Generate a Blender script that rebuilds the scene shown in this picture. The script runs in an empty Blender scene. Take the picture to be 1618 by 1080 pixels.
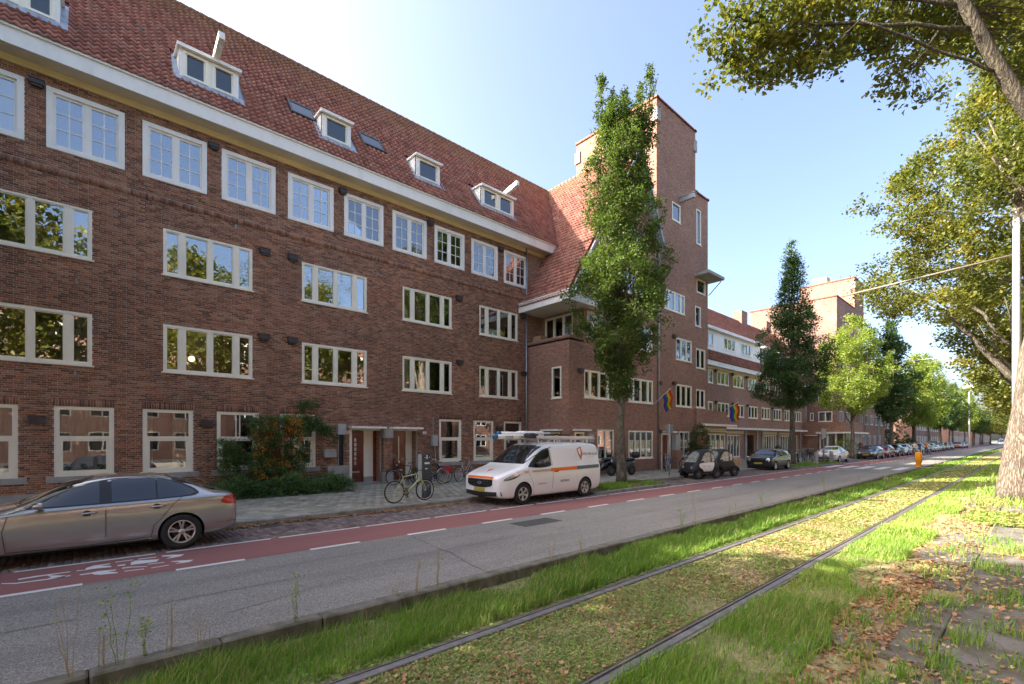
import bpy, bmesh, math, random
import numpy as np
from mathutils import Vector, Matrix, noise
from mathutils.bvhtree import BVHTree

R = random.Random(7)
NR = np.random.RandomState(11)
PI = math.pi
SC = bpy.context.scene
COL = SC.collection

# ------------------------------------------------------------------ camera, sky, sun, exposure
TH = math.radians(47.963)            # angle between the street (world X) and the line of sight
CT, ST = math.cos(TH), math.sin(TH)
HC = 2.05
FPX = 742.0                          # focal length in pixels of the 1618 px wide photograph
cam_d = bpy.data.cameras.new('camera')
cam = bpy.data.objects.new('camera', cam_d)
COL.objects.link(cam)
cam.location = (0, 0, HC)
cam.rotation_euler = (PI / 2, 0, TH - PI / 2)
cam_d.sensor_width = 36.0
cam_d.lens = FPX / 1618.0 * 36.0
cam_d.shift_y = 154.0 / 1618.0
cam_d.clip_start = 0.05
cam_d.clip_end = 3000
SC.camera = cam

SUN_AZ = Vector((-0.743, 0.669, 0)).normalized()
SUN_EL = math.radians(35)
to_sun = Vector((SUN_AZ.x * math.cos(SUN_EL), SUN_AZ.y * math.cos(SUN_EL), math.sin(SUN_EL)))
world = bpy.data.worlds.new('World')
SC.world = world
world.use_nodes = True
wn = world.node_tree
bg = wn.nodes['Background']
sky = wn.nodes.new('ShaderNodeTexSky')
sky.sky_type = 'NISHITA'
sky.sun_disc = False
sky.sun_elevation = SUN_EL
sky.sun_rotation = math.atan2(SUN_AZ.x, SUN_AZ.y)
sky.altitude = 0
sky.air_density = 0.75
sky.dust_density = 4.8
sky.ozone_density = 0.9
wn.links.new(sky.outputs[0], bg.inputs[0])
bg.inputs[1].default_value = 0.14
sd = bpy.data.lights.new('sun', 'SUN')
sun = bpy.data.objects.new('sun', sd)
COL.objects.link(sun)
sun.rotation_euler = (-to_sun).to_track_quat('-Z', 'Y').to_euler()
sun.location = (-30, 30, 60)
sd.energy = 4.6
sd.angle = math.radians(0.53)
sd.color = (1.0, 0.91, 0.78)
SC.view_settings.view_transform = 'Standard'
SC.view_settings.look = 'None'
SC.view_settings.exposure = 2.05
SC.view_settings.gamma = 1
SC.view_settings.use_curve_mapping = False
SC.cycles.max_bounces = 6
SC.cycles.diffuse_bounces = 3
SC.cycles.glossy_bounces = 3
SC.cycles.transmission_bounces = 4
SC.cycles.transparent_max_bounces = 10
SC.cycles.caustics_reflective = False
SC.cycles.caustics_refractive = False
SC.cycles.use_denoising = True
SC.cycles.sample_clamp_indirect = 6


def pix(X, Y, Z):
    """Photograph pixel of a point, used only to rank pieces by how large they show."""
    t = X * CT + Y * ST
    r = X * ST - Y * CT
    return 809 + FPX * r / t, 694 - FPX * (Z - HC) / t, t


# ------------------------------------------------------------------ object helpers
def link(name, me, mat=None, parent=None, kind=None):
    o = bpy.data.objects.new(name, me)
    if mat is not None and me is not None:
        if isinstance(mat, (list, tuple)):
            for m in mat:
                me.materials.append(m)
        elif len(me.materials) == 0:
            me.materials.append(mat)
    COL.objects.link(o)
    if parent is not None:
        o.parent = parent
    if kind:
        o['kind'] = kind
    return o


def tag(o, label, cat, group=None):
    o['label'] = label
    o['category'] = cat
    if group:
        o['group'] = group
    return o


def thing(name, label, cat, loc=(0, 0, 0), rz=0, group=None):
    o = bpy.data.objects.new(name, None)
    COL.objects.link(o)
    o.location = loc
    o.rotation_euler = (0, 0, rz)
    o.empty_display_size = 0.2
    return tag(o, label, cat, group)


def copy_tree(o, parent=None):
    c = o.copy()
    COL.objects.link(c)
    c.parent = parent
    for ch in list(o.children):
        copy_tree(ch, c)
    return c


def mesh_np(name, V, F, tone=None, smooth=False, solo=None):
    """mesh from arrays, all faces with the same corner count; tone: one float per face"""
    V = np.asarray(V, dtype=np.float32).reshape(-1, 3)
    F = np.asarray(F, dtype=np.int32)
    n, k = F.shape
    me = bpy.data.meshes.new(name)
    me.vertices.add(len(V))
    me.vertices.foreach_set('co', V.ravel())
    me.loops.add(n * k)
    me.loops.foreach_set('vertex_index', F.ravel())
    me.polygons.add(n)
    me.polygons.foreach_set('loop_start', np.arange(0, n * k, k, dtype=np.int32))
    me.polygons.foreach_set('loop_total', np.full(n, k, dtype=np.int32))
    if smooth:
        me.polygons.foreach_set('use_smooth', np.ones(n, dtype=bool))
    me.update(calc_edges=True)
    if tone is not None:
        a = me.attributes.new('tone', 'FLOAT', 'FACE')
        a.data.foreach_set('value', np.asarray(tone, dtype=np.float32))
    if solo is not None:
        a = me.attributes.new('solo', 'FLOAT', 'FACE')
        a.data.foreach_set('value', np.full(n, solo, dtype=np.float32))
    return me


BOXF = np.array([[0, 1, 5, 4], [1, 3, 7, 5], [3, 2, 6, 7], [2, 0, 4, 6], [4, 5, 7, 6], [2, 3, 1, 0]])


def boxes_mesh(name, B, tones=None):
    """B: (n,6) x0 y0 z0 x1 y1 z1"""
    B = np.asarray(B, dtype=np.float32)
    n = len(B)
    V = np.zeros((n, 8, 3), dtype=np.float32)
    for i in range(8):
        V[:, i, 0] = B[:, 3 if i & 1 else 0]
        V[:, i, 1] = B[:, 4 if i & 2 else 1]
        V[:, i, 2] = B[:, 5 if i & 4 else 2]
    F = (BOXF[None] + (np.arange(n) * 8)[:, None, None]).reshape(-1, 4)
    t = None if tones is None else np.repeat(tones, 6)
    return mesh_np(name, V, F, t)


class MB:
    """collects simple shapes into one mesh"""

    def __init__(s):
        s.v = []; s.f = []; s.m = []; s.cur = 0; s.sm = []; s.smooth = False

    def add(s, vs, fs):
        b = len(s.v)
        s.v += [tuple(v) for v in vs]
        for f in fs:
            s.f.append([b + i for i in f]); s.m.append(s.cur); s.sm.append(s.smooth)
        return s

    def box(s, x0, y0, z0, x1, y1, z1):
        if x0 > x1: x0, x1 = x1, x0
        if y0 > y1: y0, y1 = y1, y0
        if z0 > z1: z0, z1 = z1, z0
        vs = [((x1 if i & 1 else x0), (y1 if i & 2 else y0), (z1 if i & 4 else z0)) for i in range(8)]
        return s.add(vs, BOXF.tolist())

    def bevbox(s, x0, y0, z0, x1, y1, z1, b=0.01):
        """box with chamfered vertical and top edges"""
        if x0 > x1: x0, x1 = x1, x0
        if y0 > y1: y0, y1 = y1, y0
        def ring(e, z):
            c = b if e else b
            i = e
            X0, X1, Y0, Y1 = x0 + i, x1 - i, y0 + i, y1 - i
            return [(X0 + b, Y0, z), (X1 - b, Y0, z), (X1, Y0 + b, z), (X1, Y1 - b, z), (X1 - b, Y1, z), (X0 + b, Y1, z), (X0, Y1 - b, z), (X0, Y0 + b, z)]
        vs = ring(0, z0) + ring(0, z1 - b) + ring(b, z1)
        fs = [[k, (k + 1) % 8, 8 + (k + 1) % 8, 8 + k] for k in range(8)]
        fs += [[8 + k, 8 + (k + 1) % 8, 16 + (k + 1) % 8, 16 + k] for k in range(8)]
        fs += [list(range(16, 24)), list(range(7, -1, -1))]
        return s.add(vs, fs)

    def tube(s, pts, r, n=8, caps=True):
        pts = [Vector(p) for p in pts]
        rr = r if isinstance(r, (list, tuple)) else [r] * len(pts)
        rings = []
        up = None
        for i, p in enumerate(pts):
            d = (pts[min(i + 1, len(pts) - 1)] - pts[max(i - 1, 0)])
            if d.length < 1e-9: d = Vector((0, 0, 1))
            d.normalize()
            if up is None:
                up = Vector((0, 0, 1)) if abs(d.z) < .9 else Vector((1, 0, 0))
            a = d.cross(up)
            if a.length < 1e-6: a = d.orthogonal()
            a.normalize()
            b = a.cross(d).normalized()
            up = b
            rings.append([p + (a * math.cos(2 * PI * k / n) + b * math.sin(2 * PI * k / n)) * rr[i] for k in range(n)])
        vs = [v for ring in rings for v in ring]
        fs = []
        for i in range(len(pts) - 1):
            for k in range(n):
                fs.append([i * n + k, i * n + (k + 1) % n, (i + 1) * n + (k + 1) % n, (i + 1) * n + k])
        if caps:
            fs.append(list(range(n - 1, -1, -1)))
            fs.append([(len(pts) - 1) * n + k for k in range(n)])
        return s.add(vs, fs)

    def cyl(s, p0, p1, r, n=12):
        return s.tube([p0, p1], r, n)

    def lathe(s, prof, o, ax='z', n=20):
        """prof [(radius, height)] round an axis through o"""
        vs = []
        for (r, h) in prof:
            for k in range(n):
                a = 2 * PI * k / n
                if ax == 'z': vs.append((o[0] + r * math.cos(a), o[1] + r * math.sin(a), o[2] + h))
                elif ax == 'y': vs.append((o[0] + r * math.cos(a), o[1] + h, o[2] + r * math.sin(a)))
                else: vs.append((o[0] + h, o[1] + r * math.cos(a), o[2] + r * math.sin(a)))
        fs = []
        for i in range(len(prof) - 1):
            for k in range(n):
                f = [i * n + k, i * n + (k + 1) % n, (i + 1) * n + (k + 1) % n, (i + 1) * n + k]
                if ax == 'y': f.reverse()
                fs.append(f)
        return s.add(vs, fs)

    def prism(s, poly, axis, h0, h1):
        """poly of 2d points extruded; axis 'x': poly=(y,z), 'y': poly=(x,z), 'z': poly=(x,y)"""
        def P(p, h):
            return (h, p[0], p[1]) if axis == 'x' else (p[0], h, p[1]) if axis == 'y' else (p[0], p[1], h)
        n = len(poly)
        vs = [P(p, h0) for p in poly] + [P(p, h1) for p in poly]
        fs = [[k, (k + 1) % n, n + (k + 1) % n, n + k] for k in range(n)]
        fs += [list(range(n - 1, -1, -1)), list(range(n, 2 * n))]
        return s.add(vs, fs)

    def quad(s, a, b, c, d):
        return s.add([a, b, c, d], [[0, 1, 2, 3]])

    def mesh(s, name, fix=True):
        me = bpy.data.meshes.new(name)
        me.from_pydata(s.v, [], s.f)
        me.polygons.foreach_set('use_smooth', s.sm)
        if any(s.m): me.polygons.foreach_set('material_index', s.m)
        if fix and len(s.f) < 60000:
            bm = bmesh.new(); bm.from_mesh(me)
            bmesh.ops.recalc_face_normals(bm, faces=bm.faces)
            bm.to_mesh(me); bm.free()
        me.update()
        return me

    def build(s, name, mat, parent=None, kind=None, fix=True):
        return link(name, s.mesh(name, fix), mat, parent, kind)


UNIT = {}


def unit_box(mat):
    k = mat.name
    if k not in UNIT:
        me = boxes_mesh('piece', [[-.5, -.5, -.5, .5, .5, .5]], np.zeros(1))
        a = me.attributes.new('solo', 'FLOAT', 'FACE'); a.data.foreach_set('value', np.ones(6, dtype=np.float32))
        me.materials.append(mat); UNIT[k] = me
    return UNIT[k]


def pieces(name, stuff_name, B, mat, parent, n_solo=300, span=0):
    """countable pieces given as boxes: those that show largest become objects, the rest one joined part"""
    B = np.asarray(B, dtype=float)
    c = (B[:, :3] + B[:, 3:]) / 2
    px, py, t = pix(c[:, 0], c[:, 1], c[:, 2])
    ok = (t > .5) & (px > -5) & (px < 1623) & (py > -5) & (py < 1085)
    size = np.where(ok, (B[:, 3 + span] - B[:, span]) / np.maximum(t, .3) ** 1.5, -1)
    order = np.argsort(-size)
    solo = [i for i in order[:n_solo] if size[i] > 0]
    rest = np.ones(len(B), bool); rest[solo] = False
    me = unit_box(mat)
    for i in solo:
        o = bpy.data.objects.new(name, me)
        o.location = c[i]; o.scale = B[i, 3:] - B[i, :3]
        o.parent = parent; COL.objects.link(o)
    if rest.any():
        link(stuff_name, boxes_mesh(stuff_name, B[rest], NR.rand(int(rest.sum()))), mat, parent, 'stuff')


# ------------------------------------------------------------------ materials
def newmat(name):
    m = bpy.data.materials.new(name)
    m.use_nodes = True
    nt = m.node_tree
    return m, nt, nt.nodes['Principled BSDF']


def N(nt, typ, ins=None, **props):
    n = nt.nodes.new('ShaderNode' + typ)
    for k, v in props.items():
        setattr(n, k, v)
    for k, v in (ins or {}).items():
        s = n.inputs[k]
        if isinstance(v, bpy.types.NodeSocket): nt.links.new(v, s)
        else: s.default_value = v
    return n


def ramp(nt, fac, stops, interp='LINEAR'):
    r = nt.nodes.new('ShaderNodeValToRGB')
    r.color_ramp.interpolation = interp
    e = r.color_ramp.elements
    while len(e) < len(stops): e.new(.5)
    for x, (p, c) in zip(e, stops):
        x.position = p; x.color = (*c, 1) if len(c) == 3 else c
    nt.links.new(fac, r.inputs[0])
    return r.outputs[0]


def mixc(nt, fac, a, b, mode='MIX'):
    n = nt.nodes.new('ShaderNodeMix'); n.data_type = 'RGBA'; n.blend_type = mode
    for s, v in ((n.inputs[0], fac), (n.inputs[6], a), (n.inputs[7], b)):
        if isinstance(v, bpy.types.NodeSocket): nt.links.new(v, s)
        elif isinstance(v, (int, float)): s.default_value = v
        else: s.default_value = (*v, 1)
    return n.outputs[2]


def math_(nt, op, a, b=0.0, clamp=False):
    n = nt.nodes.new('ShaderNodeMath'); n.operation = op; n.use_clamp = clamp
    for s, v in ((n.inputs[0], a), (n.inputs[1], b)):
        if isinstance(v, bpy.types.NodeSocket): nt.links.new(v, s)
        else: s.default_value = v
    return n.outputs[0]


def bump(nt, bs, h, strength=.3, dist=.01):
    b = N(nt, 'Bump', {'Height': h, 'Strength': strength, 'Distance': dist})
    nt.links.new(b.outputs[0], bs.inputs['Normal'])


def pos(nt, scale=(1, 1, 1), obj=False):
    src = N(nt, 'TexCoord').outputs['Object'] if obj else N(nt, 'NewGeometry').outputs['Position']
    return N(nt, 'Mapping', {'Vector': src, 'Scale': scale}).outputs[0]


def noi(nt, vec, scale, detail=4, rough=.55, dist=0):
    return N(nt, 'TexNoise', {'Vector': vec, 'Scale': scale, 'Detail': detail, 'Roughness': rough, 'Distortion': dist}).outputs['Fac']


def simple(name, col, rough=.6, metal=0, var=.12, vscale=3, bmp=0, bscale=60, spec=.5, coat=0, obj=True, dirt=None):
    m, nt, b = newmat(name)
    p = pos(nt, obj=obj)
    n = noi(nt, p, vscale, 5)
    lo = tuple(max(0, c * (1 - var)) for c in col); hi = tuple(min(1, c * (1 + var)) for c in col)
    c = ramp(nt, n, [(.3, lo), (.7, hi)])
    if dirt:
        dn = noi(nt, pos(nt, (1, 1, .25), obj), dirt[1], 6, .65)
        c = mixc(nt, math_(nt, 'MULTIPLY', ramp(nt, dn, [(.5, (0, 0, 0)), (.75, (1, 1, 1))]), dirt[2]), c, dirt[0])
    nt.links.new(c, b.inputs['Base Color'])
    b.inputs['Roughness'].default_value = rough
    b.inputs['Metallic'].default_value = metal
    b.inputs['Specular IOR Level'].default_value = spec
    b.inputs['Coat Weight'].default_value = coat
    b.inputs['Coat Roughness'].default_value = .03
    if bmp: bump(nt, b, noi(nt, p, bscale, 4), bmp, .01)
    return m


def tone_socket(nt):
    a = N(nt, 'Attribute', attribute_name='tone').outputs['Fac']
    s = N(nt, 'Attribute', attribute_name='solo').outputs['Fac']
    r = N(nt, 'ObjectInfo').outputs['Random']
    return math_(nt, 'ADD', a, math_(nt, 'MULTIPLY', s, r))


def piece_mat(name, stops, rough=.85, grime=None, bscale=90, bstr=.4, extra=None, spec=.4):
    """material of separate pieces: colour from each piece's own tone plus grain"""
    m, nt, b = newmat(name)
    p = pos(nt)
    c = ramp(nt, tone_socket(nt), stops)
    n = noi(nt, p, 25, 4)
    c = mixc(nt, .5, c, ramp(nt, n, [(.3, (.6, .6, .6)), (.7, (1.3, 1.3, 1.3))]), 'MULTIPLY')
    if grime:
        g = noi(nt, p, grime[1], 6, .6)
        c = mixc(nt, ramp(nt, g, [(grime[2], (0, 0, 0)), (grime[2] + .18, (grime[3],) * 3)]), c, grime[0])
    if extra: c = extra(nt, p, c)
    nt.links.new(c, b.inputs['Base Color'])
    b.inputs['Roughness'].default_value = rough
    b.inputs['Specular IOR Level'].default_value = spec
    bump(nt, b, noi(nt, p, bscale, 4), bstr, .004)
    return m


BRK = [(0, (.13, .065, .045)), (.2, (.2, .09, .058)), (.45, (.28, .122, .075)), (.7, (.35, .155, .094)), (.9, (.41, .21, .125)), (1, (.31, .19, .13))]


def brick_extra(nt, p, c):
    big = noi(nt, p, .35, 5, .65)
    c = mixc(nt, 1.0, c, ramp(nt, big, [(.3, (.7, .7, .72)), (.5, (1, 1, 1)), (.7, (1.25, 1.2, 1.12))]), 'MULTIPLY')
    streak = noi(nt, pos(nt, (1.6, 1.6, .16)), 1.5, 6, .65)
    c = mixc(nt, ramp(nt, streak, [(.56, (0, 0, 0)), (.74, (.45, .45, .45))]), c, (.09, .06, .045))
    eff = noi(nt, pos(nt, (1, 1, .6)), 1.1, 6, .7)
    return mixc(nt, ramp(nt, eff, [(.6, (0, 0, 0)), (.78, (.35, .35, .35))]), c, (.42, .36, .32))


m_brick = piece_mat('brick_clay', BRK, extra=brick_extra)
m_mortar = simple('mortar', (.5, .44, .38), .95, vscale=2, var=.2, bmp=.3)


def brick_tex(name, cols, mortar, mult=1.0):
    m, nt, b = newmat(name)
    g = N(nt, 'NewGeometry')
    sp = N(nt, 'SeparateXYZ', {'Vector': g.outputs['Position']})
    sn = N(nt, 'SeparateXYZ', {'Vector': g.outputs['Normal']})
    u = math_(nt, 'ADD', math_(nt, 'MULTIPLY', sp.outputs[0], math_(nt, 'ABSOLUTE', sn.outputs[1])),
              math_(nt, 'MULTIPLY', sp.outputs[1], math_(nt, 'ABSOLUTE', sn.outputs[0])))
    v = N(nt, 'CombineXYZ', {'X': u, 'Y': sp.outputs[2]}).outputs[0]
    bt = N(nt, 'TexBrick', {'Vector': v, 'Color1': (*cols[0], 1), 'Color2': (*cols[1], 1), 'Mortar': (*mortar, 1), 'Scale': 1,
                            'Mortar Size': .0055, 'Mortar Smooth': .3, 'Bias': 0, 'Brick Width': .22, 'Row Height': .0625}, offset=.5)
    c = bt.outputs['Color']
    p = pos(nt)
    cell = N(nt, 'TexWhiteNoise', {'Vector': N(nt, 'VectorMath', {0: N(nt, 'VectorMath', {0: v, 1: (9.1, 32, 1)}, operation='MULTIPLY').outputs[0]}, operation='FLOOR').outputs[0]}).outputs['Value']
    c = mixc(nt, .7, c, ramp(nt, cell, [(0, (.6, .6, .6)), (1, (1.4, 1.4, 1.4))]), 'MULTIPLY')
    big = noi(nt, p, .3, 5, .6)
    c = mixc(nt, 1.0, c, ramp(nt, big, [(.3, (.8 * mult,) * 3), (.7, (1.18 * mult,) * 3)]), 'MULTIPLY')
    nt.links.new(c, b.inputs['Base Color'])
    b.inputs['Roughness'].default_value = .9
    h = math_(nt, 'SUBTRACT', 1.0, bt.outputs['Fac'])
    bump(nt, b, h, .5, .006)
    return m


m_brickt = brick_tex('brick_masonry', ((.34, .15, .097), (.21, .098, .064)), (.5, .42, .34))
m_brickt2 = brick_tex('brick_masonry_pale', ((.29, .14, .105), (.19, .095, .075)), (.42, .36, .31))
m_brickt3 = brick_tex('brick_masonry_light', ((.45, .24, .17), (.36, .18, .13)), (.5, .44, .4))


def tile_extra(nt, p, c):
    d = noi(nt, pos(nt, (1, .3, .3)), 3.5, 6, .7)
    c = mixc(nt, ramp(nt, d, [(.5, (0, 0, 0)), (.75, (.6, .6, .6))]), c, (.09, .065, .05))
    z = N(nt, 'SeparateXYZ', {'Vector': p}).outputs[2]
    lich = noi(nt, p, 2.2, 6, .75)
    hi = ramp(nt, math_(nt, 'ADD', math_(nt, 'MULTIPLY', math_(nt, 'SUBTRACT', z, 15.5), .12), math_(nt, 'MULTIPLY', lich, .7)), [(.55, (0, 0, 0)), (.85, (.5, .5, .5))])
    return mixc(nt, hi, c, (.26, .17, .08))


m_tile = piece_mat('roof_tile_clay', [(0, (.24, .09, .066)), (.3, (.32, .125, .09)), (.6, (.38, .155, .11)), (.85, (.44, .2, .14)), (1, (.3, .17, .135))], rough=.75, extra=tile_extra, bscale=40)
m_cream = simple('cream_window_paint', (.87, .83, .7), .35, var=.05, vscale=1.5, dirt=((.42, .38, .3), 3, .18))
m_white = simple('white_paint', (.88, .86, .81), .4, var=.04, vscale=1.5, dirt=((.45, .42, .36), 3, .25))
m_fascia = simple('fascia_paint', (.87, .85, .8), .5, var=.05, vscale=.8, dirt=((.4, .38, .32), 1.5, .3), obj=False)
m_soffit = simple('soffit_boards', (.68, .62, .5), .6, var=.12, vscale=.9)
m_ochre = simple('ochre_paint', (.8, .67, .4), .55, var=.1, vscale=1.2)
m_stone = simple('grey_stone', (.36, .35, .33), .85, var=.16, vscale=2.5, bmp=.4, dirt=((.12, .12, .1), 2.2, .5), obj=False)
m_lead = simple('lead_sheet', (.34, .39, .45), .5, metal=.2, var=.3, vscale=4, bmp=.3, bscale=12)
m_zinc = simple('zinc_pipe', (.36, .38, .4), .45, metal=.6, var=.15, vscale=3)
m_darkbox = simple('dark_brown_metal', (.05, .042, .042), .5, var=.2, vscale=6)
m_door = simple('varnished_red_wood', (.17, .036, .02), .25, var=.35, vscale=5, coat=.4)
m_black = simple('black_paint', (.015, .015, .016), .4, var=.2)
m_blackpl = simple('black_plastic', (.025, .025, .027), .55, var=.2)
m_rubber = simple('rubber', (.018, .018, .018), .8, var=.3, vscale=8, bmp=.1)
m_steel = simple('bright_steel', (.55, .55, .56), .28, metal=1, var=.1)
m_alloy = simple('silver_alloy', (.6, .6, .6), .3, metal=.8, var=.05)
m_chrome = simple('chrome', (.75, .75, .76), .1, metal=1, var=.02)
m_greybox = simple('grey_cabinet', (.4, .42, .42), .5, var=.08, dirt=((.2, .2, .18), 4, .3))
m_charge = simple('charcoal_powder_coat', (.05, .058, .065), .45, var=.1)
m_woodraw = simple('planed_timber', (.4, .28, .16), .7, var=.2)
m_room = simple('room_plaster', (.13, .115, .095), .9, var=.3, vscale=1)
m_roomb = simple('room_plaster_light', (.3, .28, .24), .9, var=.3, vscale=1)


def curtain_mat(name, col):
    m, nt, b = newmat(name)
    out = nt.nodes['Material Output']
    b.inputs['Base Color'].default_value = (*col, 1); b.inputs['Roughness'].default_value = .9
    tr = N(nt, 'BsdfTranslucent', {'Color': (*col, 1)})
    nt.links.new(N(nt, 'MixShader', {0: .3, 1: b.outputs[0], 2: tr.outputs[0]}).outputs[0], out.inputs[0])
    return m


m_curtain = curtain_mat('net_curtain', (.85, .82, .75))
m_curtg = curtain_mat('grey_curtain', (.4, .41, .4))


def glass_mat(name, ior, tint, wob=.0018, scale=.8, minr=.0):
    m, nt, b = newmat(name)
    out = nt.nodes['Material Output']; nt.nodes.remove(b)
    p = pos(nt)
    bn = N(nt, 'Bump', {'Height': noi(nt, p, scale, 2), 'Strength': 1, 'Distance': wob})
    fr = N(nt, 'Fresnel', {'IOR': ior, 'Normal': bn.outputs[0]}).outputs[0]
    fr = math_(nt, 'ADD', math_(nt, 'MULTIPLY', fr, 1 - minr), minr, True)
    gl = N(nt, 'BsdfGlossy', {'Color': (.95, .97, 1, 1), 'Roughness': .0, 'Normal': bn.outputs[0]})
    tr = N(nt, 'BsdfTransparent', {'Color': (*tint, 1)})
    nt.links.new(N(nt, 'MixShader', {0: fr, 1: tr.outputs[0], 2: gl.outputs[0]}).outputs[0], out.inputs[0])
    return m


m_pane = glass_mat('window_glass', 1.85, (.93, .95, .94), .003, .5, .12)
m_farpane, _nt, _b = newmat('far_window_glass')
_b.inputs['Base Color'].default_value = (.02, .024, .028, 1); _b.inputs['Roughness'].default_value = .04; _b.inputs['IOR'].default_value = 1.9


def paint(name, col, metal=.0, rough=.35, coat=1.0):
    m, nt, b = newmat(name)
    n = noi(nt, pos(nt, obj=True), 900, 1)
    c = mixc(nt, .12, col, ramp(nt, n, [(.4, (.3, .3, .3)), (.6, (1, 1, 1))]), 'MULTIPLY') if metal else None
    if c is not None: nt.links.new(c, b.inputs['Base Color'])
    else: b.inputs['Base Color'].default_value = (*col, 1)
    b.inputs['Metallic'].default_value = metal; b.inputs['Roughness'].default_value = rough
    b.inputs['Coat Weight'].default_value = coat; b.inputs['Coat Roughness'].default_value = .02
    return m


m_carglass, _nt, _b = newmat('tinted_car_glass')
_b.inputs['Base Color'].default_value = (.012, .015, .017, 1); _b.inputs['Roughness'].default_value = .02
_b.inputs['IOR'].default_value = 1.75; _b.inputs['Coat Weight'].default_value = .3; _b.inputs['Coat Roughness'].default_value = .0
m_lamp = simple('lamp_glass', (.5, .52, .54), .08, metal=.5, var=.3, vscale=20, coat=1)
m_red = simple('red_lens', (.45, .01, .008), .12, var=.1, coat=1)
m_amber = simple('amber_lens', (.6, .2, .02), .2, var=.1)
m_plate = simple('yellow_plate', (.5, .36, .05), .5, var=.04)
# ------------------------------------------------------------------ ground materials
def asphalt():
    m, nt, b = newmat('asphalt')
    p = pos(nt)
    vo = N(nt, 'TexVoronoi', {'Vector': p, 'Scale': 105}).outputs['Color']
    sp = N(nt, 'SeparateColor', {0: vo}).outputs[0]
    c = ramp(nt, sp, [(0, (.12, .11, .096)), (.4, (.2, .184, .162)), (.8, (.285, .262, .233)), (1, (.42, .39, .35))])
    big = noi(nt, pos(nt, (.25, 1, 1)), .9, 5, .6)
    c = mixc(nt, 1, c, ramp(nt, big, [(.3, (.84, .84, .84)), (.7, (1.14, 1.13, 1.12))]), 'MULTIPLY')
    st = noi(nt, pos(nt, (.12, 1.6, 1)), 1.2, 3, .5)
    c = mixc(nt, ramp(nt, st, [(.5, (0, 0, 0)), (.75, (.4, .4, .4))]), c, (.11, .104, .1))
    oil = noi(nt, p, .7, 6, .7)
    c = mixc(nt, ramp(nt, oil, [(.6, (0, 0, 0)), (.72, (.35, .35, .35))]), c, (.07, .066, .062))
    nt.links.new(c, b.inputs['Base Color'])
    b.inputs['Roughness'].default_value = .85
    bump(nt, b, math_(nt, 'ADD', sp, noi(nt, p, 160, 3)), .35, .004)
    return m


def redlane():
    m, nt, b = newmat('red_asphalt')
    p = pos(nt)
    n = noi(nt, p, 260, 3)
    c = ramp(nt, n, [(.3, (.2, .075, .066)), (.55, (.3, .12, .105)), (.8, (.37, .18, .16))])
    c = mixc(nt, ramp(nt, noi(nt, pos(nt, (.2, 1.2, 1)), 1.3, 5, .65), [(.45, (0, 0, 0)), (.75, (.5, .5, .5))]), c, (.12, .06, .055))
    nt.links.new(c, b.inputs['Base Color'])
    b.inputs['Roughness'].default_value = .8
    bump(nt, b, n, .3, .003)
    return m


def linepaint():
    m, nt, b = newmat('road_marking_paint')
    out = nt.nodes['Material Output']
    p = pos(nt)
    b.inputs['Base Color'].default_value = (.68, .67, .64, 1); b.inputs['Roughness'].default_value = .7
    w = noi(nt, p, 45, 6, .75)
    tr = N(nt, 'BsdfTransparent')
    nt.links.new(N(nt, 'MixShader', {0: ramp(nt, w, [(.3, (1, 1, 1)), (.4, (0, 0, 0))]), 1: b.outputs[0], 2: tr.outputs[0]}).outputs[0], out.inputs[0])
    return m


def soilmat(name, cols, sc):
    m, nt, b = newmat(name)
    p = pos(nt)
    n = noi(nt, p, sc, 8, .7)
    c = ramp(nt, n, cols)
    big = noi(nt, p, 1.2, 4)
    c = mixc(nt, 1, c, ramp(nt, big, [(.3, (.75, .8, .7)), (.7, (1.2, 1.15, 1.1))]), 'MULTIPLY')
    nt.links.new(c, b.inputs['Base Color'])
    b.inputs['Roughness'].default_value = .95
    bump(nt, b, noi(nt, p, sc * 2, 6, .7), .9, .02)
    return m


m_asphalt, m_redlane, m_line = asphalt(), redlane(), linepaint()
m_soil = soilmat('dark_soil', [(.3, (.05, .04, .025)), (.5, (.09, .08, .04)), (.7, (.08, .11, .035))], 9)
m_bed = soilmat('track_bed_moss', [(.25, (.12, .09, .065)), (.42, (.24, .19, .12)), (.55, (.33, .29, .14)), (.7, (.38, .31, .19)), (.85, (.22, .28, .08))], 14)
m_kerb = simple('concrete_kerb', (.27, .26, .24), .9, var=.25, vscale=4, bmp=.5, dirt=((.07, .075, .035), 2.5, .7), obj=False)
m_kerbd = simple('mossy_concrete', (.16, .145, .115), .95, var=.35, vscale=6, bmp=.7, dirt=((.06, .075, .02), 4, .8), obj=False)
m_rail = simple('worn_rail_steel', (.19, .175, .165), .5, metal=.3, var=.25, vscale=9, bmp=.05, obj=False)
m_railside = simple('rusty_rail_steel', (.08, .055, .04), .85, var=.3, vscale=14, obj=False)
m_pave = piece_mat('concrete_paving', [(0, (.3, .28, .21)), (.4, (.37, .345, .265)), (.75, (.42, .39, .31)), (1, (.5, .46, .38))], .9,
                   grime=((.1, .1, .07), 1.6, .5, .5), bscale=150, bstr=.3)
m_clinker = piece_mat('clinker_paving', [(0, (.13, .105, .1)), (.4, (.21, .16, .145)), (.75, (.27, .2, .18)), (1, (.31, .26, .235))], .85,
                      grime=((.05, .045, .035), 1.6, .52, .6))
m_slab = piece_mat('old_concrete_slab', [(0, (.12, .11, .1)), (.5, (.175, .16, .148)), (1, (.23, .21, .19))], .92,
                   grime=((.085, .07, .045), 1.9, .42, .8), bscale=45, bstr=1.0)
m_joint = simple('joint_sand', (.16, .15, .12), .95, var=.3, vscale=5, obj=False)

# ------------------------------------------------------------------ ground sheets
XA, XB = -60, 620


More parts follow.
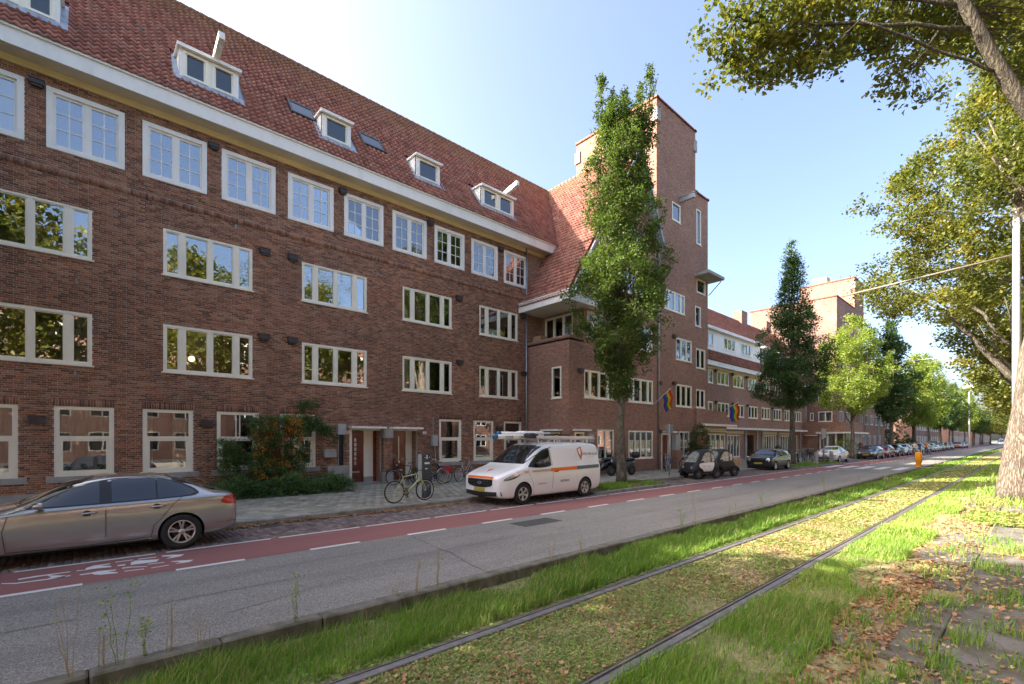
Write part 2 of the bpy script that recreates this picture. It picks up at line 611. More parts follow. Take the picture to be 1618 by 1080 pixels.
def sheet(name, x0, x1, y0, y1, z, m, thick=.12, nx=1):
    mb = MB()
    for i in range(nx):
        mb.box(x0 + (x1 - x0) * i / nx, y0, z - thick, x0 + (x1 - x0) * (i + 1) / nx, y1, z)
    return mb.build(name, m, None, 'structure')


mb = MB(); mb.quad((-900, -900, -.32), (1500, -900, -.32), (1500, 900, -.32), (-900, 900, -.32))
mb.build('ground', m_soil, None, 'structure')
road = sheet('road', XA, XB, 5.64, 9.0, 0, m_asphalt)
lane = sheet('cycle_lane', XA, XB, 9.0, 10.56, 0, m_redlane)
mb = MB()
for k in range(-6, 120):
    a = 1.5 + 2.045 * k
    if 40 < a < 45.5: continue
    mb.box(a - .48, 8.96, .0, a + .48, 9.06, .004)
mb.build('lane_dash_line', m_line, None, 'structure')
mb = MB()
k = 0
a = -30.0
while a < 200:
    L = 1.9 + .5 * math.sin(a * 3.3)
    if not 39.5 < a < 45: mb.box(a, 10.5, .0, a + L, 10.575, .004)
    a += L + .16
mb.build('lane_edge_line', m_line, None, 'structure')
mb = MB()
for i in range(5):
    y = 10.2 - i
    mb.box(40.2, y - .26, 0, 44.4, y + .26, .0045)
mb.build('zebra_crossing', m_line, None, 'structure')
# bicycle mark on the lane, drawn as a Dutch bicycle symbol stretched along the lane
mb = MB()


for P in [[(-0.770, 9.970), (-0.590, 10.010), (-0.210, 10.000), (-0.210, 9.950), (-0.580, 9.920), (-0.760, 9.890)], [(-0.920, 9.830), (-0.770, 9.710), (-0.450, 9.690), (-0.200, 9.720), (-0.200, 9.660), (-0.450, 9.620), (-0.770, 9.650), (-0.920, 9.780)], [(-0.490, 10.000), (-0.400, 9.870), (-0.260, 9.750), (-0.260, 9.640), (-0.450, 9.690), (-0.410, 9.770)], [(-0.140, 10.000), (-0.040, 9.960), (-0.030, 10.090), (0.060, 10.200), (0.270, 10.210), (0.260, 10.140), (0.140, 10.120), (0.270, 9.990), (0.270, 9.900), (0.060, 9.950), (-0.040, 9.930), (-0.140, 9.940)], [(-0.100, 9.680), (0.030, 9.680), (0.110, 9.730), (0.320, 9.660), (0.320, 9.600), (0.220, 9.600), (0.330, 9.450), (0.330, 9.380), (0.130, 9.440), (0.060, 9.520), (0.040, 9.600), (-0.100, 9.610)], [(0.330, 10.270), (0.560, 10.270), (0.560, 10.210), (0.330, 10.210)], [(0.350, 9.980), (0.450, 9.970), (0.440, 9.870), (0.340, 9.900)], [(0.520, 10.040), (0.580, 10.150), (0.900, 9.990), (0.840, 9.820), (0.510, 9.850)], [(0.400, 9.730), (0.490, 9.720), (0.700, 9.580), (0.700, 9.540), (0.490, 9.650), (0.390, 9.650)], [(0.410, 9.470), (0.650, 9.430), (0.650, 9.380), (0.410, 9.420)], [(0.630, 10.270), (0.880, 10.240), (0.870, 10.180), (0.630, 10.200)], [(0.740, 9.420), (0.970, 9.450), (0.970, 9.400), (0.740, 9.380)], [(0.720, 9.740), (0.940, 9.710), (0.930, 9.660), (0.720, 9.690)], [(0.960, 10.280), (1.100, 10.230), (1.270, 10.120), (1.190, 9.990), (0.980, 9.940), (1.080, 10.070), (0.950, 10.200)], [(1.030, 9.690), (1.170, 9.640), (1.330, 9.560), (1.250, 9.430), (1.050, 9.440), (1.150, 9.530), (1.030, 9.640)]]:
    mb.add([(x, y, .0045) for x, y in P], [list(range(len(P)))])
mb.build('bicycle_symbol', m_line, None, 'structure', fix=False)

# parking strip of clinkers
mb = MB(); mb.box(XA, 10.56, -.12, XB, 12.4, -.012)
park = mb.build('parking_strip', m_joint, None, 'structure')
B = []
bx = -3.5
row = 0
while bx < 34:
    y = 10.58 + (.1 if row % 2 else 0)
    if row % 2: B.append([bx + .003, 10.58, -.05, bx + .097, 10.675, .0])
    while y < 12.36:
        y1 = min(y + .2, 12.39)
        j = R.uniform(-.002, .0025)
        if not (13.9 < bx < 19.6 and y > 10.7): B.append([bx + .003, y + .003, -.05, bx + .097, y1 - .003, j])
        y += .2
    bx += .1; row += 1
pieces('paving_brick', 'paving_bricks_joined', B, m_clinker, park, 260, span=1)
mb = MB(); mb.box(34, 10.58, -.05, XB, 12.39, 0); mb.box(XA, 10.58, -.05, -3.5, 12.39, 0)
link('far_paving', mb.mesh('far_paving'), m_clinker, park)

# pavement of 30 cm slabs
mb = MB(); mb.box(XA, 12.52, -.1, XB, 19.05, .108)
pav = mb.build('pavement', m_joint, None, 'structure')
B = []
row = 0
y = 12.54
while y < 19.0:
    bx = -5 + (.15 if row % 2 else 0)
    while bx < 36:
        j = R.uniform(-.0025, .0035)
        B.append([bx + .003, y + .003, .06, bx + .297, min(y + .297, 19.04), .12 + j])
        bx += .3
    y += .3; row += 1
pieces('paving_slab', 'paving_slabs_joined', B, m_pave, pav, 300, span=0)
mb = MB(); mb.box(36, 12.54, .06, XB, 19.04, .12); mb.box(XA, 12.54, .06, -5, 19.04, .12)
link('far_paving', mb.mesh('far_paving'), m_pave, pav)
# lighter worn slabs / slots round the charging post
mb = MB()
for (a, b, c, d) in ((5.0, 12.9, 5.3, 13.1), (8.0, 12.66, 9.6, 12.78), (6.35, 12.7, 6.9, 12.8), (2.6, 12.75, 3.2, 12.95)):
    mb.box(a, b, .1, c, d, .127)
link('pale_slab', mb.mesh('pale_slab'), m_stone, pav)

# kerb stones along the pavement
B = []
bx = -8
while bx < 60:
    if not 13.6 < bx < 19.4: B.append([bx + .004, 12.4, -.1, bx + .996, 12.52, .12 + R.uniform(-.004, .004)])
    bx += 1
kerb = MB(); kerb.box(60, 12.4, -.1, XB, 12.52, .12); kerb.box(XA, 12.4, -.1, -8, 12.52, .12)
kerb = kerb.build('pavement_kerb', m_kerb, None, 'structure')
for q in B:
    m2 = MB(); m2.bevbox(*q, b=.012)
    link('kerb_stone', m2.mesh('kerb_stone'), m_kerb, kerb)


def gz(x, y):
    """height of the tram reserve surface"""
    if y > 3.95: return -.035 - .13 * min(1, (y - 3.95) / 1.3)
    if y > 2.45: return -.03
    if y > 1.5: return -.03 + .03 * (2.45 - y)
    return -.0


# verges round the street trees
m_verge = soilmat('verge_soil', [(.3, (.06, .05, .03)), (.5, (.1, .085, .04)), (.7, (.1, .13, .04))], 8)
for (a, b) in ((13.9, 19.2), (37.6, 47.5)):
    mb = MB(); mb.box(a + .1, 10.86, -.05, b - .1, 12.6, .09)
    mb.build('tree_verge', m_verge, None, 'structure')
    mb = MB()
    n = int((b - a))
    w = (b - a) / n
    for i in range(n): mb.bevbox(a + i * w + .003, 10.76, -.08, a + (i + 1) * w - .003, 10.86, .11, .01)
    for xx in (a, b - .1):
        for yy in (10.87, 11.64): mb.bevbox(xx, yy, -.08, xx + .1, yy + .75, .11, .01)
    mb.build('verge_kerb', m_kerb, None, 'structure')

# kerb between road and tram reserve
tk = MB(); tk.box(70, 5.42, -.25, XB, 5.64, .012); tk.box(XA, 5.42, -.25, -1, 5.64, .012)
tk = tk.build('reserve_kerb', m_kerbd, None, 'structure')
bx = -1.0
while bx < 70:
    dy = R.uniform(-.012, .012)
    m2 = MB(); m2.bevbox(bx + .004, 5.44 + dy, -.25, bx + .996, 5.64, .014 + R.uniform(-.006, .008), .02)
    link('kerb_stone', m2.mesh('kerb_stone'), m_kerbd, tk)
    bx += 1

# tram reserve as a gently shaped sheet
xs = np.concatenate([np.arange(-10, 30, .5), np.arange(30, 120, 3), np.arange(120, 640, 40)])
ys = np.array([5.45, 5.2, 4.9, 4.6, 4.3, 4.05, 3.97, 3.86, 3.5, 3.2, 2.9, 2.57, 2.45, 2.2, 1.9, 1.6, 1.3, .9, .4, -.2, -1, -2, -4, -7, -12])
V = []; F = []
for i, xx in enumerate(xs):
    for j, yy in enumerate(ys):
        V.append((xx, yy, gz(xx, yy) - (.02 if yy < 1.3 else 0) + (.012 * math.sin(xx * 2.1 + yy * 3) if yy > 4.05 or yy < 2.3 else .004 * math.sin(xx * 5 + yy * 7))))
ny = len(ys)
for i in range(len(xs) - 1):
    for j in range(ny - 1):
        F.append((i * ny + j, (i + 1) * ny + j, (i + 1) * ny + j + 1, i * ny + j + 1))
F = np.array(F)[:, ::-1]
link('tram_reserve', mesh_np('tram_reserve', V, F, smooth=True), m_bed, None, 'structure')


# grooved rails
def rail(yc):
    prof = [(-.075, -.18), (-.075, -.012), (-.068, -.004), (-.03, 0.004), (-.006, .004), (.0, -.03), (.03, -.03), (.034, -.004), (.05, -.004), (.055, -.012), (.055, -.18)]
    rr = MB()
    rr.prism([(yc + p[0] * 1, p[1]) for p in prof], 'x', XA, XB)
    o = rr.build('tram_rail', m_rail, None)
    return o


ra = rail(3.93); rb_ = rail(2.49)
tag(ra, 'worn steel tram rail on the road side of the grass track', 'rail', 'rails of the tram track')
tag(rb_, 'worn steel tram rail on the footpath side of the grass track', 'rail', 'rails of the tram track')
for yc in (3.93, 2.49):
    mb = MB()
    mb.box(XA, yc + .058, -.2, XB, yc + .1, -.022)
    mb.build('rail_packing', m_railside, ra if yc > 3 else rb_)
    if yc < 3:
        mb = MB(); mb.box(XA, yc - .115, -.2, XB, yc - .078, -.012); mb.build('concrete_strip', m_kerbd, rb_)
# concrete crossing strip over the track
mb = MB()
mb.box(44.6, 2.6, -.1, 46.2, 3.8, .002); mb.box(44.6, 4.0, -.1, 46.2, 5.42, .002); mb.box(44.6, -1, -.1, 46.2, 2.38, .004)
mb.build('crossing_path', m_kerb, None, 'structure')

# ground across the boulevard, out of view, added to bounce sunlight into the shade
sheet('bounce_footpath', XA, XB, -7, -5.0, 0.0, m_joint, .1)
sheet('bounce_road', XA, XB, -14, -7.02, 0.002, m_asphalt, .1)
sheet('bounce_pavement', XA, XB, -19.98, -14.02, .1, m_kerb, .2)
# old footpath of large slabs on the right
mb = MB(); mb.box(-10, -6, -.1, 22, 1.45, -.03)
fp = mb.build('footpath', m_joint, None, 'structure')
B = []
y = 1.42
row = 0
while y > -5:
    h = R.choice([.62, .95, .8])
    bx = -8 + R.random()
    while bx < 21.5:
        L = R.uniform(.9, 1.9)
        z = R.uniform(-.006, .01)
        B.append([bx, y - h + .015, -.08, bx + L - .015, y, z])
        bx += L
    y -= h; row += 1
for i, q in enumerate(B):
    m2 = MB(); m2.bevbox(*q, b=.012)
    px_, py_, t_ = pix((q[0] + q[3]) / 2, (q[1] + q[4]) / 2, 0)
    if t_ > .5 and px_ < 1900:
        o = link('footpath_slab', m2.mesh('footpath_slab'), m_slab, fp)
        o.rotation_euler = (R.uniform(-.002, .002), R.uniform(-.002, .002), 0)
        a = o.data.attributes.new('solo', 'FLOAT', 'FACE'); a.data.foreach_set('value', np.ones(len(o.data.polygons), dtype=np.float32))
# small square stones at its edge
B = [[4.55 + i * .31, 1.43 + R.uniform(-.01, .02), -.06, 4.85 + i * .31, 1.63, .0] for i in range(3)]
for q in B:
    m2 = MB(); m2.bevbox(*q, b=.012)
    link('edge_stone', m2.mesh('edge_stone'), m_stone, fp)
# sealed cracks and a lengthwise joint in the asphalt
m_seal = simple('crack_sealant', (.045, .043, .042), .6, var=.2)
def crack(x0, y0, x1, y1, w, wob, name='sealed_crack'):
    n = max(6, int(abs(x1 - x0) + abs(y1 - y0)) * 3); q = MB(); V = []
    a = 0
    for i in range(n + 1):
        f = i / n; a = a * .7 + R.uniform(-wob, wob)
        x, y = x0 + (x1 - x0) * f, y0 + (y1 - y0) * f
        ww = w * R.uniform(.4, 1.2) / 2
        if abs(x1 - x0) > abs(y1 - y0): V += [(x, y + a - ww, .003), (x, y + a + ww, .003)]
        else: V += [(x + a - ww, y, .003), (x + a + ww, y, .003)]
    q.add(V, [[2 * i, 2 * i + 2, 2 * i + 3, 2 * i + 1] for i in range(n)])
    return q.build(name, m_seal, road, fix=False)
crack(-6, 7.3, 60, 7.32, .014, .012, 'lengthwise_joint')
crack(4.6, 5.66, 5.1, 8.9, .016, .05); crack(12.3, 5.66, 11.7, 8.9, .02, .06); crack(21, 5.66, 22, 8.9, .025, .07); crack(9.6, 6.2, 14.2, 6.6, .014, .05); crack(1.2, 6.4, 3.4, 6.9, .011, .04)
# cast iron road plate
mb = MB(); mb.bevbox(7.6, 7.95, -.02, 8.9, 8.55, .006, .01)
mb.build('road_patch', simple('dark_asphalt_patch', (.06, .058, .056), .9, var=.4, vscale=12, bmp=.5), road)
mb = MB(); mb.bevbox(.9, 15.6, .1, 1.5, 16.0, .126, .01)
# ------------------------------------------------------------------ wall, window and roof builders
class Face:
    """a wall plane: 'S' faces the street (-Y), 'W' faces down the street (-X), 'N' faces +Y"""
    def __init__(s, k, p): s.k = k; s.p = p

    def P(s, a, d, z):
        return (a, s.p - d, z) if s.k == 'S' else (s.p - d, a, z) if s.k == 'W' else (a, s.p + d, z)

    def box(s, mb, a0, a1, d0, d1, z0, z1):
        p, q = s.P(a0, d0, z0), s.P(a1, d1, z1)
        return mb.box(*p, *q)

    def rect(s, a0, a1, d0, d1, z0, z1):
        p, q = s.P(a0, d0, z0), s.P(a1, d1, z1)
        return [min(p[0], q[0]), min(p[1], q[1]), min(p[2], q[2]), max(p[0], q[0]), max(p[1], q[1]), max(p[2], q[2])]


def wall(face, a0, a1, z0, z1, holes, mat, parent, name='wall', reveal=.14, rmat=None, rd=0.0):
    """wall face with openings and their reveals"""
    A = sorted({a0, a1} | {min(max(h[i], a0), a1) for h in holes for i in (0, 1)})
    Z = sorted({z0, z1} | {min(max(h[i], z0), z1) for h in holes for i in (2, 3)})
    mb = MB()
    for i in range(len(A) - 1):
        zs = None
        for j in range(len(Z) - 1):
            ca, cz = (A[i] + A[i + 1]) / 2, (Z[j] + Z[j + 1]) / 2
            hole = any(h[0] < ca < h[1] and h[2] < cz < h[3] for h in holes)
            if not hole and zs is None: zs = Z[j]
            if (hole or j == len(Z) - 2) and zs is not None:
                ze = Z[j] if hole else Z[j + 1]
                mb.quad(face.P(A[i], 0, zs), face.P(A[i + 1], 0, zs), face.P(A[i + 1], 0, ze), face.P(A[i], 0, ze))
                zs = None
    mb.cur = 0
    for h in holes:
        q = [(h[0], h[2]), (h[1], h[2]), (h[1], h[3]), (h[0], h[3])]
        for k in range(4):
            (a, z), (b, y) = q[k], q[(k + 1) % 4]
            mb.quad(face.P(a, rd, z), face.P(b, rd, y), face.P(b, -reveal, y), face.P(a, -reveal, z))
    me = mb.mesh(name, fix=False)
    return link(name, me, mat, parent)


def lay_bricks(face, a0, a1, z0, z1, holes, proud=.007, L=.222, Hc=.0625):
    """brick boxes over a wall, clipped at the openings"""
    out = []
    nrow = int((z1 - z0) / Hc + .5)
    for r in range(nrow):
        zb = z0 + r * Hc; zt = zb + Hc - .011
        cut = sorted((h[0], h[1]) for h in holes if h[2] < zt - .01 and h[3] > zb + .01)
        spans = []; a = a0
        for (h0, h1) in cut:
            if h0 > a + .02: spans.append((a, h0))
            a = max(a, h1)
        if a < a1 - .02: spans.append((a, a1))
        for (s0, s1) in spans:
            if r % 2 == 0: x = math.floor(s0 / L) * L
            else: x = math.floor(s0 / L) * L - L * .5
            if r % 4 == 3: x -= L * .25
            while x < s1:
                b0, b1 = max(x, s0), min(x + L - .011, s1)
                if b1 - b0 > .03:
                    out.append(face.rect(b0, b1, -.03, proud + R.uniform(-.003, .003), zb, zt))
                x += L
    return out


def soldier(face, a0, a1, z0, h=.21, w=.0625, proud=.009):
    out = []
    n = max(1, round((a1 - a0) / w)); w = (a1 - a0) / n
    for i in range(n):
        out.append(face.rect(a0 + i * w, a0 + (i + 1) * w - .011, -.03, proud + R.uniform(-.003, .004), z0, z0 + h))
    return out


def curtain(face, a0, a1, z0, z1, d, mat, parent):
    n = max(3, int((a1 - a0) / .045))
    V = []; F = []
    ph = R.random() * 6
    for i in range(n + 1):
        a = a0 + (a1 - a0) * i / n
        dd = d + .022 * math.sin(i * 2.2 + ph) + .008 * math.sin(i * 5.1)
        V += [face.P(a, -dd, z0), face.P(a, -dd - .01, z1)]
    for i in range(n): F.append((2 * i, 2 * i + 2, 2 * i + 3, 2 * i + 1))
    return link('curtain', mesh_np('curtain', V, F, smooth=True), mat, parent)


def window(face, a0, a1, z0, z1, parent, style='A', frame=None, pane=None, room=True, sill=True, curt=None, label=None, tilt=False):
    """frame, sill, panes, glazing bars, room behind and curtains; returns the window part"""
    frame = frame or m_cream; pane = pane or m_pane
    W, Hh = a1 - a0, z1 - z0
    mb = MB()
    glass = []; bars = MB(); sash = None
    def fr(a, b, c, d, d0=-.10, d1=.0): face.box(mb, a, b, d0, d1, c, d)
    if style == 'T':                                        # white surround, two casements of six panes
        fr(a0, a0 + .15, z0, z1, -.09, .035); fr(a1 - .15, a1, z0, z1, -.09, .035)
        fr(a0 + .15, a1 - .15, z1 - .13, z1, -.09, .035); fr(a0 + .15, a1 - .15, z0, z0 + .12, -.09, .035)
        m = (a0 + a1) / 2
        fr(m - .05, m + .05, z0 + .12, z1 - .13, -.09, -.012)
        for (b0, b1) in ((a0 + .15, m - .05), (m + .05, a1 - .15)):
            fr(b0, b0 + .055, z0 + .12, z1 - .13, -.085, -.028); fr(b1 - .055, b1, z0 + .12, z1 - .13, -.085, -.028)
            fr(b0 + .055, b1 - .055, z0 + .12, z0 + .18, -.085, -.028); fr(b0 + .055, b1 - .055, z1 - .2, z1 - .13, -.085, -.028)
            g = (b0 + .055, b1 - .055, z0 + .18, z1 - .2)
            glass.append((*g, -.06))
            mm = (g[0] + g[1]) / 2
            face.box(bars, mm - .014, mm + .014, -.066, -.036, g[2], g[3])
            for k in (1, 2):
                zz = g[2] + (g[3] - g[2]) * k / 3
                face.box(bars, g[0], mm - .014, -.066, -.038, zz - .014, zz + .014); face.box(bars, mm + .014, g[1], -.066, -.038, zz - .014, zz + .014)
    elif style in 'AB':                                     # ribbon window of lights
        f = .075
        fr(a0, a0 + f, z0, z1); fr(a1 - f, a1, z0, z1); fr(a0 + f, a1 - f, z1 - f, z1); fr(a0 + f, a1 - f, z0, z0 + .07)
        n = 4 if style == 'A' else max(2, int(round(W / .75)))
        if style == 'A': cuts = [(.195, .085), (.5, .065), (.8, .085)]
        else: cuts = [(k / n, .06) for k in range(1, n)]
        edges = [a0 + f] + [e for c, h in cuts for e in (a0 + W * c - h, a0 + W * c + h)] + [a1 - f]
        for c, h in cuts: fr(a0 + W * c - h, a0 + W * c + h, z0 + .07, z1 - f, -.10, -.006)
        for k in range(0, len(edges), 2):
            b0, b1 = edges[k], edges[k + 1]
            s = .035
            fr(b0, b0 + s, z0 + .07, z1 - f, -.09, -.03); fr(b1 - s, b1, z0 + .07, z1 - f, -.09, -.03)
            fr(b0 + s, b1 - s, z0 + .07, z0 + .07 + s, -.09, -.03); fr(b0 + s, b1 - s, z1 - f - s, z1 - f, -.09, -.03)
            glass.append((b0 + s, b1 - s, z0 + .07 + s, z1 - f - s, -.07))
    elif style == 'G':                                      # tall sash window
        f = .12
        fr(a0, a0 + f, z0, z1, -.12, -.02); fr(a1 - f, a1, z0, z1, -.12, -.02); fr(a0 + f, a1 - f, z1 - .1, z1, -.12, -.02); fr(a0 + f, a1 - f, z0, z0 + .1, -.12, -.02)
        zt = z0 + Hh * .555
        fr(a0 + f, a1 - f, zt - .05, zt + .045, -.11, -.03)
        glass.append((a0 + f, a1 - f, zt + .045, z1 - .1, -.075))
        s = .07
        fr(a0 + f, a0 + f + s, z0 + .1, zt - .05, -.1, -.045); fr(a1 - f - s, a1 - f, z0 + .1, zt - .05, -.1, -.045)
        fr(a0 + f + s, a1 - f - s, z0 + .1, z0 + .17, -.1, -.045); fr(a0 + f + s, a1 - f - s, zt - .11, zt - .05, -.1, -.045)
        glass.append((a0 + f + s, a1 - f - s, z0 + .17, zt - .11, -.085))
        if tilt:
            for e in (-.06, .06): face.box(bars, (a0 + a1) / 2 + e - .018, (a0 + a1) / 2 + e + .018, -.08, -.06, zt + .045, z1 - .1)
    elif style == 'C':                                      # ground floor casements with glazing bars
        f = .09
        fr(a0, a0 + f, z0, z1); fr(a1 - f, a1, z0, z1); fr(a0 + f, a1 - f, z1 - f, z1); fr(a0 + f, a1 - f, z0, z0 + .09)
        n = 2 if W < 2 else 4
        for k in range(n):
            b0 = a0 + f + (W - 2 * f) * k / n; b1 = a0 + f + (W - 2 * f) * (k + 1) / n
            if k: fr(b0 - .05, b0 + .05, z0 + .09, z1 - f, -.10, -.01)
            b0 += .05 if k else 0; b1 -= .05 if k < n - 1 else 0
            glass.append((b0, b1, z0 + .09, z1 - f, -.07))
            for q in (1, 2):
                zz = z0 + .09 + (Hh - .18) * q / 3
                face.box(bars, b0, b1, -.076, -.056, zz - .012, zz + .012)
    elif style == 'S':                                      # single light
        f = .085
        fr(a0, a0 + f, z0, z1, -.1, .012); fr(a1 - f, a1, z0, z1, -.1, .012); fr(a0 + f, a1 - f, z1 - f, z1, -.1, .012); fr(a0 + f, a1 - f, z0, z0 + f, -.1, .012)
        glass.append((a0 + f, a1 - f, z0 + f, z1 - f, -.07))
    elif style == 'Q':                                      # far window: frame and two lights
        f = .09
        fr(a0, a0 + f, z0, z1, -.1, .01); fr(a1 - f, a1, z0, z1, -.1, .01); fr(a0 + f, a1 - f, z1 - f, z1, -.1, .01); fr(a0 + f, a1 - f, z0, z0 + f, -.1, .01)
        n = max(1, int(round(W / .8)))
        for k in range(1, n): fr(a0 + W * k / n - .05, a0 + W * k / n + .05, z0 + f, z1 - f, -.1, .0)
        glass.append((a0 + f, a1 - f, z0 + f, z1 - f, -.07))
    w = mb.build('window', frame, parent)
    if label: w['label'] = label
    for (b0, b1, c, d, dd) in glass:
        g = MB(); face.box(g, b0, b1, dd, dd + .008, c, d)
        g.build('pane', pane, w)
    if bars.v: bars.build('glazing_bars', frame, w)
    if sill == 'stone':
        s_ = MB(); face.box(s_, a0 - .16, a1 + .16, -.1, .045, z0 - .17, z0 - .003); s_.build('sill', m_stone, w)
    elif sill:
        s_ = MB(); face.box(s_, a0 - .05, a1 + .05, -.08, .05, z0 - .045, z0 - .003); s_.build('sill', frame, w)
    if room:
        r_ = MB(); D = 2.2; e = .02
        P = face.P
        c = [(a0 + e, z0 + e), (a1 - e, z0 + e), (a1 - e, z1 - e), (a0 + e, z1 - e)]
        big = [(a0 - .1, z0 - .1), (a1 + .1, z0 - .1), (a1 + .1, z1 + .15), (a0 - .1, z1 + .15)]
        for k in range(4):
            (x0, y0), (x1, y1) = big[k], big[(k + 1) % 4]
            r_.quad(P(x0, -.14, y0), P(x1, -.14, y1), P(x1, -D, y1), P(x0, -D, y0))
        r_.quad(*[P(x, -D, y) for x, y in big])
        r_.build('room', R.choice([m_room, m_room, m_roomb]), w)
    if curt:
        for (f0, f1, mt) in curt:
            curtain(face, a0 + .08 + (W - .16) * f0, a0 + .08 + (W - .16) * f1, z0 + .06, z1 - .06, .135, mt, w)
    return w


# pantiles -----------------------------------------------------------
def tile_verts(w=.21, l=.33, n=6, t=.018):
    V = []
    for j, (s, off) in enumerate(((0, .062), (l, .0))):
        for i in range(n + 1):
            u = i / n
            V.append((u * w * 1.03, s, off + .03 * math.sin(2 * PI * u + .6) ))
    for i in range(n + 1):
        u = i / n
        V.append((u * w * 1.03, .0, .062 - t * 2.6 + .03 * math.sin(2 * PI * u + .6)))
    F = []
    for i in range(n):
        F.append((i, i + 1, n + 2 + i, n + 1 + i))
        F.append((2 * n + 2 + i, 2 * n + 3 + i, i + 1, i))
    return np.array(V), np.array(F)


TV, TF = tile_verts()


def roof_tiles(parent, origin, ax, up, width, length, inside, n_solo=0, mat=None, gauge=.28, w=.21):
    """tiles over a slope. origin: lower corner, ax: unit vector along the eave, up: unit vector up the slope;
    inside(a, s) says whether a tile stands there"""
    mat = mat or m_tile
    ax = np.array(ax); up = np.array(up); nr = np.cross(ax, up)
    if nr[2] < 0: nr = -nr
    o = np.array(origin)
    pos_ = []
    for r in range(int(length / gauge) + 1):
        for k in range(int(width / w) + 1):
            a, s_ = k * w, r * gauge
            if a < width and s_ < length - .05 and inside(a + w / 2, s_ + gauge / 2): pos_.append((a, s_))
    pos_ = np.array(pos_)
    M3 = np.array([ax, up, nr])
    wp = o + pos_[:, :1] * ax + pos_[:, 1:] * up
    px_, py_, t = pix(wp[:, 0], wp[:, 1], wp[:, 2])
    okk = (t > .5) & (px_ > -10) & (px_ < 1625) & (py_ > -10)
    size = np.where(okk, 1 / np.maximum(t, .5), -1)
    order = np.argsort(-size)[:n_solo]
    order = [i for i in order if size[i] > 0]
    rest = np.ones(len(wp), bool); rest[order] = False
    if n_solo:
        me = mesh_np('roof_tile', TV @ M3, TF, np.zeros(len(TF)), smooth=False, solo=1.0)
        me.materials.append(mat)
        for i in order:
            ob = bpy.data.objects.new('roof_tile', me)
            ob.location = wp[i] + nr * R.uniform(-.003, .003); ob.parent = parent
            COL.objects.link(ob)
    q = wp[rest]
    jit = (NR.rand(len(q), 1) - .5) * .008
    V = (TV @ M3)[None] + q[:, None, :] + (jit * nr)[:, None, :]
    F = TF[None] + (np.arange(len(q)) * len(TV))[:, None, None]
    return link('roof_tiles_joined', mesh_np('roof_tiles_joined', V.reshape(-1, 3), F.reshape(-1, 4), np.repeat(NR.rand(len(q)), len(TF))), mat, parent, 'stuff')


def vent_box(face, a, z, parent, w=.34, h=.2, d=.16):
    mb = MB()
    face.box(mb, a - w / 2, a + w / 2, .0, d, z - h / 2 + .04, z + h / 2)
    face.box(mb, a - w / 2 - .015, a + w / 2 + .015, .0, d + .02, z + h / 2, z + h / 2 + .02)
    face.box(mb, a - w / 2 + .03, a + w / 2 - .03, .02, d - .03, z - h / 2 - .02, z - h / 2 + .04)
    return mb.build('vent_box', m_darkbox, parent)


# ================================================================== main apartment building
D = 19.07
FS = Face('S', D)
ab = thing('apartment_building', 'long dark brick apartment block with red pantile roof and white eaves, nearest on the left', 'building', (0, D, 0))
ab.location = (0, 0, 0)
X0, X1 = -12.0, 18.32
holes = []
wins = []
for k in range(-5, 9):
    a = -.91 + 2.187 * k - 2.187 + 2.187
    wins.append(('T', a, a + 1.75, 10.49, 12.26))
AX = [(-11.3, -8.67), (-2.55, .08), (1.81, 4.44), (6.17, 8.83), (10.53, 13.21), (14.93, 17.6)]
AX[0] = (-6.9, -4.27)
for (a, b) in AX:
    wins.append(('A', a, b, 7.47, 8.99)); wins.append(('A', a, b, 4.28, 5.83))
GX = [(-6.9, -5.5), (-4.9, -3.5), (-2.85, -1.47), (-.75, .59), (1.28, 2.63), (3.32, 4.65), (5.37, 6.7), (12.48, 13.8), (14.55, 15.87), (16.6, 17.9)]
for (a, b) in GX: wins.append(('G', a, b, .96, 3.03))
for st, a, b, c, d in wins:
    if b < X0 or a < X0: continue
    holes.append((a, b, c, d))
DOORS = [(8.07, 9.5), (9.93, 11.3)]
for (a, b) in DOORS: holes.append((a, b, .1, 2.5))
niche = (7.62, 7.86, .95, 2.3)
holes.append(niche)
ztop = 12.72
w_main = wall(FS, X0, X1, .1, ztop, holes, m_mortar, ab)
# bricks: one box each, with a band of soldier bricks and flat arches
arch = [(a - .02, b + .02, d + .005, d + .205) for st, a, b, c, d in wins if st == 'G' and a > X0]
bandz = (9.78, 9.96)
bh = holes + arch + [(X0, X1, bandz[0], bandz[1])] + [(X0, X1, .1, .42)] + [(a - .17, b + .17, .79, .962) for (a, b) in GX]
BR = lay_bricks(FS, X0, X1, .105, ztop, bh)
for (a, b, c, d) in arch: BR += soldier(FS, a, b, c)
BR += soldier(FS, X0, X1, bandz[0] + .01, .16, .075, .03)
pieces('brick', 'bricks_joined', BR, m_brick, w_main, 300)
# plain block added out of view on the left to keep sun off the road
mb = MB(); mb.box(-75, D, .1, X0 - .11, 27.6, 12.9); mb.add([(-75, D - .7, 13.1), (X0, D - .7, 13.1), (X0, 23, 19.5), (-75, 23, 19.5), (-75, 27, 13.1), (X0, 27, 13.1)], [[0, 1, 2, 3], [3, 2, 5, 4], [0, 3, 4], [1, 5, 2]])
mb.build('added_sun_block', m_brickt, ab)
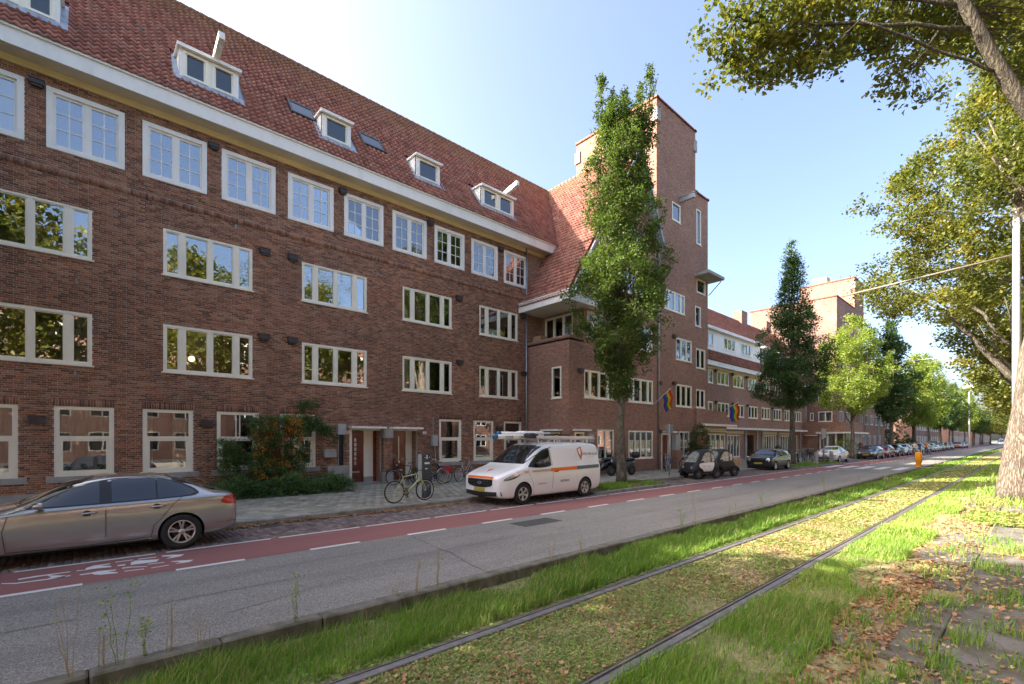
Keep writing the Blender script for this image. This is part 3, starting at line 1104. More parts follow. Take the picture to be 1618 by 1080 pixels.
# stone plinth
for (a, b) in ((X0, 7.1), (11.3, 18.31)):
    x = a
    while x < b - .05:
        mb = MB(); FS.box(mb, x + .003, min(x + 1.6, b) - .003, -.03, .03, .105, .5 if a < 0 else .42); mb.build('plinth_stone', m_stone, ab); x += 1.6
mb = MB()
x = 7.2
while x < 7.1:
    FS.box(mb, x + .003, min(x + 1.6, 7.1) - .003, -.03, .03, .105, .5); x += 1.6
mb = MB(); FS.box(mb, 7.12, 7.98, -.03, .16, .1, .98); mb.build('stone_block', m_stone, ab)
mb = MB(); FS.box(mb, 11.34, 11.8, -.03, .08, .1, .95); mb.build('stone_block', m_stone, ab)

cw, cg = m_curtain, m_curtg
for i, (st, a, b, c, d) in enumerate(wins):
    if a < X0: continue
    cu = None
    r_ = R.random()
    if st == 'T':
        cu = [(0, .12, cw), (.88, 1, cw)] if r_ < .4 else [(.02, .98, cw)] if r_ < .5 else None
    if st == 'A':
        cu = [(0, .12, cg), (.88, 1, cg)] if r_ < .5 else None
        if a > 9: cu = [(0, .13, cw), (.42, .55, cg), (.82, 1, cw)]
    if st == 'G':
        cu = [(0, 1, cw)] if (a < 0 or a > 14) else [(0, .16, cw), (.6, 1, cw)] if 1 < a < 2 else [(0, .2, cw), (.85, 1, cw)] if 5 < a < 6 else [(0, .22, cg), (.78, 1, cw)] if 12 < a < 14 or a < -2 else None
    window(FS, a, b, c, d, ab, st, m_white if st == 'T' else m_cream, curt=cu, sill='stone' if st == 'G' else False if st == 'T' else True, tilt=(3 < a < 4))
# a lit round lamp seen through a second floor window
m_glow, nt_, b_ = newmat('lamp_glow')
b_.inputs['Emission Color'].default_value = (1, .62, .25, 1); b_.inputs['Emission Strength'].default_value = 3
mb = MB(); mb.smooth = True; mb.lathe([(0, -.1), (.07, -.07), (.1, 0), (.07, .07), (0, .1)], (2.75, D + 1.2, 4.95), n=14)
mb.build('ceiling_lamp', m_glow, ab)

# entrances: recessed doors, frames, canopies, pier between
def entrance(a0, a1, door0, door1, solid):
    e = MB()
    FS.box(e, a0, a0 + .12, -.62, -.02, .24, 2.44); FS.box(e, door1, door1 + .42, -.62, -.5, .34, 2.44)
    FS.box(e, a0, a1, -.62, -.02, 2.44, 2.5)
    FS.box(e, a0 + .12, door0, -.62, -.5, .24, 2.44)
    f = e.build('door_frame', m_cream, ab)
    s = MB(); FS.box(s, a0 - .02, a1 + .02, -.62, .0, .1, .2); FS.box(s, a0, a0 + .125, -.63, -.018, .2, .42); FS.box(s, door1 - .002, door1 + .425, -.63, -.495, .2, .42)
    s.build('door_step', m_stone, ab)
    q = MB(); FS.box(q, a0, a1, -.66, -.63, .1, 2.5); FS.box(q, door1 + .42, a1, -.63, -.5, .2, 2.44)
    q.build('porch_back', m_door, ab)
    q = MB(); FS.box(q, a0 - .04, a0 - .002, -.7, -.13, .1, 2.52); FS.box(q, a1 + .002, a1 + .04, -.7, -.13, .1, 2.52); FS.box(q, a0 - .04, a1 + .04, -.7, -.13, 2.502, 2.54)
    q.build('porch_side', m_brickt, ab)
    d = MB(); FS.box(d, door0, door1, -.6, -.56, .2, 2.4)
    do = d.build('door', m_door, ab)
    g = MB()
    m = (door0 + door1) / 2
    if solid:
        for k in range(6): FS.box(g, m - .045, m + .045, -.56, -.55, .95 + k * .2, 1.1 + k * .2)
    else: FS.box(g, m - .02, m + .02, -.56, -.55, .9, 2.2)
    g.build('door_light', m_steel, do)
    l = MB(); FS.box(l, m - .22, m + .18, -.56, -.535, .6, .68); l.build('letterbox', m_steel, do)
    h = MB(); h.smooth = True; h.cyl(FS.P(door0 + .07, -.56, 1.3), FS.P(door0 + .07, -.5, 1.3), .02, 8); h.cyl(FS.P(door0 + .07, -.5, 1.3), FS.P(door0 + .17, -.5, 1.3), .015, 8)
    FS.box(h, door0 + .04, door0 + .1, -.56, -.55, 1.15, 1.42)
    h.build('handle', m_steel, do)
    return f


entrance(8.07, 9.5, 8.2, 8.93, True)
entrance(9.93, 11.3, 10.3, 10.98, False)
for (a, b) in ((8.0, 9.56), (9.87, 11.38)):
    mb = MB(); FS.box(mb, a, b, -.3, .42, 2.52, 2.6); mb.build('door_canopy', m_white, ab)
    mb = MB(); FS.box(mb, a + .05, b - .05, -.28, .38, 2.5, 2.518); mb.build('canopy_underside', m_soffit, ab)
mb = MB(); FS.box(mb, 9.5, 9.93, -.1, .3, .1, .62); FS.box(mb, 9.5, 9.93, -.1, .3, 2.12, 2.5); mb.build('pier_stone', m_stone, ab)
mb = MB(); FS.box(mb, 9.53, 9.9, -.1, .27, .62, 2.12)
pier = mb.build('brick_pier', m_mortar, ab)
BR = []
for r in range(24):
    z = .625 + r * .0625
    for k in range(2 + r % 2):
        w_ = .37 / 2 if r % 2 == 0 else .37 / 3
        BR.append(FS.rect(9.53 + k * w_ + .003, 9.53 + (k + 1) * w_ - .006, .25, .278, z, z + .051))
    BR.append([9.522, D - .26, z, 9.54, D - .02, z + .051])
link('bricks_joined', boxes_mesh('bricks_joined', BR, NR.rand(len(BR))), m_brick, pier, 'stuff')
# dark niche with drain pipe, meter cabinets, house numbers, fittings
mb = MB(); FS.box(mb, niche[0], niche[1], -.14, -.12, niche[2], niche[3]); mb.build('niche_back', m_black, ab)
for (a0, a1, z0, z1) in ((7.52, 7.86, 2.25, 2.68), (6.97, 7.45, 1.33, 1.66), (12.02, 12.3, 1.75, 2.25)):
    mb = MB(); p, q = FS.P(a0, 0.01, z0), FS.P(a1, .2, z1); mb.bevbox(*p, *q, b=.012)
    mb.build('meter_cabinet', m_greybox, ab)
mb = MB(); mb.tube([FS.P(12.2, .05, 1.75), FS.P(12.24, .05, 1.3), FS.P(12.25, .05, .95)], .022, 8); mb.tube([FS.P(12.13, .03, 2.25), FS.P(12.13, .03, 3.1)], .014, 6); mb.tube([FS.P(7.6, .03, 2.25), FS.P(7.6, .03, 1.0)], .014, 6)
mb.build('wall_conduit', m_greybox, ab)


def text_mesh(s, size, extrude=0.0, align='CENTER'):
    cu = bpy.data.curves.new('text', 'FONT'); cu.body = s; cu.size = size; cu.extrude = extrude; cu.align_x = align; cu.align_y = 'CENTER'
    o = bpy.data.objects.new('text', cu); COL.objects.link(o)
    dg = bpy.context.evaluated_depsgraph_get(); dg.update()
    me = bpy.data.meshes.new_from_object(o.evaluated_get(dg))
    bpy.data.objects.remove(o); bpy.data.curves.remove(cu)
    return me


def put_text(s, size, center, xdir, ydir, mat, parent, name='lettering', extrude=.001):
    me = text_mesh(s, size, extrude)
    X, Y = Vector(xdir).normalized(), Vector(ydir).normalized(); Z = X.cross(Y)
    M = Matrix((X, Y, Z)).transposed().to_4x4(); M.translation = Vector(center)
    me.transform(M)
    me.materials.clear()
    return link(name, me, mat, parent)


for s_, a in (('76', 7.98), ('78', 11.68)):
    mb = MB(); FS.box(mb, a - .09, a + .09, .008, .02, 2.3, 2.42); pl = mb.build('house_number', m_white, ab)
    put_text(s_, .11, FS.P(a, .023, 2.36), (1, 0, 0), (0, 0, 1), m_door, pl)
for a, z in ((-.27, 6.72), (-.3, 4.0), (7.6, 3.95), (16.3, 3.9), (3.9, 9.6), (9.3, 9.2), (17.6, 9.5), (15.3, 3.3)):
    mb = MB(); FS.box(mb, a - .035, a + .035, 0, .05, z - .04, z + .04); FS.box(mb, a - .02, a + .02, .0, .09, z + .04, z + .1); mb.build('wall_hook', m_stone, ab)
for a, z in ((-1.1, 12.22), (3.22, 12.22), (7.77, 12.25), (11.96, 12.24), (16.33, 12.22)): vent_box(FS, a, z - .02, ab, .3, .16)
for a, z in ((4.84, 8.98), (5.82, 9.0), (4.82, 5.82), (5.8, 5.84), (13.6, 9.02), (13.64, 5.85), (-1.1, 2.6), (3.03, 2.59), (16.2, 2.59), (17.95, 8.9), (18.0, 5.7)): vent_box(FS, a, z, ab)

# eaves: ochre band, soffit, fascia, gutter edge
EX = 20.42
mb = MB(); FS.box(mb, X0, 20.3, -.02, .06, 12.55, 12.74); mb.build('ochre_band', m_ochre, ab)
mb = MB(); FS.box(mb, X0, EX - .05, .0, .6, 12.74, 12.78)
x = X0
mb.build('soffit', m_soffit, ab)
mb = MB(); FS.box(mb, X0, EX, .6, .66, 12.7, 13.14); FS.box(mb, X0, EX, .58, .72, 13.14, 13.19); FS.box(mb, EX - .06, EX, .0, .6, 12.7, 13.14)
mb.build('eaves_fascia', m_fascia, ab)
mb = MB(); FS.box(mb, X0, EX, .5, .735, 13.19, 13.205); mb.build('gutter_lip', m_lead, ab)

# roof slope
EY, EZ, RY, RZ = D - .7, 13.17, 23.0, 19.5
sl = math.hypot(RY - EY, RZ - EZ); upv = ((0), (RY - EY) / sl, (RZ - EZ) / sl)
NRM = (0, -(RZ - EZ) / sl, (RY - EY) / sl)
# wing roof plane facing -X: z = 9.3 + 1.576 (X - 17.69)
def wingz(x): return 9.3 + 1.576 * (x - 17.69)
mb = MB()
XE = 17.69 + (13.17 - 9.3) / 1.576; XT = 17.69 + (19.5 - 9.3) / 1.576
mb.add([(X0, EY, EZ - .02), (XE + .3, EY, EZ - .02), (XT + .3, RY, RZ - .02), (X0, RY, RZ - .02)], [[0, 1, 2, 3]])
mb.add([(X0, RY, RZ - .02), (30, RY, RZ - .02), (30, RY + 5, 13), (X0, RY + 5, 13)], [[0, 1, 2, 3]])
roof = mb.build('roof', m_tile, ab, fix=False)
DORM = [(-1.85, .05, 2), (2.0, 4.2, 2), (6.95, 8.15, 1), (11.2, 12.5, 1), (15.1, 17.45, 2)]
SKY = [(5.97, 6.95), (8.95, 9.98)]
DORM = [(-2.2, -.62, 2), (2.25, 4.0, 2), (6.95, 8.15, 1), (11.25, 12.55, 1), (15.1, 17.35, 2)]


def slope_z(y): return EZ + (y - EY) * (RZ - EZ) / (RY - EY)
def s_of_z(z): return (z - EZ) / (RZ - EZ) * sl


def inside(a, s_):
    x = X0 + a; z = EZ + s_ * upv[2]
    if x > 17.69 + (z - 9.3) / 1.576 + .1: return False
    for (d0, d1, n) in DORM:
        if d0 - .12 < x < d1 + .12 and 14.12 < z < 15.65: return False
    for (d0, d1) in SKY:
        if d0 - .03 < x < d1 + .03 and 14.95 < z < 15.85: return False
    return True


roof_tiles(roof, (X0, EY - .03, EZ + .015), (1, 0, 0), upv, XT + .5 - X0, sl + .1, inside, 300)
# ridge tiles
mb = MB(); mb.smooth = True
x = X0
while x < XT - .2:
    mb.tube([(x, RY, RZ + .02), (x + .02, RY, RZ + .05), (x + .36, RY, RZ + .04)], [.09, .12, .1], 8); x += .35
mb.build('ridge_tiles', m_tile, roof)

# dormers
zf0, zf1 = 14.1, 15.22
yf = EY + (14.15 - EZ) * (RY - EY) / (RZ - EZ) + .02
for di, (a0, a1, n) in enumerate(DORM):
    F2 = Face('S', yf)
    yb = EY + (zf1 + .1 - EZ) * (RY - EY) / (RZ - EZ)
    c = MB()
    c.add([(a0, yf + .02, zf0), (a0, yf + .02, zf1), (a0, yb, zf1), (a1, yf + .02, zf0), (a1, yf + .02, zf1), (a1, yb, zf1)],
          [[0, 1, 2], [3, 5, 4]])
    fr_ = .16 if n == 2 else .2
    for xx in (a0, a1 - .1): F2.box(c, xx, xx + .1, -.1, .0, zf0, zf1)
    d_ = c.build('dormer', m_white, ab)
    w2 = MB()
    F2.box(w2, a0 + .1, a1 - .1, -.08, -.0, zf0, zf0 + .16); F2.box(w2, a0 + .1, a1 - .1, -.08, -.0, zf1 - .1, zf1)
    cells = [(a0 + .1, (a0 + a1) / 2 - .06), ((a0 + a1) / 2 + .06, a1 - .1)] if n == 2 else [(a0 + .1, a1 - .1)]
    if n == 2: F2.box(w2, (a0 + a1) / 2 - .06, (a0 + a1) / 2 + .06, -.08, .0, zf0 + .16, zf1 - .1)
    for (b0, b1) in cells:
        f = .07
        F2.box(w2, b0, b0 + f, -.06, .03, zf0 + .16, zf1 - .1); F2.box(w2, b1 - f, b1, -.06, .03, zf0 + .16, zf1 - .1)
        F2.box(w2, b0 + f, b1 - f, -.06, .03, zf0 + .16, zf0 + .16 + f); F2.box(w2, b0 + f, b1 - f, -.06, .03, zf1 - .1 - f, zf1 - .1)
        g = .05
        F2.box(w2, b0 + f, b0 + f + g, -.06, -.02, zf0 + .16 + f, zf1 - .1 - f); F2.box(w2, b1 - f - g, b1 - f, -.06, -.02, zf0 + .16 + f, zf1 - .1 - f)
    w2.build('window_frame', m_cream, d_)
    for (b0, b1) in cells:
        g = MB(); F2.box(g, b0 + .1, b1 - .1, -.05, -.042, zf0 + .24, zf1 - .18); g.build('pane', m_farpane, d_)
    t = MB(); t.add([(a0 - .08, yf - .16, zf1 + .04), (a1 + .08, yf - .16, zf1 + .04), (a1 + .08, yb + .15, zf1 + .12), (a0 - .08, yb + .15, zf1 + .12),
                     (a0 - .08, yf - .16, zf1 + .0), (a1 + .08, yf - .16, zf1 + .0), (a1 + .08, yb + .15, zf1 + .0), (a0 - .08, yb + .15, zf1 + .0)],
                    [[0, 1, 2, 3], [4, 5, 1, 0], [5, 6, 2, 1], [7, 4, 0, 3], [7, 6, 5, 4]])
    F2.box(t, a0 - .07, a1 + .07, .04, .155, zf1 - .06, zf1 + .0)
    t.build('dormer_roof', m_white, d_)
    t = MB()
    def sl_pt(x, z, off=.065): 
        y = EY + (z - EZ) * (RY - EY) / (RZ - EZ)
        return (x, y + NRM[1] * off, z + NRM[2] * off)
    for (e0, e1) in ((a0 - .2, a0 + .0), (a1 - .0, a1 + .2)):
        t.quad(sl_pt(e0, zf0 - .12), sl_pt(e1, zf0 - .12), sl_pt(e1, zf1 + .1), sl_pt(e0 + (.06 if e0 < a0 else 0), zf1 + .1))
    t.quad(sl_pt(a0 - .2, zf0 - .16, .075), sl_pt(a1 + .2, zf0 - .16, .075), sl_pt(a1 + .0, zf0 + .1, .06), sl_pt(a0, zf0 + .1, .06))
    t.build('lead_flashing', m_lead, d_, fix=False)
# hoist beams
for (x, L) in ((3.3, 1.0), (16.75, 1.0)):
    h = MB()
    h.add([(x - .09, yf + .2, 15.18), (x + .09, yf + .2, 15.18), (x + .09, yf + .2, 15.44), (x - .09, yf + .2, 15.44),
           (x - .09, yf - L, 15.42), (x + .09, yf - L, 15.42), (x + .09, yf - L, 15.64), (x - .09, yf - L, 15.64)],
          [[0, 1, 2, 3], [4, 5, 6, 7], [0, 4, 7, 3], [1, 5, 6, 2], [3, 2, 6, 7], [0, 1, 5, 4]])
    hb = h.build('hoist_beam', m_fascia, ab)
    k = MB(); k.tube([(x, yf - L + .2, 15.4), (x, yf - L + .2, 15.3), (x + .03, yf - L + .2, 15.24), (x + .06, yf - L + .2, 15.28)], .014, 6); k.build('hook', m_zinc, hb)
for (a0, a1) in SKY:
    s_ = MB(); P = lambda x, z, o_: sl_pt(x, z, o_)
    for (x0, x1, z0, z1) in ((a0, a1, 15.02, 15.1), (a0, a1, 15.72, 15.8), (a0, a0 + .08, 15.1, 15.72), (a1 - .08, a1, 15.1, 15.72)):
        s_.add([P(x0, z0, .02), P(x1, z0, .02), P(x1, z1, .02), P(x0, z1, .02), P(x0, z0, .11), P(x1, z0, .11), P(x1, z1, .11), P(x0, z1, .11)], BOXF.tolist() if False else [[4, 5, 6, 7], [0, 1, 5, 4], [1, 2, 6, 5], [2, 3, 7, 6], [3, 0, 4, 7]])
    o = s_.build('skylight', m_charge, ab)
    g = MB(); g.quad(P(a0 + .07, 15.09, .09), P(a1 - .07, 15.09, .09), P(a1 - .07, 15.73, .09), P(a0 + .07, 15.73, .09)); g.build('pane', m_farpane, o, fix=False)

# drain pipe in the inner corner
mb = MB(); mb.smooth = True
mb.tube([(18.22, D - .08, 12.75), (18.22, D - .08, 9.8), (18.1, D - .1, 9.55)], .045, 10); mb.tube([(18.2, D - .09, 9.05), (18.2, D - .09, .1)], .05, 10)
dp = mb.build('drain_pipe', m_zinc, ab)
mb = MB()
for z in (2, 4.5, 7, 9, 11): mb.lathe([(.062, -.02), (.062, .02)], (18.21, D - .085, z), n=10)
mb.build('pipe_bracket', m_zinc, dp)
mb = MB(); FS.box(mb, X0, 24, -8.85, -8.8, .1, 13.05); mb.box(X0 - .1, D, .1, X0, 27.9, 13); FS.box(mb, 18.33, 20.9, -.05, -.0, 7.2, 12.75); mb.build('rear_wall', m_brickt, ab)
# ================================================================== corner tower building (wing, gable and tower)
tb = thing('tower_building', 'tall brick tower building with steep gabled wing, nearer of the two towers', 'building')
FW = Face('W', 18.32); F15 = Face('S', 15.95)
hw = [(16.47, 17.15, 4.23, 5.89), (16.55, 17.5, .1, 2.45)]
wall(FW, 15.95, 19.07, .1, 7.36, hw, m_brickt, tb, 'side_wall')
window(FW, *hw[0], tb, 'S')
SW = [('A', 19.54, 22.18, 4.28, 5.78), ('A', 23.62, 26.28, 4.27, 5.72), ('C', 20.66, 22.18, .93, 2.6), ('C', 23.62, 26.26, .9, 2.58),
      ('A', 27.66, 30.3, 10.54, 11.85), ('B', 29.11, 31.28, 7.4, 8.89), ('B', 29.11, 31.28, 4.26, 5.77), ('S', 31.75, 32.6, 10.08, 11.5),
      ('B', 31.9, 33.3, 7.11, 8.53), ('B', 31.92, 33.26, 4.3, 5.63), ('S', 31.95, 32.62, 15.93, 18.4), ('S', 28.62, 29.7, 16.6, 17.8),
      ('A', 19.8, 22.3, 7.55, 8.95), ('A', 23.62, 26.2, 7.5, 8.95), ('B', 22.6, 25.2, 10.7, 12.1), ('S', 32.0, 33.3, 12.5, 13.5),
      ('C', 29.53, 30.92, .91, 2.6), ('B', 23.2, 24.6, 13.6, 14.6)]
hs = [(a, b, c, d) for _, a, b, c, d in SW] + [(27.27, 28.45, .1, 2.46), (18.75, 19.55, .1, 2.45)]
wall(F15, 18.32, 26.7, .1, 7.47, [h for h in hs if h[3] < 7.5], m_brickt, tb, 'front_wall')
wall(F15, 19.5, 26.7, 7.47, 9.1, [h for h in hs if 7.4 < h[2] < 9], m_brickt, tb, 'front_wall')
wall(F15, 19.5, 26.7, 9.1, 10.6, [], m_brickt, tb, 'front_wall')
# gable
def wz(x): return 9.3 + 1.576 * (x - 17.69)
mb = MB()
gx = [19.5, 20.6, 21.7, 22.6, 24.16, 25.2, 26.7]
gz_ = lambda x: (wz(x) if x <= 24.16 else 19.5 - 2.05 * (x - 24.16)) - .12
wins_g = [(22.6, 25.2, 10.7, 12.1), (23.2, 24.6, 13.6, 14.6)]
zc = [10.6, 10.7, 12.1, 13.6, 14.6, 20]
xc = sorted(set(gx + [23.2, 24.6]))
for i in range(len(xc) - 1):
    x0, x1 = xc[i], xc[i + 1]
    for j in range(len(zc) - 1):
        z0, z1 = zc[j], zc[j + 1]
        if any(h[0] < (x0 + x1) / 2 < h[1] and h[2] < (z0 + z1) / 2 < h[3] for h in wins_g): continue
        t0, t1 = min(z1, gz_(x0)), min(z1, gz_(x1))
        if max(t0, t1) <= z0: continue
        mb.quad((x0, 15.95, z0), (x1, 15.95, z0), (x1, 15.95, max(t1, z0)), (x0, 15.95, max(t0, z0)))
mb.build('gable', m_brickt, tb, fix=False)
for st, a, b, c, d in SW: window(F15, a, b, c, d, tb, st, room=d < 13, curt=[(0, .2, m_curtain), (.8, 1, m_curtain)] if (b - a) > 2 else None)
# balcony in the corner
mb = MB()
mb.box(18.32, 15.95, 7.2, 19.5, 19.07, 7.3)
mb.box(18.33, 16.0, 7.3, 18.55, 19.07, 7.36); mb.build('balcony_floor', m_stone, tb)
mb = MB(); mb.bevbox(18.28, 15.91, 7.362, 18.6, 19.06, 7.47, .02); mb.bevbox(18.6, 15.91, 7.362, 19.5, 16.2, 7.47, .02); mb.build('parapet_coping', m_brickt, tb)
FB = Face('W', 19.5)
wall(FB, 15.96, 19.07, 7.3, 9.1, [(16.7, 18.8, 7.5, 8.95)], m_brickt, tb, 'balcony_wall')
window(FB, 16.7, 18.8, 7.5, 8.95, tb, 'B', curt=[(0, 1, m_curtg)])
mb = MB(); mb.box(18.7, 18.35, 7.3, 19.2, 18.95, 7.85); tag(mb.build('cardboard_box', simple('cardboard', (.4, .26, .13), .8), None), 'brown cardboard box standing in the corner balcony under the red roof', 'box')
# wing eaves
mb = MB(); mb.box(17.75, 15.46, 9.07, 20.6, 19.06, 9.12); mb.build('soffit', m_soffit, tb)
mb = MB(); mb.box(17.67, 15.38, 9.03, 17.75, 19.06, 9.5); mb.box(17.75, 15.38, 9.03, 20.7, 15.46, 9.5); mb.box(17.62, 15.32, 9.5, 17.8, 19.06, 9.54); mb.box(17.8, 15.32, 9.5, 20.7, 15.5, 9.54)
mb.build('eaves_fascia', m_fascia, tb)
# wing roof
mb = MB()
mb.add([(17.69, 15.4, 9.28), (17.69, 19.07, 9.28), (24.16, 26, 19.48), (24.16, 15.4, 19.48)], [[0, 1, 2, 3]])
mb.add([(24.16, 15.4, 19.48), (24.16, 24, 19.48), (26.72, 24, 14.2), (26.72, 15.4, 14.2)], [[0, 1, 2, 3]])
wr = mb.build('roof', m_tile, tb, fix=False)
L = math.hypot(24.16 - 17.69, 10.2); upw = ((24.16 - 17.69) / L, 0, 10.2 / L)


def ins_w(a, s_):
    y = 26 - a; z = 9.3 + s_ * upw[2]
    if y < 15.42 : return False
    if z < 13.1: return y < 19.05
    ymain = EY + (z - EZ) * (RY - EY) / (RZ - EZ)
    return y < ymain + .1


roof_tiles(wr, (17.66, 26, 9.32), (0, -1, 0), upw, 10.6, L, ins_w)
mb = MB(); mb.smooth = True
for k in range(24): mb.tube([(24.16, 15.4 + k * .33, 19.52), (24.16, 15.72 + k * .33, 19.55)], .11, 8)
mb.build('ridge_tiles', m_tile, wr)
mb = MB()
mb.add([(17.69, 15.36, 9.25), (24.16, 15.36, 19.45), (24.16, 15.36, 19.25), (17.85, 15.36, 9.25), (17.69, 15.42, 9.25), (24.16, 15.42, 19.45), (24.16, 15.42, 19.25), (17.85, 15.42, 9.25)], [[0, 1, 2, 3], [4, 5, 6, 7], [0, 1, 5, 4], [3, 2, 6, 7]])
mb.add([(24.16, 15.36, 19.5), (26.7, 15.36, 14.3), (26.7, 15.36, 14.0), (24.16, 15.36, 19.2), (24.16, 15.9, 19.5), (26.7, 15.9, 14.3), (26.7, 15.9, 14.0), (24.16, 15.9, 19.2)], [[0, 1, 2, 3], [4, 5, 6, 7], [0, 1, 5, 4], [3, 2, 6, 7]])
mb.build('verge_board', m_lead, wr)
mb = MB(); mb.quad((18.3, D - .02, 9.5), (18.62, D - .02, 9.5), (20.95, D - .02, 13.2), (20.65, D - .02, 13.2)); mb.build('lead_flashing', m_lead, wr, fix=False)


# tower
def block(x0, x1, y0, y1, z0, z1, parent, mat, name='tower', front=True):
    m = MB()
    m.quad((x0, y1, z0), (x0, y0, z0), (x0, y0, z1), (x0, y1, z1))
    m.quad((x1, y0, z0), (x1, y1, z0), (x1, y1, z1), (x1, y0, z1))
    m.quad((x1, y1, z0), (x0, y1, z0), (x0, y1, z1), (x1, y1, z1))
    m.quad((x0, y0, z1), (x1, y0, z1), (x1, y1, z1), (x0, y1, z1))
    if front: m.quad((x0, y0, z0), (x1, y0, z0), (x1, y0, z1), (x0, y0, z1))
    return m.build(name, mat, parent, fix=False)


tw = block(26.7, 31.8, 15.95, 22.5, .1, 23.72, tb, m_brickt, front=False)
wall(F15, 26.7, 31.8, .1, 23.72, [h for h in hs if h[0] > 26.7 and h[1] < 31.8], m_brickt, tw, 'tower_front')
lw = block(31.8, 33.7, 15.95, 20.5, .1, 19.5, tb, m_brickt, 'side_tower', front=False)
wall(F15, 31.8, 33.7, .1, 19.5, [(max(h[0], 31.8), h[1], h[2], h[3]) for h in hs if h[1] > 31.8], m_brickt, lw, 'tower_front')
m_coping = simple('red_coping_tiles', (.3, .1, .06), .8, var=.3, vscale=6, bmp=.4, obj=False)


def coping(x0, x1, y0, y1, z, parent, seg=.3):
    m = MB()
    n = int((x1 - x0) / seg)
    for i in range(n):
        a, b = x0 - .08 + (x1 - x0 + .16) * i / n, x0 - .08 + (x1 - x0 + .16) * (i + 1) / n
        for (p, q) in ((y0 - .08, y0 + .25), (y1 - .25, y1 + .08)): m.add([(a, p, z), (b - .01, p, z), (b - .01, q, z + .0), (a, q, z), (a, p, z + .1), (b - .01, p, z + .1), (b - .01, q, z + .2), (a, q, z + .2)], [[0, 1, 5, 4], [4, 5, 6, 7], [1, 2, 6, 5], [3, 0, 4, 7], [2, 3, 7, 6]])
    n = int((y1 - y0) / seg)
    for i in range(n):
        a, b = y0 - .08 + (y1 - y0 + .16) * i / n, y0 - .08 + (y1 - y0 + .16) * (i + 1) / n
        m.box(x0 - .085, a, z, x0 + .2, b - .01, z + .13 + .0 * i); m.box(x1 - .2, a, z + .001, x1 + .085, b - .01, z + .13)
    return m.build('coping', m_coping, parent)


coping(26.7, 31.8, 15.95, 22.5, 23.72, tw); coping(31.8, 33.7, 15.95, 20.5, 19.5, lw)
mb = MB()
for (x, y) in ((26.7, 15.95), (31.8, 15.95), (26.7, 22.5)):
    sx = -1 if x < 30 else 1; sy = -1 if y < 20 else 1
    mb.box(x - sx * .35, y - sy * .35, 22.3, x + sx * .09, y + sy * .09, 23.1)
mb.build('corner_block', m_stone, tw)
mb = MB(); mb.box(31.65, 14.9, 13.55, 34.1, 17.5, 13.75); mb.build('concrete_canopy', m_stone, lw)
mb = MB(); mb.tube([(33.75, 15.9, 12.6), (34.0, 15.1, 13.5)], .03, 6); mb.build('canopy_strut', m_black, lw)
mb = MB(); mb.box(29.55, 14.9, 18.02, 29.75, 16.0, 18.32); mb.box(29.5, 14.85, 18.32, 29.8, 16.0, 18.36); mb.build('hoist_beam', m_zinc, tw)
mb = MB(); mb.smooth = True; mb.tube([(26.86, 15.88, .1), (26.86, 15.88, 14.0)], .055, 8)
dp = mb.build('drain_pipe', m_zinc, tb)
mb = MB(); mb.lathe([(.06, 0), (.1, .1), (.16, .5), (.16, .62), (.2, .64), (.1, .95), (.03, 1.1)], (26.86, 15.86, 13.9), n=8); mb.build('rainwater_hopper', m_zinc, dp)
# entrances of the tower building
def small_door(face, a0, a1, parent, canopy=True):
    m = MB(); face.box(m, a0, a0 + .12, -.25, 0, .1, 2.45); face.box(m, a1 - .12, a1, -.25, 0, .1, 2.45); face.box(m, a0 + .12, a1 - .12, -.25, 0, 2.35, 2.45)
    f = m.build('door_frame', m_cream, parent)
    m = MB(); face.box(m, a0 + .12, a1 - .12, -.24, -.2, .1, 2.35); m.build('door', m_door, f)
    if canopy:
        m = MB(); face.box(m, a0 - .15, a1 + .15, -.0, .4, 2.5, 2.58); m.build('door_canopy', m_white, parent)


small_door(FW, 16.55, 17.5, tb); small_door(F15, 18.75, 19.55, tb); small_door(F15, 27.27, 28.45, tb)
mb = MB(); mb.bevbox(28.48, 15.5, .12, 29.2, 15.93, 1.35, .02); mb.build('brick_planter', m_brickt, tb)
mb = MB(); 
for q in ((28.5, 15.6, 1.36, 29.1, 15.93, 2.35), (29.12, 15.75, 1.6, 29.35, 15.94, 2.3), (19.65, 15.7, 1.9, 20.1, 15.94, 2.35)):
    mb = MB(); mb.bevbox(*q, .015); mb.build('meter_cabinet', m_greybox, tb)
mb = MB(); F15.box(mb, 22.75, 23.05, .0, .03, 1.35, 1.75); nb = mb.build('notice_board', m_white, tb)
mb = MB(); F15.box(mb, 22.78, 23.02, .03, .034, 1.62, 1.72); mb.build('notice_header', m_red, nb)
for a, z in ((22.75, 5.7), (27.0, 5.6), (19.2, 5.65), (28.8, 5.75), (28.8, 8.85), (27.0, 2.55)): vent_box(F15, a, z, tb)
# low shop attached at the foot of the tower
mb = MB(); mb.box(33.7, 15.95, 3.16, 36.9, 19.05, 4.2); mb.box(31.6, 15.75, 3.16, 33.7, 15.949, 4.2); mb.box(31.6, 15.76, .1, 31.9, 15.949, 3.1)
mb.box(33.69, 18.0, .1, 36.9, 19.05, 3.16)
mb.box(36.7, 15.96, .1, 36.9, 18.0, 3.1); sh = mb.build('shop_bay', m_brickt, tb)
mb = MB(); F15.box(mb, 31.9, 37.2, -.05, .65, 3.02, 3.17); mb.build('shop_canopy', m_white, sh)
m_lattice = simple('varnished_lattice', (.42, .27, .1), .5, var=.3, vscale=7)


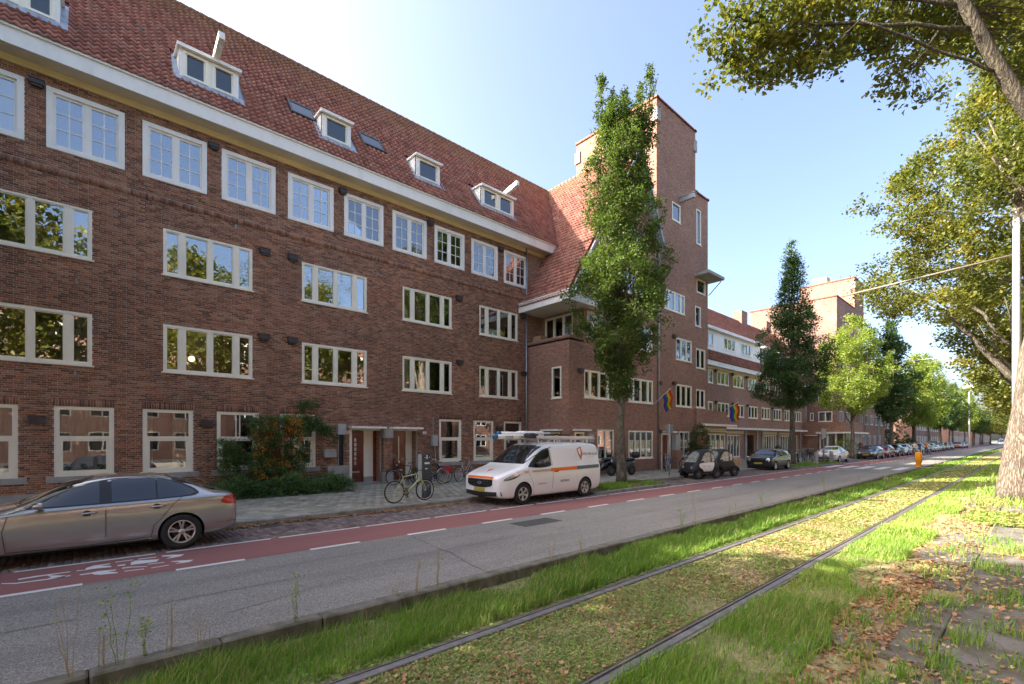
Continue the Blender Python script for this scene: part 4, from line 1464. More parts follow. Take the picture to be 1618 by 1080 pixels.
def lattice(face, a0, a1, z0, z1, parent, d=.05):
    m = MB(); face.box(m, a0, a1, -.02 + d - .05, d - .03, z0, z1); face.box(m, a0, a1, d - .03, d, z0, z0 + .05); face.box(m, a0, a1, d - .03, d, z1 - .05, z1)
    o = m.build('timber_panel', m_lattice, parent)
    m = MB(); a = a0 + .05
    while a < a1 - .3:
        face.box(m, a, a + .3, d - .03, d - .0, z0 + .07, z0 + .13); face.box(m, a + .06, a + .24, d - .03, d - .002, z0 + .16, z1 - .14); face.box(m, a + .33, a + .38, d - .03, d + .01, z0 + .05, z1 - .05)
        a += .43
    m.build('panel_moulding', m_cream, o)


lattice(F15, 32.0, 36.7, 2.55, 3.0, sh)
window(F15, 32.6, 36.6, .7, 2.5, sh, 'B', sill=True, curt=[(.1, .3, m_curtain)])
mb = MB(); F15.box(mb, 31.9, 36.7, -.1, -.0, .1, .68); mb.build('shop_plinth', m_stone, sh)

# ================================================================== lower terrace with shops
mid = thing('shop_terrace', 'lower brick terrace with shops and a white dormer band, between the towers', 'building')
MW = [('B', 38.9, 41.3, 7.05, 8.25)] + [('B', 42.1 + 3.42 * k, 42.1 + 3.42 * k + 2.4, 7.05, 8.25) for k in range(7)]
M1 = [('B', 38.9, 41.3, 4.2, 5.42)] + [('B', 42.2 + 3.42 * k, 42.2 + 3.42 * k + 2.4, 4.2, 5.42) for k in range(7)]
GW = [('B', 37.6, 39.9, .5, 2.5), ('B', 43.6, 47.0, .35, 2.5), ('B', 53.2, 56.6, .35, 2.5), ('B', 58, 61, .1, 2.5), ('B', 62.2, 63.6, .4, 2.5)]
GD = (48.6, 50.5, .1, 2.5)
hh = [(a, b, c, d) for _, a, b, c, d in MW + M1 + GW] + [GD]
wall(FS, 33.7, 67.5, .1, 8.5, hh, m_brickt, mid)
for st, a, b, c, d in MW + M1 + GW: window(FS, a, b, c, d, mid, st, room=True, curt=[(.0, .3, m_curtain), (.7, 1, m_curtain)] if d > 3 else [(.1, .4, m_curtain)])
mb = MB(); FS.box(mb, GD[0], GD[1], -.9, -.85, .1, 2.5); mb.build('shop_door_recess', m_black, mid)
mb = MB(); FS.box(mb, 49.0, 49.8, -.5, -.4, .9, 2.2); mb.build('door', simple('orange_poster', (.6, .24, .03), .6), mid)
for x in (36.95, 41.6, 48.0, 50.9, 52.3, 57.0, 61.4, 64.3):
    mb = MB(); FS.box(mb, x, x + .4, .0, .12, .1, 2.95); mb.build('shop_pier', m_stone, mid)
mb = MB(); FS.box(mb, 36.9, 64.9, .0, .75, 2.98, 3.16); mb.build('shop_canopy', m_white, mid)
for (a, b) in ((37.4, 41.5), (42.1, 47.9), (52.75, 56.9), (57.5, 61.3)): lattice(FS, a, b, 2.55, 2.94, mid, .08)
mb = MB(); FS.box(mb, 33.7, 66, .0, .05, 8.3, 8.5); mb.build('ochre_band', m_ochre, mid)
mb = MB(); FS.box(mb, 33.7, 66, .0, .55, 8.5, 8.54); mb.build('soffit', m_soffit, mid)
mb = MB(); FS.box(mb, 33.7, 66, .55, .62, 8.46, 8.86); mb.build('eaves_fascia', m_fascia, mid)
# tiled skirt, dormer band, upper roof
mb = MB(); mb.quad((33.7, 18.45, 8.86), (67.5, 18.45, 8.86), (67.5, 18.85, 9.85), (33.7, 18.85, 9.85))
mb.quad((33.7, 18.85, 9.85), (67.5, 18.85, 9.85), (67.5, 22.9, 15.7), (33.7, 22.9, 15.7)); mb.quad((33.7, 22.9, 15.7), (67.5, 22.9, 15.7), (67.5, 27, 9), (33.7, 27, 9))
mr = mb.build('roof', m_tile, mid, fix=False)
l_ = math.hypot(.4, .99); roof_tiles(mr, (33.7, 18.43, 8.88), (1, 0, 0), (0, .4 / l_, .99 / l_), 33.5, l_, lambda a, s: True)
l2 = math.hypot(4.05, 5.85)
def in_m(a, s):
    z = 9.85 + s * 5.85 / l2
    return z > 11.9 or (a > 17.6 and (a - 17.6) % 4.2 > 1.8)
roof_tiles(mr, (33.7, 18.83, 9.88), (1, 0, 0), (0, 4.05 / l2, 5.85 / l2), 33.7, l2, in_m)
FD = Face('S', 18.8)
DA = [(34.6, 36.6), (38.2, 40.8), (42.9, 45.3), (46.6, 48.9)]
wall(FD, 33.8, 51.3, 9.86, 11.6, [(a, b, 10.25, 11.35) for a, b in DA], m_white, mid, 'dormer_band')
for a, b in DA: window(FD, a, b, 10.25, 11.35, mid, 'B', m_white, curt=None)
mb = MB(); FD.box(mb, 33.75, 51.4, -2.4, .35, 11.6, 11.85); mb.quad((51.3, 18.8, 9.86), (51.3, 20.2, 11.7), (51.3, 20.2, 11.7), (51.3, 18.8, 11.7)); mb.build('dormer_cornice', m_fascia, mid)
for k in range(4):
    a = 51.9 + 4.2 * k
    F_ = Face('S', 18.75)
    window(F_, a, a + 1.7, 9.9, 11.5, mid, 'B', m_white)
    mb = MB(); F_.box(mb, a - .15, a + 1.85, -2.4, .25, 11.5, 11.7); mb.build('dormer_roof', m_fascia, mid)
    mb = MB(); F_.box(mb, a, a + .02, -1.9, -.1, 9.9, 11.5); F_.box(mb, a + 1.68, a + 1.7, -1.9, -.1, 9.9, 11.5); mb.build('dormer_cheek', m_lead, mid)
for a, z in ((41.7, 8.2), (45.2, 8.2), (48.6, 8.2), (52, 8.2), (41.8, 5.4), (45.3, 5.4), (48.7, 5.4), (55.4, 5.4)): vent_box(FS, a, z, mid)
mb = MB(); mb.smooth = True; mb.tube([(66.6, D - .06, .1), (66.6, D - .06, 8.5)], .06, 8); mb.build('drain_pipe', m_zinc, mid)
mb = MB()
for x, y, z in ((38, 20.5, 12.2), (47, 20.5, 12.2)): mb.add([(x, y, z), (x + 1.2, y, z), (x + 1.2, y + .9, z + .2), (x, y + .9, z + .2), (x, y, z + .12), (x + 1.2, y, z + .12), (x + 1.2, y + .9, z + 1.3), (x, y + .9, z + 1.3)], BOXF.tolist() if False else [[0, 1, 5, 4], [4, 5, 6, 7], [1, 2, 6, 5], [0, 4, 7, 3]])
mb.build('roof_hatch', m_white, mid)
mb = MB()
for x, y, z in ((56, 23, 15), (63.5, 23, 15)): mb.box(x, y - .5, z, x + 1.6, y + .5, z + 2)
mb.build('chimney', m_brickt2, mid)
mb = MB(); mb.box(33.8, 26.9, .1, 67.4, 27, 9.1); mb.build('rear_wall', m_brickt, mid)

# ================================================================== second tower building
t2 = thing('tower_building', 'second brick tower building farther down the street, behind the pale green street tree', 'building')
F67 = Face('W', 67.5)
w67 = [(16.4, 17.9, 6.75, 8.1), (16.4, 17.9, 4.25, 5.5), (16.5, 18.0, 10.2, 11.6), (18.4, 18.8, 4.4, 5.4)]
wall(F67, 15.95, 26, .1, 19.5, w67, m_brickt2, t2, 'side_wall')
for q in w67: window(F67, *q, t2, 'Q', m_white, room=True)
S2 = [(68.6 + 3.3 * k, 70.4 + 3.3 * k, z, z + 1.35) for k in range(8) for z in (4.2, 7.0, 10.1)] + [(77.2 + 3.3 * k, 78.8 + 3.3 * k, .9, 2.6) for k in range(5)] + [(78, 79.2, 16.5, 17.8)]
wall(F15, 67.5, 76, .1, 19.5, [q for q in S2 if q[1] < 76], m_brickt2, t2, 'front_wall')
wall(F15, 76, 95, .1, 12.6, [q for q in S2 if q[0] > 76 and q[3] < 13], m_brickt, t2, 'front_wall')
wall(F15, 76, 81, 12.6, 23.7, [q for q in S2 if q[3] > 13], m_brickt2, t2, 'front_wall')
for q in S2:
    if not (q[0] < 76 < q[1]): window(F15, *q, t2, 'Q', m_white, pane=m_farpane, room=False)
mb = MB(); mb.quad((67.5, 15.95, 19.5), (76, 15.95, 19.5), (76, 26, 19.5), (67.5, 26, 19.5)); mb.build('flat_roof', m_stone, t2)
block(76, 81, 15.95, 22.4, 12.6, 23.7, t2, m_brickt2, front=False)
coping(67.5, 76, 15.95, 26, 19.5, t2, .5); coping(76, 81, 15.95, 22.4, 23.7, t2, .5)
mb = MB(); mb.box(77.2, 19.4, 23.7, 78.6, 21.2, 25.0); mb.build('chimney', m_brickt3, t2)
mb = MB(); mb.box(75.9, 15.85, 22.3, 76.4, 16.3, 23.1); mb.build('corner_block', m_stone, t2)
mb = MB(); mb.quad((81, 15.5, 12.6), (95, 15.5, 12.6), (95, 20.5, 18.6), (81, 20.5, 18.6)); mb.quad((95, 15.5, 12.6), (95, 25, 12.6), (95, 20.5, 18.6), (95, 20.5, 18.6)); mb.build('roof', m_tile, t2, fix=False)
mb = MB(); mb.box(81, 15.4, 12.3, 95, 15.5, 12.7); mb.build('eaves_fascia', m_fascia, t2)
mb = MB(); mb.box(95, 15.96, .1, 95.1, 26, 12.6); mb.build('end_wall', m_brickt, t2)
for x in (77, 82.3, 90): 
    mb = MB(); mb.tube([(x, 15.88, .1), (x, 15.88, 12.4)], .06, 6); mb.build('drain_pipe', m_zinc, t2)
# low bay with a curved corner and shop front
mb = MB()
cv = [(65.6, 19.05), (65.6, 15.2), (65.9, 14.75)] + [(66.4, 14.55), (73.5, 14.55), (74.4, 14.8), (74.9, 15.3), (75, 15.94)]
n = len(cv)
vs = [(x, y, 2.95) for x, y in cv] + [(x, y, 4.15) for x, y in cv]
mb.add(vs, [[k, k + 1, n + k + 1, n + k] for k in range(n - 1)] + [list(range(n - 1, -1, -1)), list(range(n, 2 * n))])
mb.box(65.61, 17.4, .1, 67.4, 19.05, 2.95)
bay = mb.build('shop_bay', m_brickt, t2)
FBy = Face('S', 14.7); FBx = Face('W', 65.75)
window(FBy, 66.4, 73.6, .3, 2.9, bay, 'B', m_white, room=False, sill=False, pane=m_pane)
window(FBx, 14.8, 17.3, .3, 2.9, bay, 'B', m_white, room=False, sill=False, pane=m_pane)
mb = MB(); FBy.box(mb, 65.5, 75.2, .0, .5, 2.75, 2.94); FBx.box(mb, 14.7, 17.6, .0, .4, 2.75, 2.94); mb.build('shop_canopy', m_white, bay)
small_door(FBx, 17.6, 18.7, bay)

# ================================================================== farther houses
def house(name, label, x0, x1, yf, z, wall_m, rz, nfl, pitch, ww, parent=None, face=None, depth=8, ridge=4, win=True, group=None, roofm=None):
    h = thing(name, label, 'building', group=group)
    fc = face or Face('S', yf)
    qs = []
    fl = z / nfl
    for f in range(nfl):
        x = x0 + .8
        while x + ww < x1 - .5:
            qs.append((x, x + ww, .1 + f * fl + .9, .1 + f * fl + fl - .45)); x += pitch
    s = 1 if fc.k == 'S' else -1
    wall(fc, x0, x1, .1, z, qs, wall_m, h)
    for q in qs: window(fc, *q, h, 'Q', m_white, pane=m_farpane, room=False, sill=False)
    m = MB(); yb = yf + s * depth; ym = yf + s * depth / 2
    m.box(x0, min(yf + s * .2, yb), .1, x0 + .1, max(yf + s * .2, yb), z); m.box(x1 - .1, min(yf + s * .2, yb), .1, x1, max(yf + s * .2, yb), z)
    m.box(x0, yb - .05, .1, x1, yb + .05, z)
    m.build('end_wall', wall_m, h)
    m = MB()
    m.add([(x0, yf - s * .35, z), (x1, yf - s * .35, z), (x1, ym, z + ridge), (x0, ym, z + ridge), (x1, yb, z), (x0, yb, z)], [[0, 1, 2, 3], [3, 2, 4, 5], [1, 4, 2], [0, 3, 5]])
    rf = m.build('roof', roofm or m_tile, h)
    m = MB(); m.box(x0, yf - s * .45, z - .25, x1, yf - s * .35, z + .1); m.build('eaves_fascia', m_fascia, h)
    m = MB()
    x = x0 + 3
    while x < x1 - 2: m.box(x, ym - .4, z + ridge - .8, x + 1.2, ym + .4, z + ridge + 1); x += 9
    if m.v: m.build('chimney', wall_m, rf)
    return h


house('apartment_building', 'dark brick block just beyond the second tower, partly hidden by two street trees', 95.2, 122, D, 12.6, m_brickt, 0, 4, 3.3, 2.0)
house('apartment_building', 'brown brick block beyond the row of parked cars with white window frames', 130, 172, 17.0, 12.4, m_brickt2, 0, 4, 3.6, 2.2)
house('apartment_building', 'pale brick block far down the street behind the lamp mast', 178, 232, 15.5, 13.2, m_brickt3, 0, 4, 3.8, 2.2)
house('apartment_building', 'red roofed low block at the far end of the street', 238, 330, 14, 8, m_brickt3, 0, 2, 5, 3)
# houses on the other side of the boulevard, seen in the window glass
FN = Face('N', -20)
for i in range(7):
    x0 = -34 + i * 15
    house('terraced_house', ['sunlit brick house facing the block across the boulevard', 'pale brick house facing the block across the boulevard'][i % 2] + ', number %s from the camera end' % ['one', 'two', 'three', 'four', 'five', 'six', 'seven'][i], x0, x0 + 15, -20, 12.5, [m_brickt3, m_brickt2][i % 2], 0, 4, 3.2, 2.0, face=FN, group='houses across the boulevard')
# ------------------------------------------------------------------ foliage
def leafmat(name, stops, trans=.35, rough=.45):
    m, nt, b = newmat(name)
    out = nt.nodes['Material Output']
    a = N(nt, 'Attribute', attribute_name='tone').outputs['Fac']
    n = noi(nt, pos(nt), .9, 3)
    f = math_(nt, 'ADD', math_(nt, 'MULTIPLY', a, .75), math_(nt, 'MULTIPLY', math_(nt, 'SUBTRACT', n, .5), .9), False)
    f = math_(nt, 'ADD', f, .12)
    c = ramp(nt, f, stops)
    nt.links.new(c, b.inputs['Base Color']); b.inputs['Roughness'].default_value = rough; b.inputs['Specular IOR Level'].default_value = .35
    ct = mixc(nt, 1, c, (1.5, 1.5, .7), 'MULTIPLY')
    tr = N(nt, 'BsdfTranslucent', {'Color': ct})
    nt.links.new(N(nt, 'MixShader', {0: trans, 1: b.outputs[0], 2: tr.outputs[0]}).outputs[0], out.inputs[0])
    return m


m_lf_horn = leafmat('hornbeam_leaves', [(0, (0.021, 0.037, 0.011)), (.4, (0.070, 0.108, 0.026)), (.75, (0.119, 0.184, 0.041)), (1, (0.226, 0.233, 0.061))])
m_lf_dark = leafmat('dark_green_leaves', [(0, (0.027, 0.057, 0.018)), (.5, (0.053, 0.105, 0.030)), (1, (0.105, 0.165, 0.045))], .3)
m_lf_pale = leafmat('pale_green_leaves', [(0, (0.093, 0.141, 0.030)), (.5, (0.221, 0.290, 0.060)), (1, (0.383, 0.405, 0.110))], .5)
m_lf_lime = leafmat('autumn_lime_leaves', [(0, (0.036, 0.054, 0.014)), (.35, (0.087, 0.115, 0.024)), (.65, (0.174, 0.175, 0.035)), (.88, (0.276, 0.208, 0.042)), (1, (0.307, 0.143, 0.048))], .4)
m_lf_bush = leafmat('shrub_leaves', [(0, (0.035, 0.073, 0.026)), (.5, (0.086, 0.162, 0.047)), (1, (0.184, 0.259, 0.076))], .25)
m_berry = simple('orange_berries', (.75, .26, .04), .35, var=.3, vscale=20)


def barkmat(name, c0, c1, s=15, st=1.0):
    m, nt, b = newmat(name)
    p = pos(nt, (1, 1, .17))
    n1 = N(nt, 'TexNoise', {'Vector': p, 'Scale': s, 'Detail': 3, 'Roughness': .55, 'Distortion': .15}).outputs['Fac']
    r1 = math_(nt, 'MULTIPLY', math_(nt, 'ABSOLUTE', math_(nt, 'SUBTRACT', n1, .5)), 6.5, True)
    n2 = noi(nt, pos(nt, (1, 1, .45)), s * 4.5, 6, .7)
    h = math_(nt, 'ADD', math_(nt, 'MULTIPLY', r1, .65), math_(nt, 'MULTIPLY', n2, .45))
    c = ramp(nt, h, [(.2, c0), (.5, tuple((a * .5 + b_ * .5) for a, b_ in zip(c0, c1))), (.85, c1)])
    g = noi(nt, pos(nt), 1.1, 5)
    c = mixc(nt, ramp(nt, g, [(.5, (0, 0, 0)), (.7, (.35, .35, .35))]), c, (.17, .17, .1))
    nt.links.new(c, b.inputs['Base Color']); b.inputs['Roughness'].default_value = .92
    bump(nt, b, h, st, .032)
    return m


m_bark = barkmat('ridged_bark', (.05, .038, .03), (.27, .21, .16))
m_bark2 = barkmat('dark_bark', (.04, .034, .027), (.2, .17, .13), 16, .7)


def leaves_mesh(name, C, size, spread, per, tones=None, droop=.4, rs=None):
    """C: cluster centres (n,3); per leaves round each. A leaf is a folded rhomb of two triangles."""
    rs = rs or NR
    n = len(C)
    P = np.repeat(C, per, axis=0)
    k = len(P)
    off = rs.randn(k, 3); off *= (spread / 1.7)
    off[:, 2] *= .75
    P = P + off
    # orientation
    nrm = rs.randn(k, 3); nrm[:, 2] = np.abs(nrm[:, 2]) + droop; nrm /= np.linalg.norm(nrm, axis=1)[:, None]
    d = rs.randn(k, 3); d[:, 2] -= .5
    d -= (d * nrm).sum(1)[:, None] * nrm; d /= np.linalg.norm(d, axis=1)[:, None] + 1e-9
    w = np.cross(nrm, d)
    s = size * (.65 + .7 * rs.rand(k))[:, None]
    V = np.empty((k, 4, 3), dtype=np.float32)
    V[:, 0] = P - d * s * .5
    V[:, 1] = P + w * s * .36 + nrm * s * .13 - d * s * .08
    V[:, 2] = P + d * s * .55
    V[:, 3] = P - w * s * .36 + nrm * s * .13 - d * s * .08
    i = np.arange(k) * 4
    F = np.stack([np.stack([i, i + 1, i + 2], 1), np.stack([i, i + 2, i + 3], 1)], 1).reshape(-1, 3)
    ct = np.repeat(tones if tones is not None else rs.rand(n), per)
    t = np.clip(ct * .55 + rs.rand(k) * .45, 0, 1)
    return mesh_np(name, V.reshape(-1, 3), F, np.repeat(t, 2))


def fnoise(P, f, seed=0):
    """cheap smooth noise from sines, about -1..1"""
    x, y, z = P[:, 0] * f + seed, P[:, 1] * f + seed * 1.7, P[:, 2] * f - seed
    return (np.sin(x * 1.3 + 2.1 * np.sin(y * .9)) + np.sin(y * 1.7 + 1.9 * np.sin(z * 1.1 + x * .4)) + np.sin(z * 1.5 + 1.7 * np.sin(x * 1.2))) / 3


def crown_points(n, prof, seed, rs, gap=-.15, freq=1.0, shell=.45):
    """points in a crown: prof [(z, radius)], hollowed inside and broken by gaps"""
    zs = np.array([p[0] for p in prof]); r_ = np.array([p[1] for p in prof])
    out = []
    need = n
    while need > 0:
        m = need * 4 + 100
        z = rs.uniform(zs[0], zs[-1], m)
        rad = np.interp(z, zs, r_)
        keep = rs.rand(m) < (rad / r_.max()) ** 1.3 + .03
        z, rad = z[keep], rad[keep]
        a = rs.uniform(0, 2 * PI, len(z))
        q = np.sqrt(rs.rand(len(z)))
        q = np.where(rs.rand(len(z)) < shell, .7 + .3 * q, q)
        lump = 1 + .22 * np.sin(a * 3 + z * 1.1 + seed) + .13 * np.sin(a * 5 - z * 2.3 + seed * 2) + .1 * np.sin(z * 4.1 + a * 2)
        rr = rad * q * lump
        P = np.stack([rr * np.cos(a), rr * np.sin(a), z], 1)
        P = P[fnoise(P, freq, seed) > gap]
        out.append(P[:need]); need -= len(P[:need])
    return np.concatenate(out)


def limb(mb, p0, p1, r0, r1, rs, n=5, wob=.12, sides=7):
    p0, p1 = Vector(p0), Vector(p1)
    L = (p1 - p0).length
    pts = []; rr = []
    for i in range(n + 1):
        t = i / n
        w = Vector((rs.randn(), rs.randn(), rs.randn() * .4)) * wob * L * .16 * math.sin(PI * min(t * 1.3, 1))
        pts.append(p0.lerp(p1, t) + (w if 0 < i < n else Vector()))
        rr.append(r0 + (r1 - r0) * t)
    mb.tube(pts, rr, sides)
    return pts


def tree(name, label, loc, prof, th, r0, nclu, per, leaf, spread, lm, bm_, seed, group=None, gap=-.15, freq=1.0, trunk_h=None, lean=(0, 0), fork=None, cat='tree', nb=14, ivy=False, shell=.45):
    rs = np.random.RandomState(seed)
    t = thing(name, label, cat, loc, 0, group)
    top = prof[-1][0]; mb = MB(); mb.smooth = True
    H_ = trunk_h or top * .93
    n = 12
    pts = [(lean[0] * (i / n) ** 1.5 + .05 * rs.randn() * (i > 1), lean[1] * (i / n) ** 1.5 + .05 * rs.randn() * (i > 1), H_ * i / n) for i in range(n + 1)]
    rr = [r0 * (1.0 - .92 * (i / n) ** .85) + (.2 * r0 if i == 0 else 0) for i in range(n + 1)]
    pts.insert(1, (0, 0, .35)); rr.insert(1, r0 * 1.06)
    mb.tube(pts, rr, 12)
    for k in range(nb):
        f = rs.uniform(.0, .8)
        z0 = th + (H_ - th) * f * .8
        zi = z0 / H_
        base = Vector((lean[0] * zi ** 1.5, lean[1] * zi ** 1.5, z0))
        a = rs.uniform(0, 2 * PI)
        zt = min(top * .96, z0 + (top - th) * rs.uniform(.18, .4))
        R_ = np.interp(zt, [p[0] for p in prof], [p[1] for p in prof]) * rs.uniform(.6, .95)
        rb = r0 * (1 - .9 * zi) * .45
        e = Vector((R_ * math.cos(a) + lean[0] * zt / H_, R_ * math.sin(a) + lean[1] * zt / H_, zt))
        q = limb(mb, base, e, max(rb, .03), .015, rs)
        for j in range(3):
            s_ = q[rs.randint(2, 5)]
            limb(mb, s_, s_ + Vector((rs.randn() * .7, rs.randn() * .7, rs.uniform(.2, 1.3))) * (R_ * .4 + .2), .02, .008, rs, 3, sides=4)
    mb.build('trunk', bm_, t, fix=False)
    C = crown_points(nclu, prof, seed, rs, gap, freq, shell)
    C[:, 0] += lean[0] * (C[:, 2] / H_); C[:, 1] += lean[1] * (C[:, 2] / H_)
    tn = np.clip(.5 + .35 * fnoise(C, .8, seed + 3) + .25 * (rs.rand(len(C)) - .5), 0, 1)
    link('crown', leaves_mesh('crown', C, leaf, spread, per, tn, rs=rs), lm, t)
    return t


# columnar hornbeam in front of the gabled wing
t1 = tree('street_tree', 'tall columnar hornbeam in front of the gabled wing, behind the white van', (17.75, 12.35, .09),
           [(3.8, .35), (4.8, .7), (5.8, 1.3), (7, 1.75), (8.8, 2.0), (10, 1.8), (11, 1.45), (13, 1.35), (15, 1.2), (16, 1.05), (16.8, .7)],
           4.2, .22, 3300, 22, .095, .19, m_lf_horn, m_bark2, 5, gap=-.33, freq=1.6, trunk_h=15.5, nb=26)
rs_ = np.random.RandomState(77)
C = []
for (dx, dy, z0, z1, r) in ((-.65, .6, 15.5, 18.2, .36), (.15, -.1, 15.5, 17.6, .36), (.95, -.85, 15, 18.7, .36), (-.3, .25, 15, 17.7, .36), (.65, -.55, 15, 17.9, .3)):
    for k in range(60):
        f = rs_.rand(); a = rs_.rand() * 6.28; q = r * (1 - f * .75) * math.sqrt(rs_.rand())
        C.append((dx + q * math.cos(a), dy + q * math.sin(a), z0 + (z1 - z0) * f))
C = np.array(C)
link('leading_shoots', leaves_mesh('leading_shoots', C, .095, .16, 20, rs=rs_), m_lf_horn, t1)
mb = MB(); mb.smooth = True
for (dx, dy, z1) in ((-.75, .7, 17.8), (.25, -.1, 17), (1.25, -1.1, 18.4)): limb(mb, (0, 0, 11), (dx, dy, z1), .07, .01, rs_)
mb.build('limb', m_bark2, t1)
# dark conical tree by the shops
tree('street_tree', 'dark conical street tree beside the black hatchback in front of the shops', (40.2, 12.4, .09),
     [(4.3, .5), (5, 1.7), (6.2, 2.3), (7.6, 2.4), (9.5, 2.05), (11.5, 1.4), (13.5, .85), (15.5, .5), (17.2, .15)],
     4.0, .24, 2300, 20, .12, .26, m_lf_dark, m_bark2, 9, gap=-.28, freq=1.3, nb=24)
tree('street_tree', 'pale yellow-green street tree in front of the second tower, by the dark blue car', (58.5, 12.5, .1),
     [(4.6, .7), (5.5, 2.2), (7, 3.0), (9, 3.1), (11, 2.6), (13, 1.7), (14.6, .5)],
     3.4, .2, 1500, 16, .17, .34, m_lf_pale, m_bark, 21, gap=-.05, freq=1.2, nb=18)
far = [(79, 'dark green street tree beyond the pale green one, above the parked cars', m_lf_dark, 18, 2.3, 31),
       (97, 'bright green street tree, fourth beyond the second tower', m_lf_pale, 16, 2.7, 32),
       (112, 'yellowing bushy street tree above the cyclists', m_lf_pale, 18, 3.0, 33),
       (128, 'dark lower street tree behind the silver cars', m_lf_dark, 13, 2.6, 34),
       (150, 'street tree with thin crown in front of the brown far block', m_lf_horn, 15, 2.6, 35),
       (178, 'thin pale street tree in front of the far pale block', m_lf_pale, 17, 2.6, 36),
       (205, 'small green street tree near the far lamp mast', m_lf_horn, 13, 2.6, 37),
       (235, 'last distinct street tree on the building side', m_lf_horn, 13, 3, 38)]
for (x, lab, lm, h, r, sd_) in far:
    tree('street_tree', lab, (x, 12.5, .1), [(4.2, .7), (5.2, r * .7), (7.5, r), (10, r * .95), (h * .8, r * .6), (h, .2)], 3.8, .22, 900, 15, .26, .5, lm, m_bark2, sd_, gap=-.2, freq=1.1, nb=9, group='trees along the pavement')

# big tree row on the right side of the track
big = tree('large_tree', 'big ridged trunk at the right edge beside the tram track', (23.4, .33, -.03),
           [(9.5, .8), (10.5, 2.2), (12, 3.2), (14, 4.0), (16, 3.8), (19, 2.6), (21, .5)], 4.6, .51, 2600, 20, .14, .38, m_lf_lime, m_bark, 41, gap=-.2, freq=.8, lean=(.6, -3.2), nb=18)
row = [(33.5, 'lime tree behind the big trunk, its limb reaching left over the track', 42, 3900, 20, .15, .36, [(7.8, .8), (8.4, 3.6), (9.5, 5.4), (12, 5.9), (15.5, 4.9), (18.6, 2.9), (20, .3)]),
       (44.5, 'third lime tree of the row on the right, under the catenary arm', 43, 1600, 16, .19, .4, [(6.8, .8), (7.8, 3.2), (9.5, 4.3), (12, 4.0), (14, 2.2), (15, .3)]),
       (55.5, 'fourth lime tree of the row on the right', 44, 1000, 15, .22, .45, [(4.6, .8), (6, 2.8), (8, 3.6), (10.5, 2.9), (12.5, .3)])]
for (x, lab, sd_, nc, per, lf, sp, pf) in row:
    tree('large_tree', lab, (x, .1, 0), pf, 3.8, .34, nc, per, lf, sp, m_lf_lime, m_bark2, sd_, gap=-.12, freq=.8, nb=18, shell=.6)
# a long limb of the second tree reaching up to the left
mb = MB(); mb.smooth = True
limb(mb, (33.5, .35, 4.6), (32.5, 3.0, 8.6), .17, .09, rs_, 6, .06, 8); limb(mb, (32.5, 3.0, 8.6), (32, 5.2, 10.5), .09, .03, rs_, 4, .1, 6)
tt = [o for o in COL.objects if o.get('label', '').startswith('lime tree behind')][0]
o_ = mb.build('limb', m_bark2, tt); o_.location = (-33.5, -.1, 0)
base = tree('large_tree', 'lime tree in the row on the right, farther away', (67, .0, 0), [(4, .8), (5.2, 2.6), (7, 3.5), (9.5, 3.2), (11.5, 1.8), (12.6, .3)], 3.4, .26, 800, 14, .28, .5, m_lf_lime, m_bark2, 51, gap=-.25, freq=.8, nb=10, group='trees receding along the track')
labs = ['fifth', 'sixth', 'seventh', 'eighth', 'ninth', 'tenth', 'eleventh', 'twelfth', 'thirteenth', 'fourteenth']
base['label'] = 'lime tree receding along the track on the right, fifth of the row'
for i, x in enumerate((79, 91, 104, 118, 133, 150, 170, 195, 225)):
    c = copy_tree(base); c.location = (x, R.uniform(-.3, .5), 0); c.rotation_euler.z = R.uniform(0, 6); s = R.uniform(.88, 1.05); c.scale = (s, s, s)
    c['label'] = 'lime tree receding along the track on the right, %s of the row' % labs[i + 1]
# trees across the boulevard behind the camera: they stand in the window reflections
for i, (x, y) in enumerate(((-20, -4), (-12, -9.5), (-3, -9), (6.5, -8.5), (16.5, -9), (28, -9), (44, -9.5))):
    c = copy_tree(base); c.location = (x, y, 0); c.rotation_euler.z = R.uniform(0, 6); s = R.uniform(.95, 1.12); c.scale = (s * 1.2, s * 1.2, s * 1.45)
    c['label'] = 'lime tree across the boulevard, mirrored in the window glass, %s from the left' % ['first', 'second', 'third', 'fourth', 'fifth', 'sixth', 'last'][i]; c['group'] = 'trees across the boulevard'
# street tree before the block, out of view on the left: throws the shade on the near track
c = copy_tree(base); c.location = (-7.2, 13.0, .1); c.scale = (1.25, 1.25, 1.25); c['label'] = 'street tree on the pavement left of the silver saloon'; c['group'] = 'trees along the pavement'
c = copy_tree(base); c.location = (-16, 12.5, .1); c.scale = (1.25, 1.25, 1.3); c['label'] = 'street tree farthest left on the pavement, outside the picture'; c['group'] = 'trees along the pavement'
# far belt of trees closing the street
base2 = [o for o in COL.objects if o.get('label', '').startswith('last distinct')][0]
for i in range(7):
    c = copy_tree(base); c.location = (255 + i * 14, [13, 1.5, 12, 1, 9.5, 4, 6.8][i], 0); c.scale = (1.2, 1.2, 1.1); c['group'] = 'trees closing the far end of the street'
    c['label'] = 'hazy green tree closing the far end of the street, %s of its row' % ['nearest', 'second', 'third', 'fourth', 'fifth', 'sixth', 'farthest'][i]

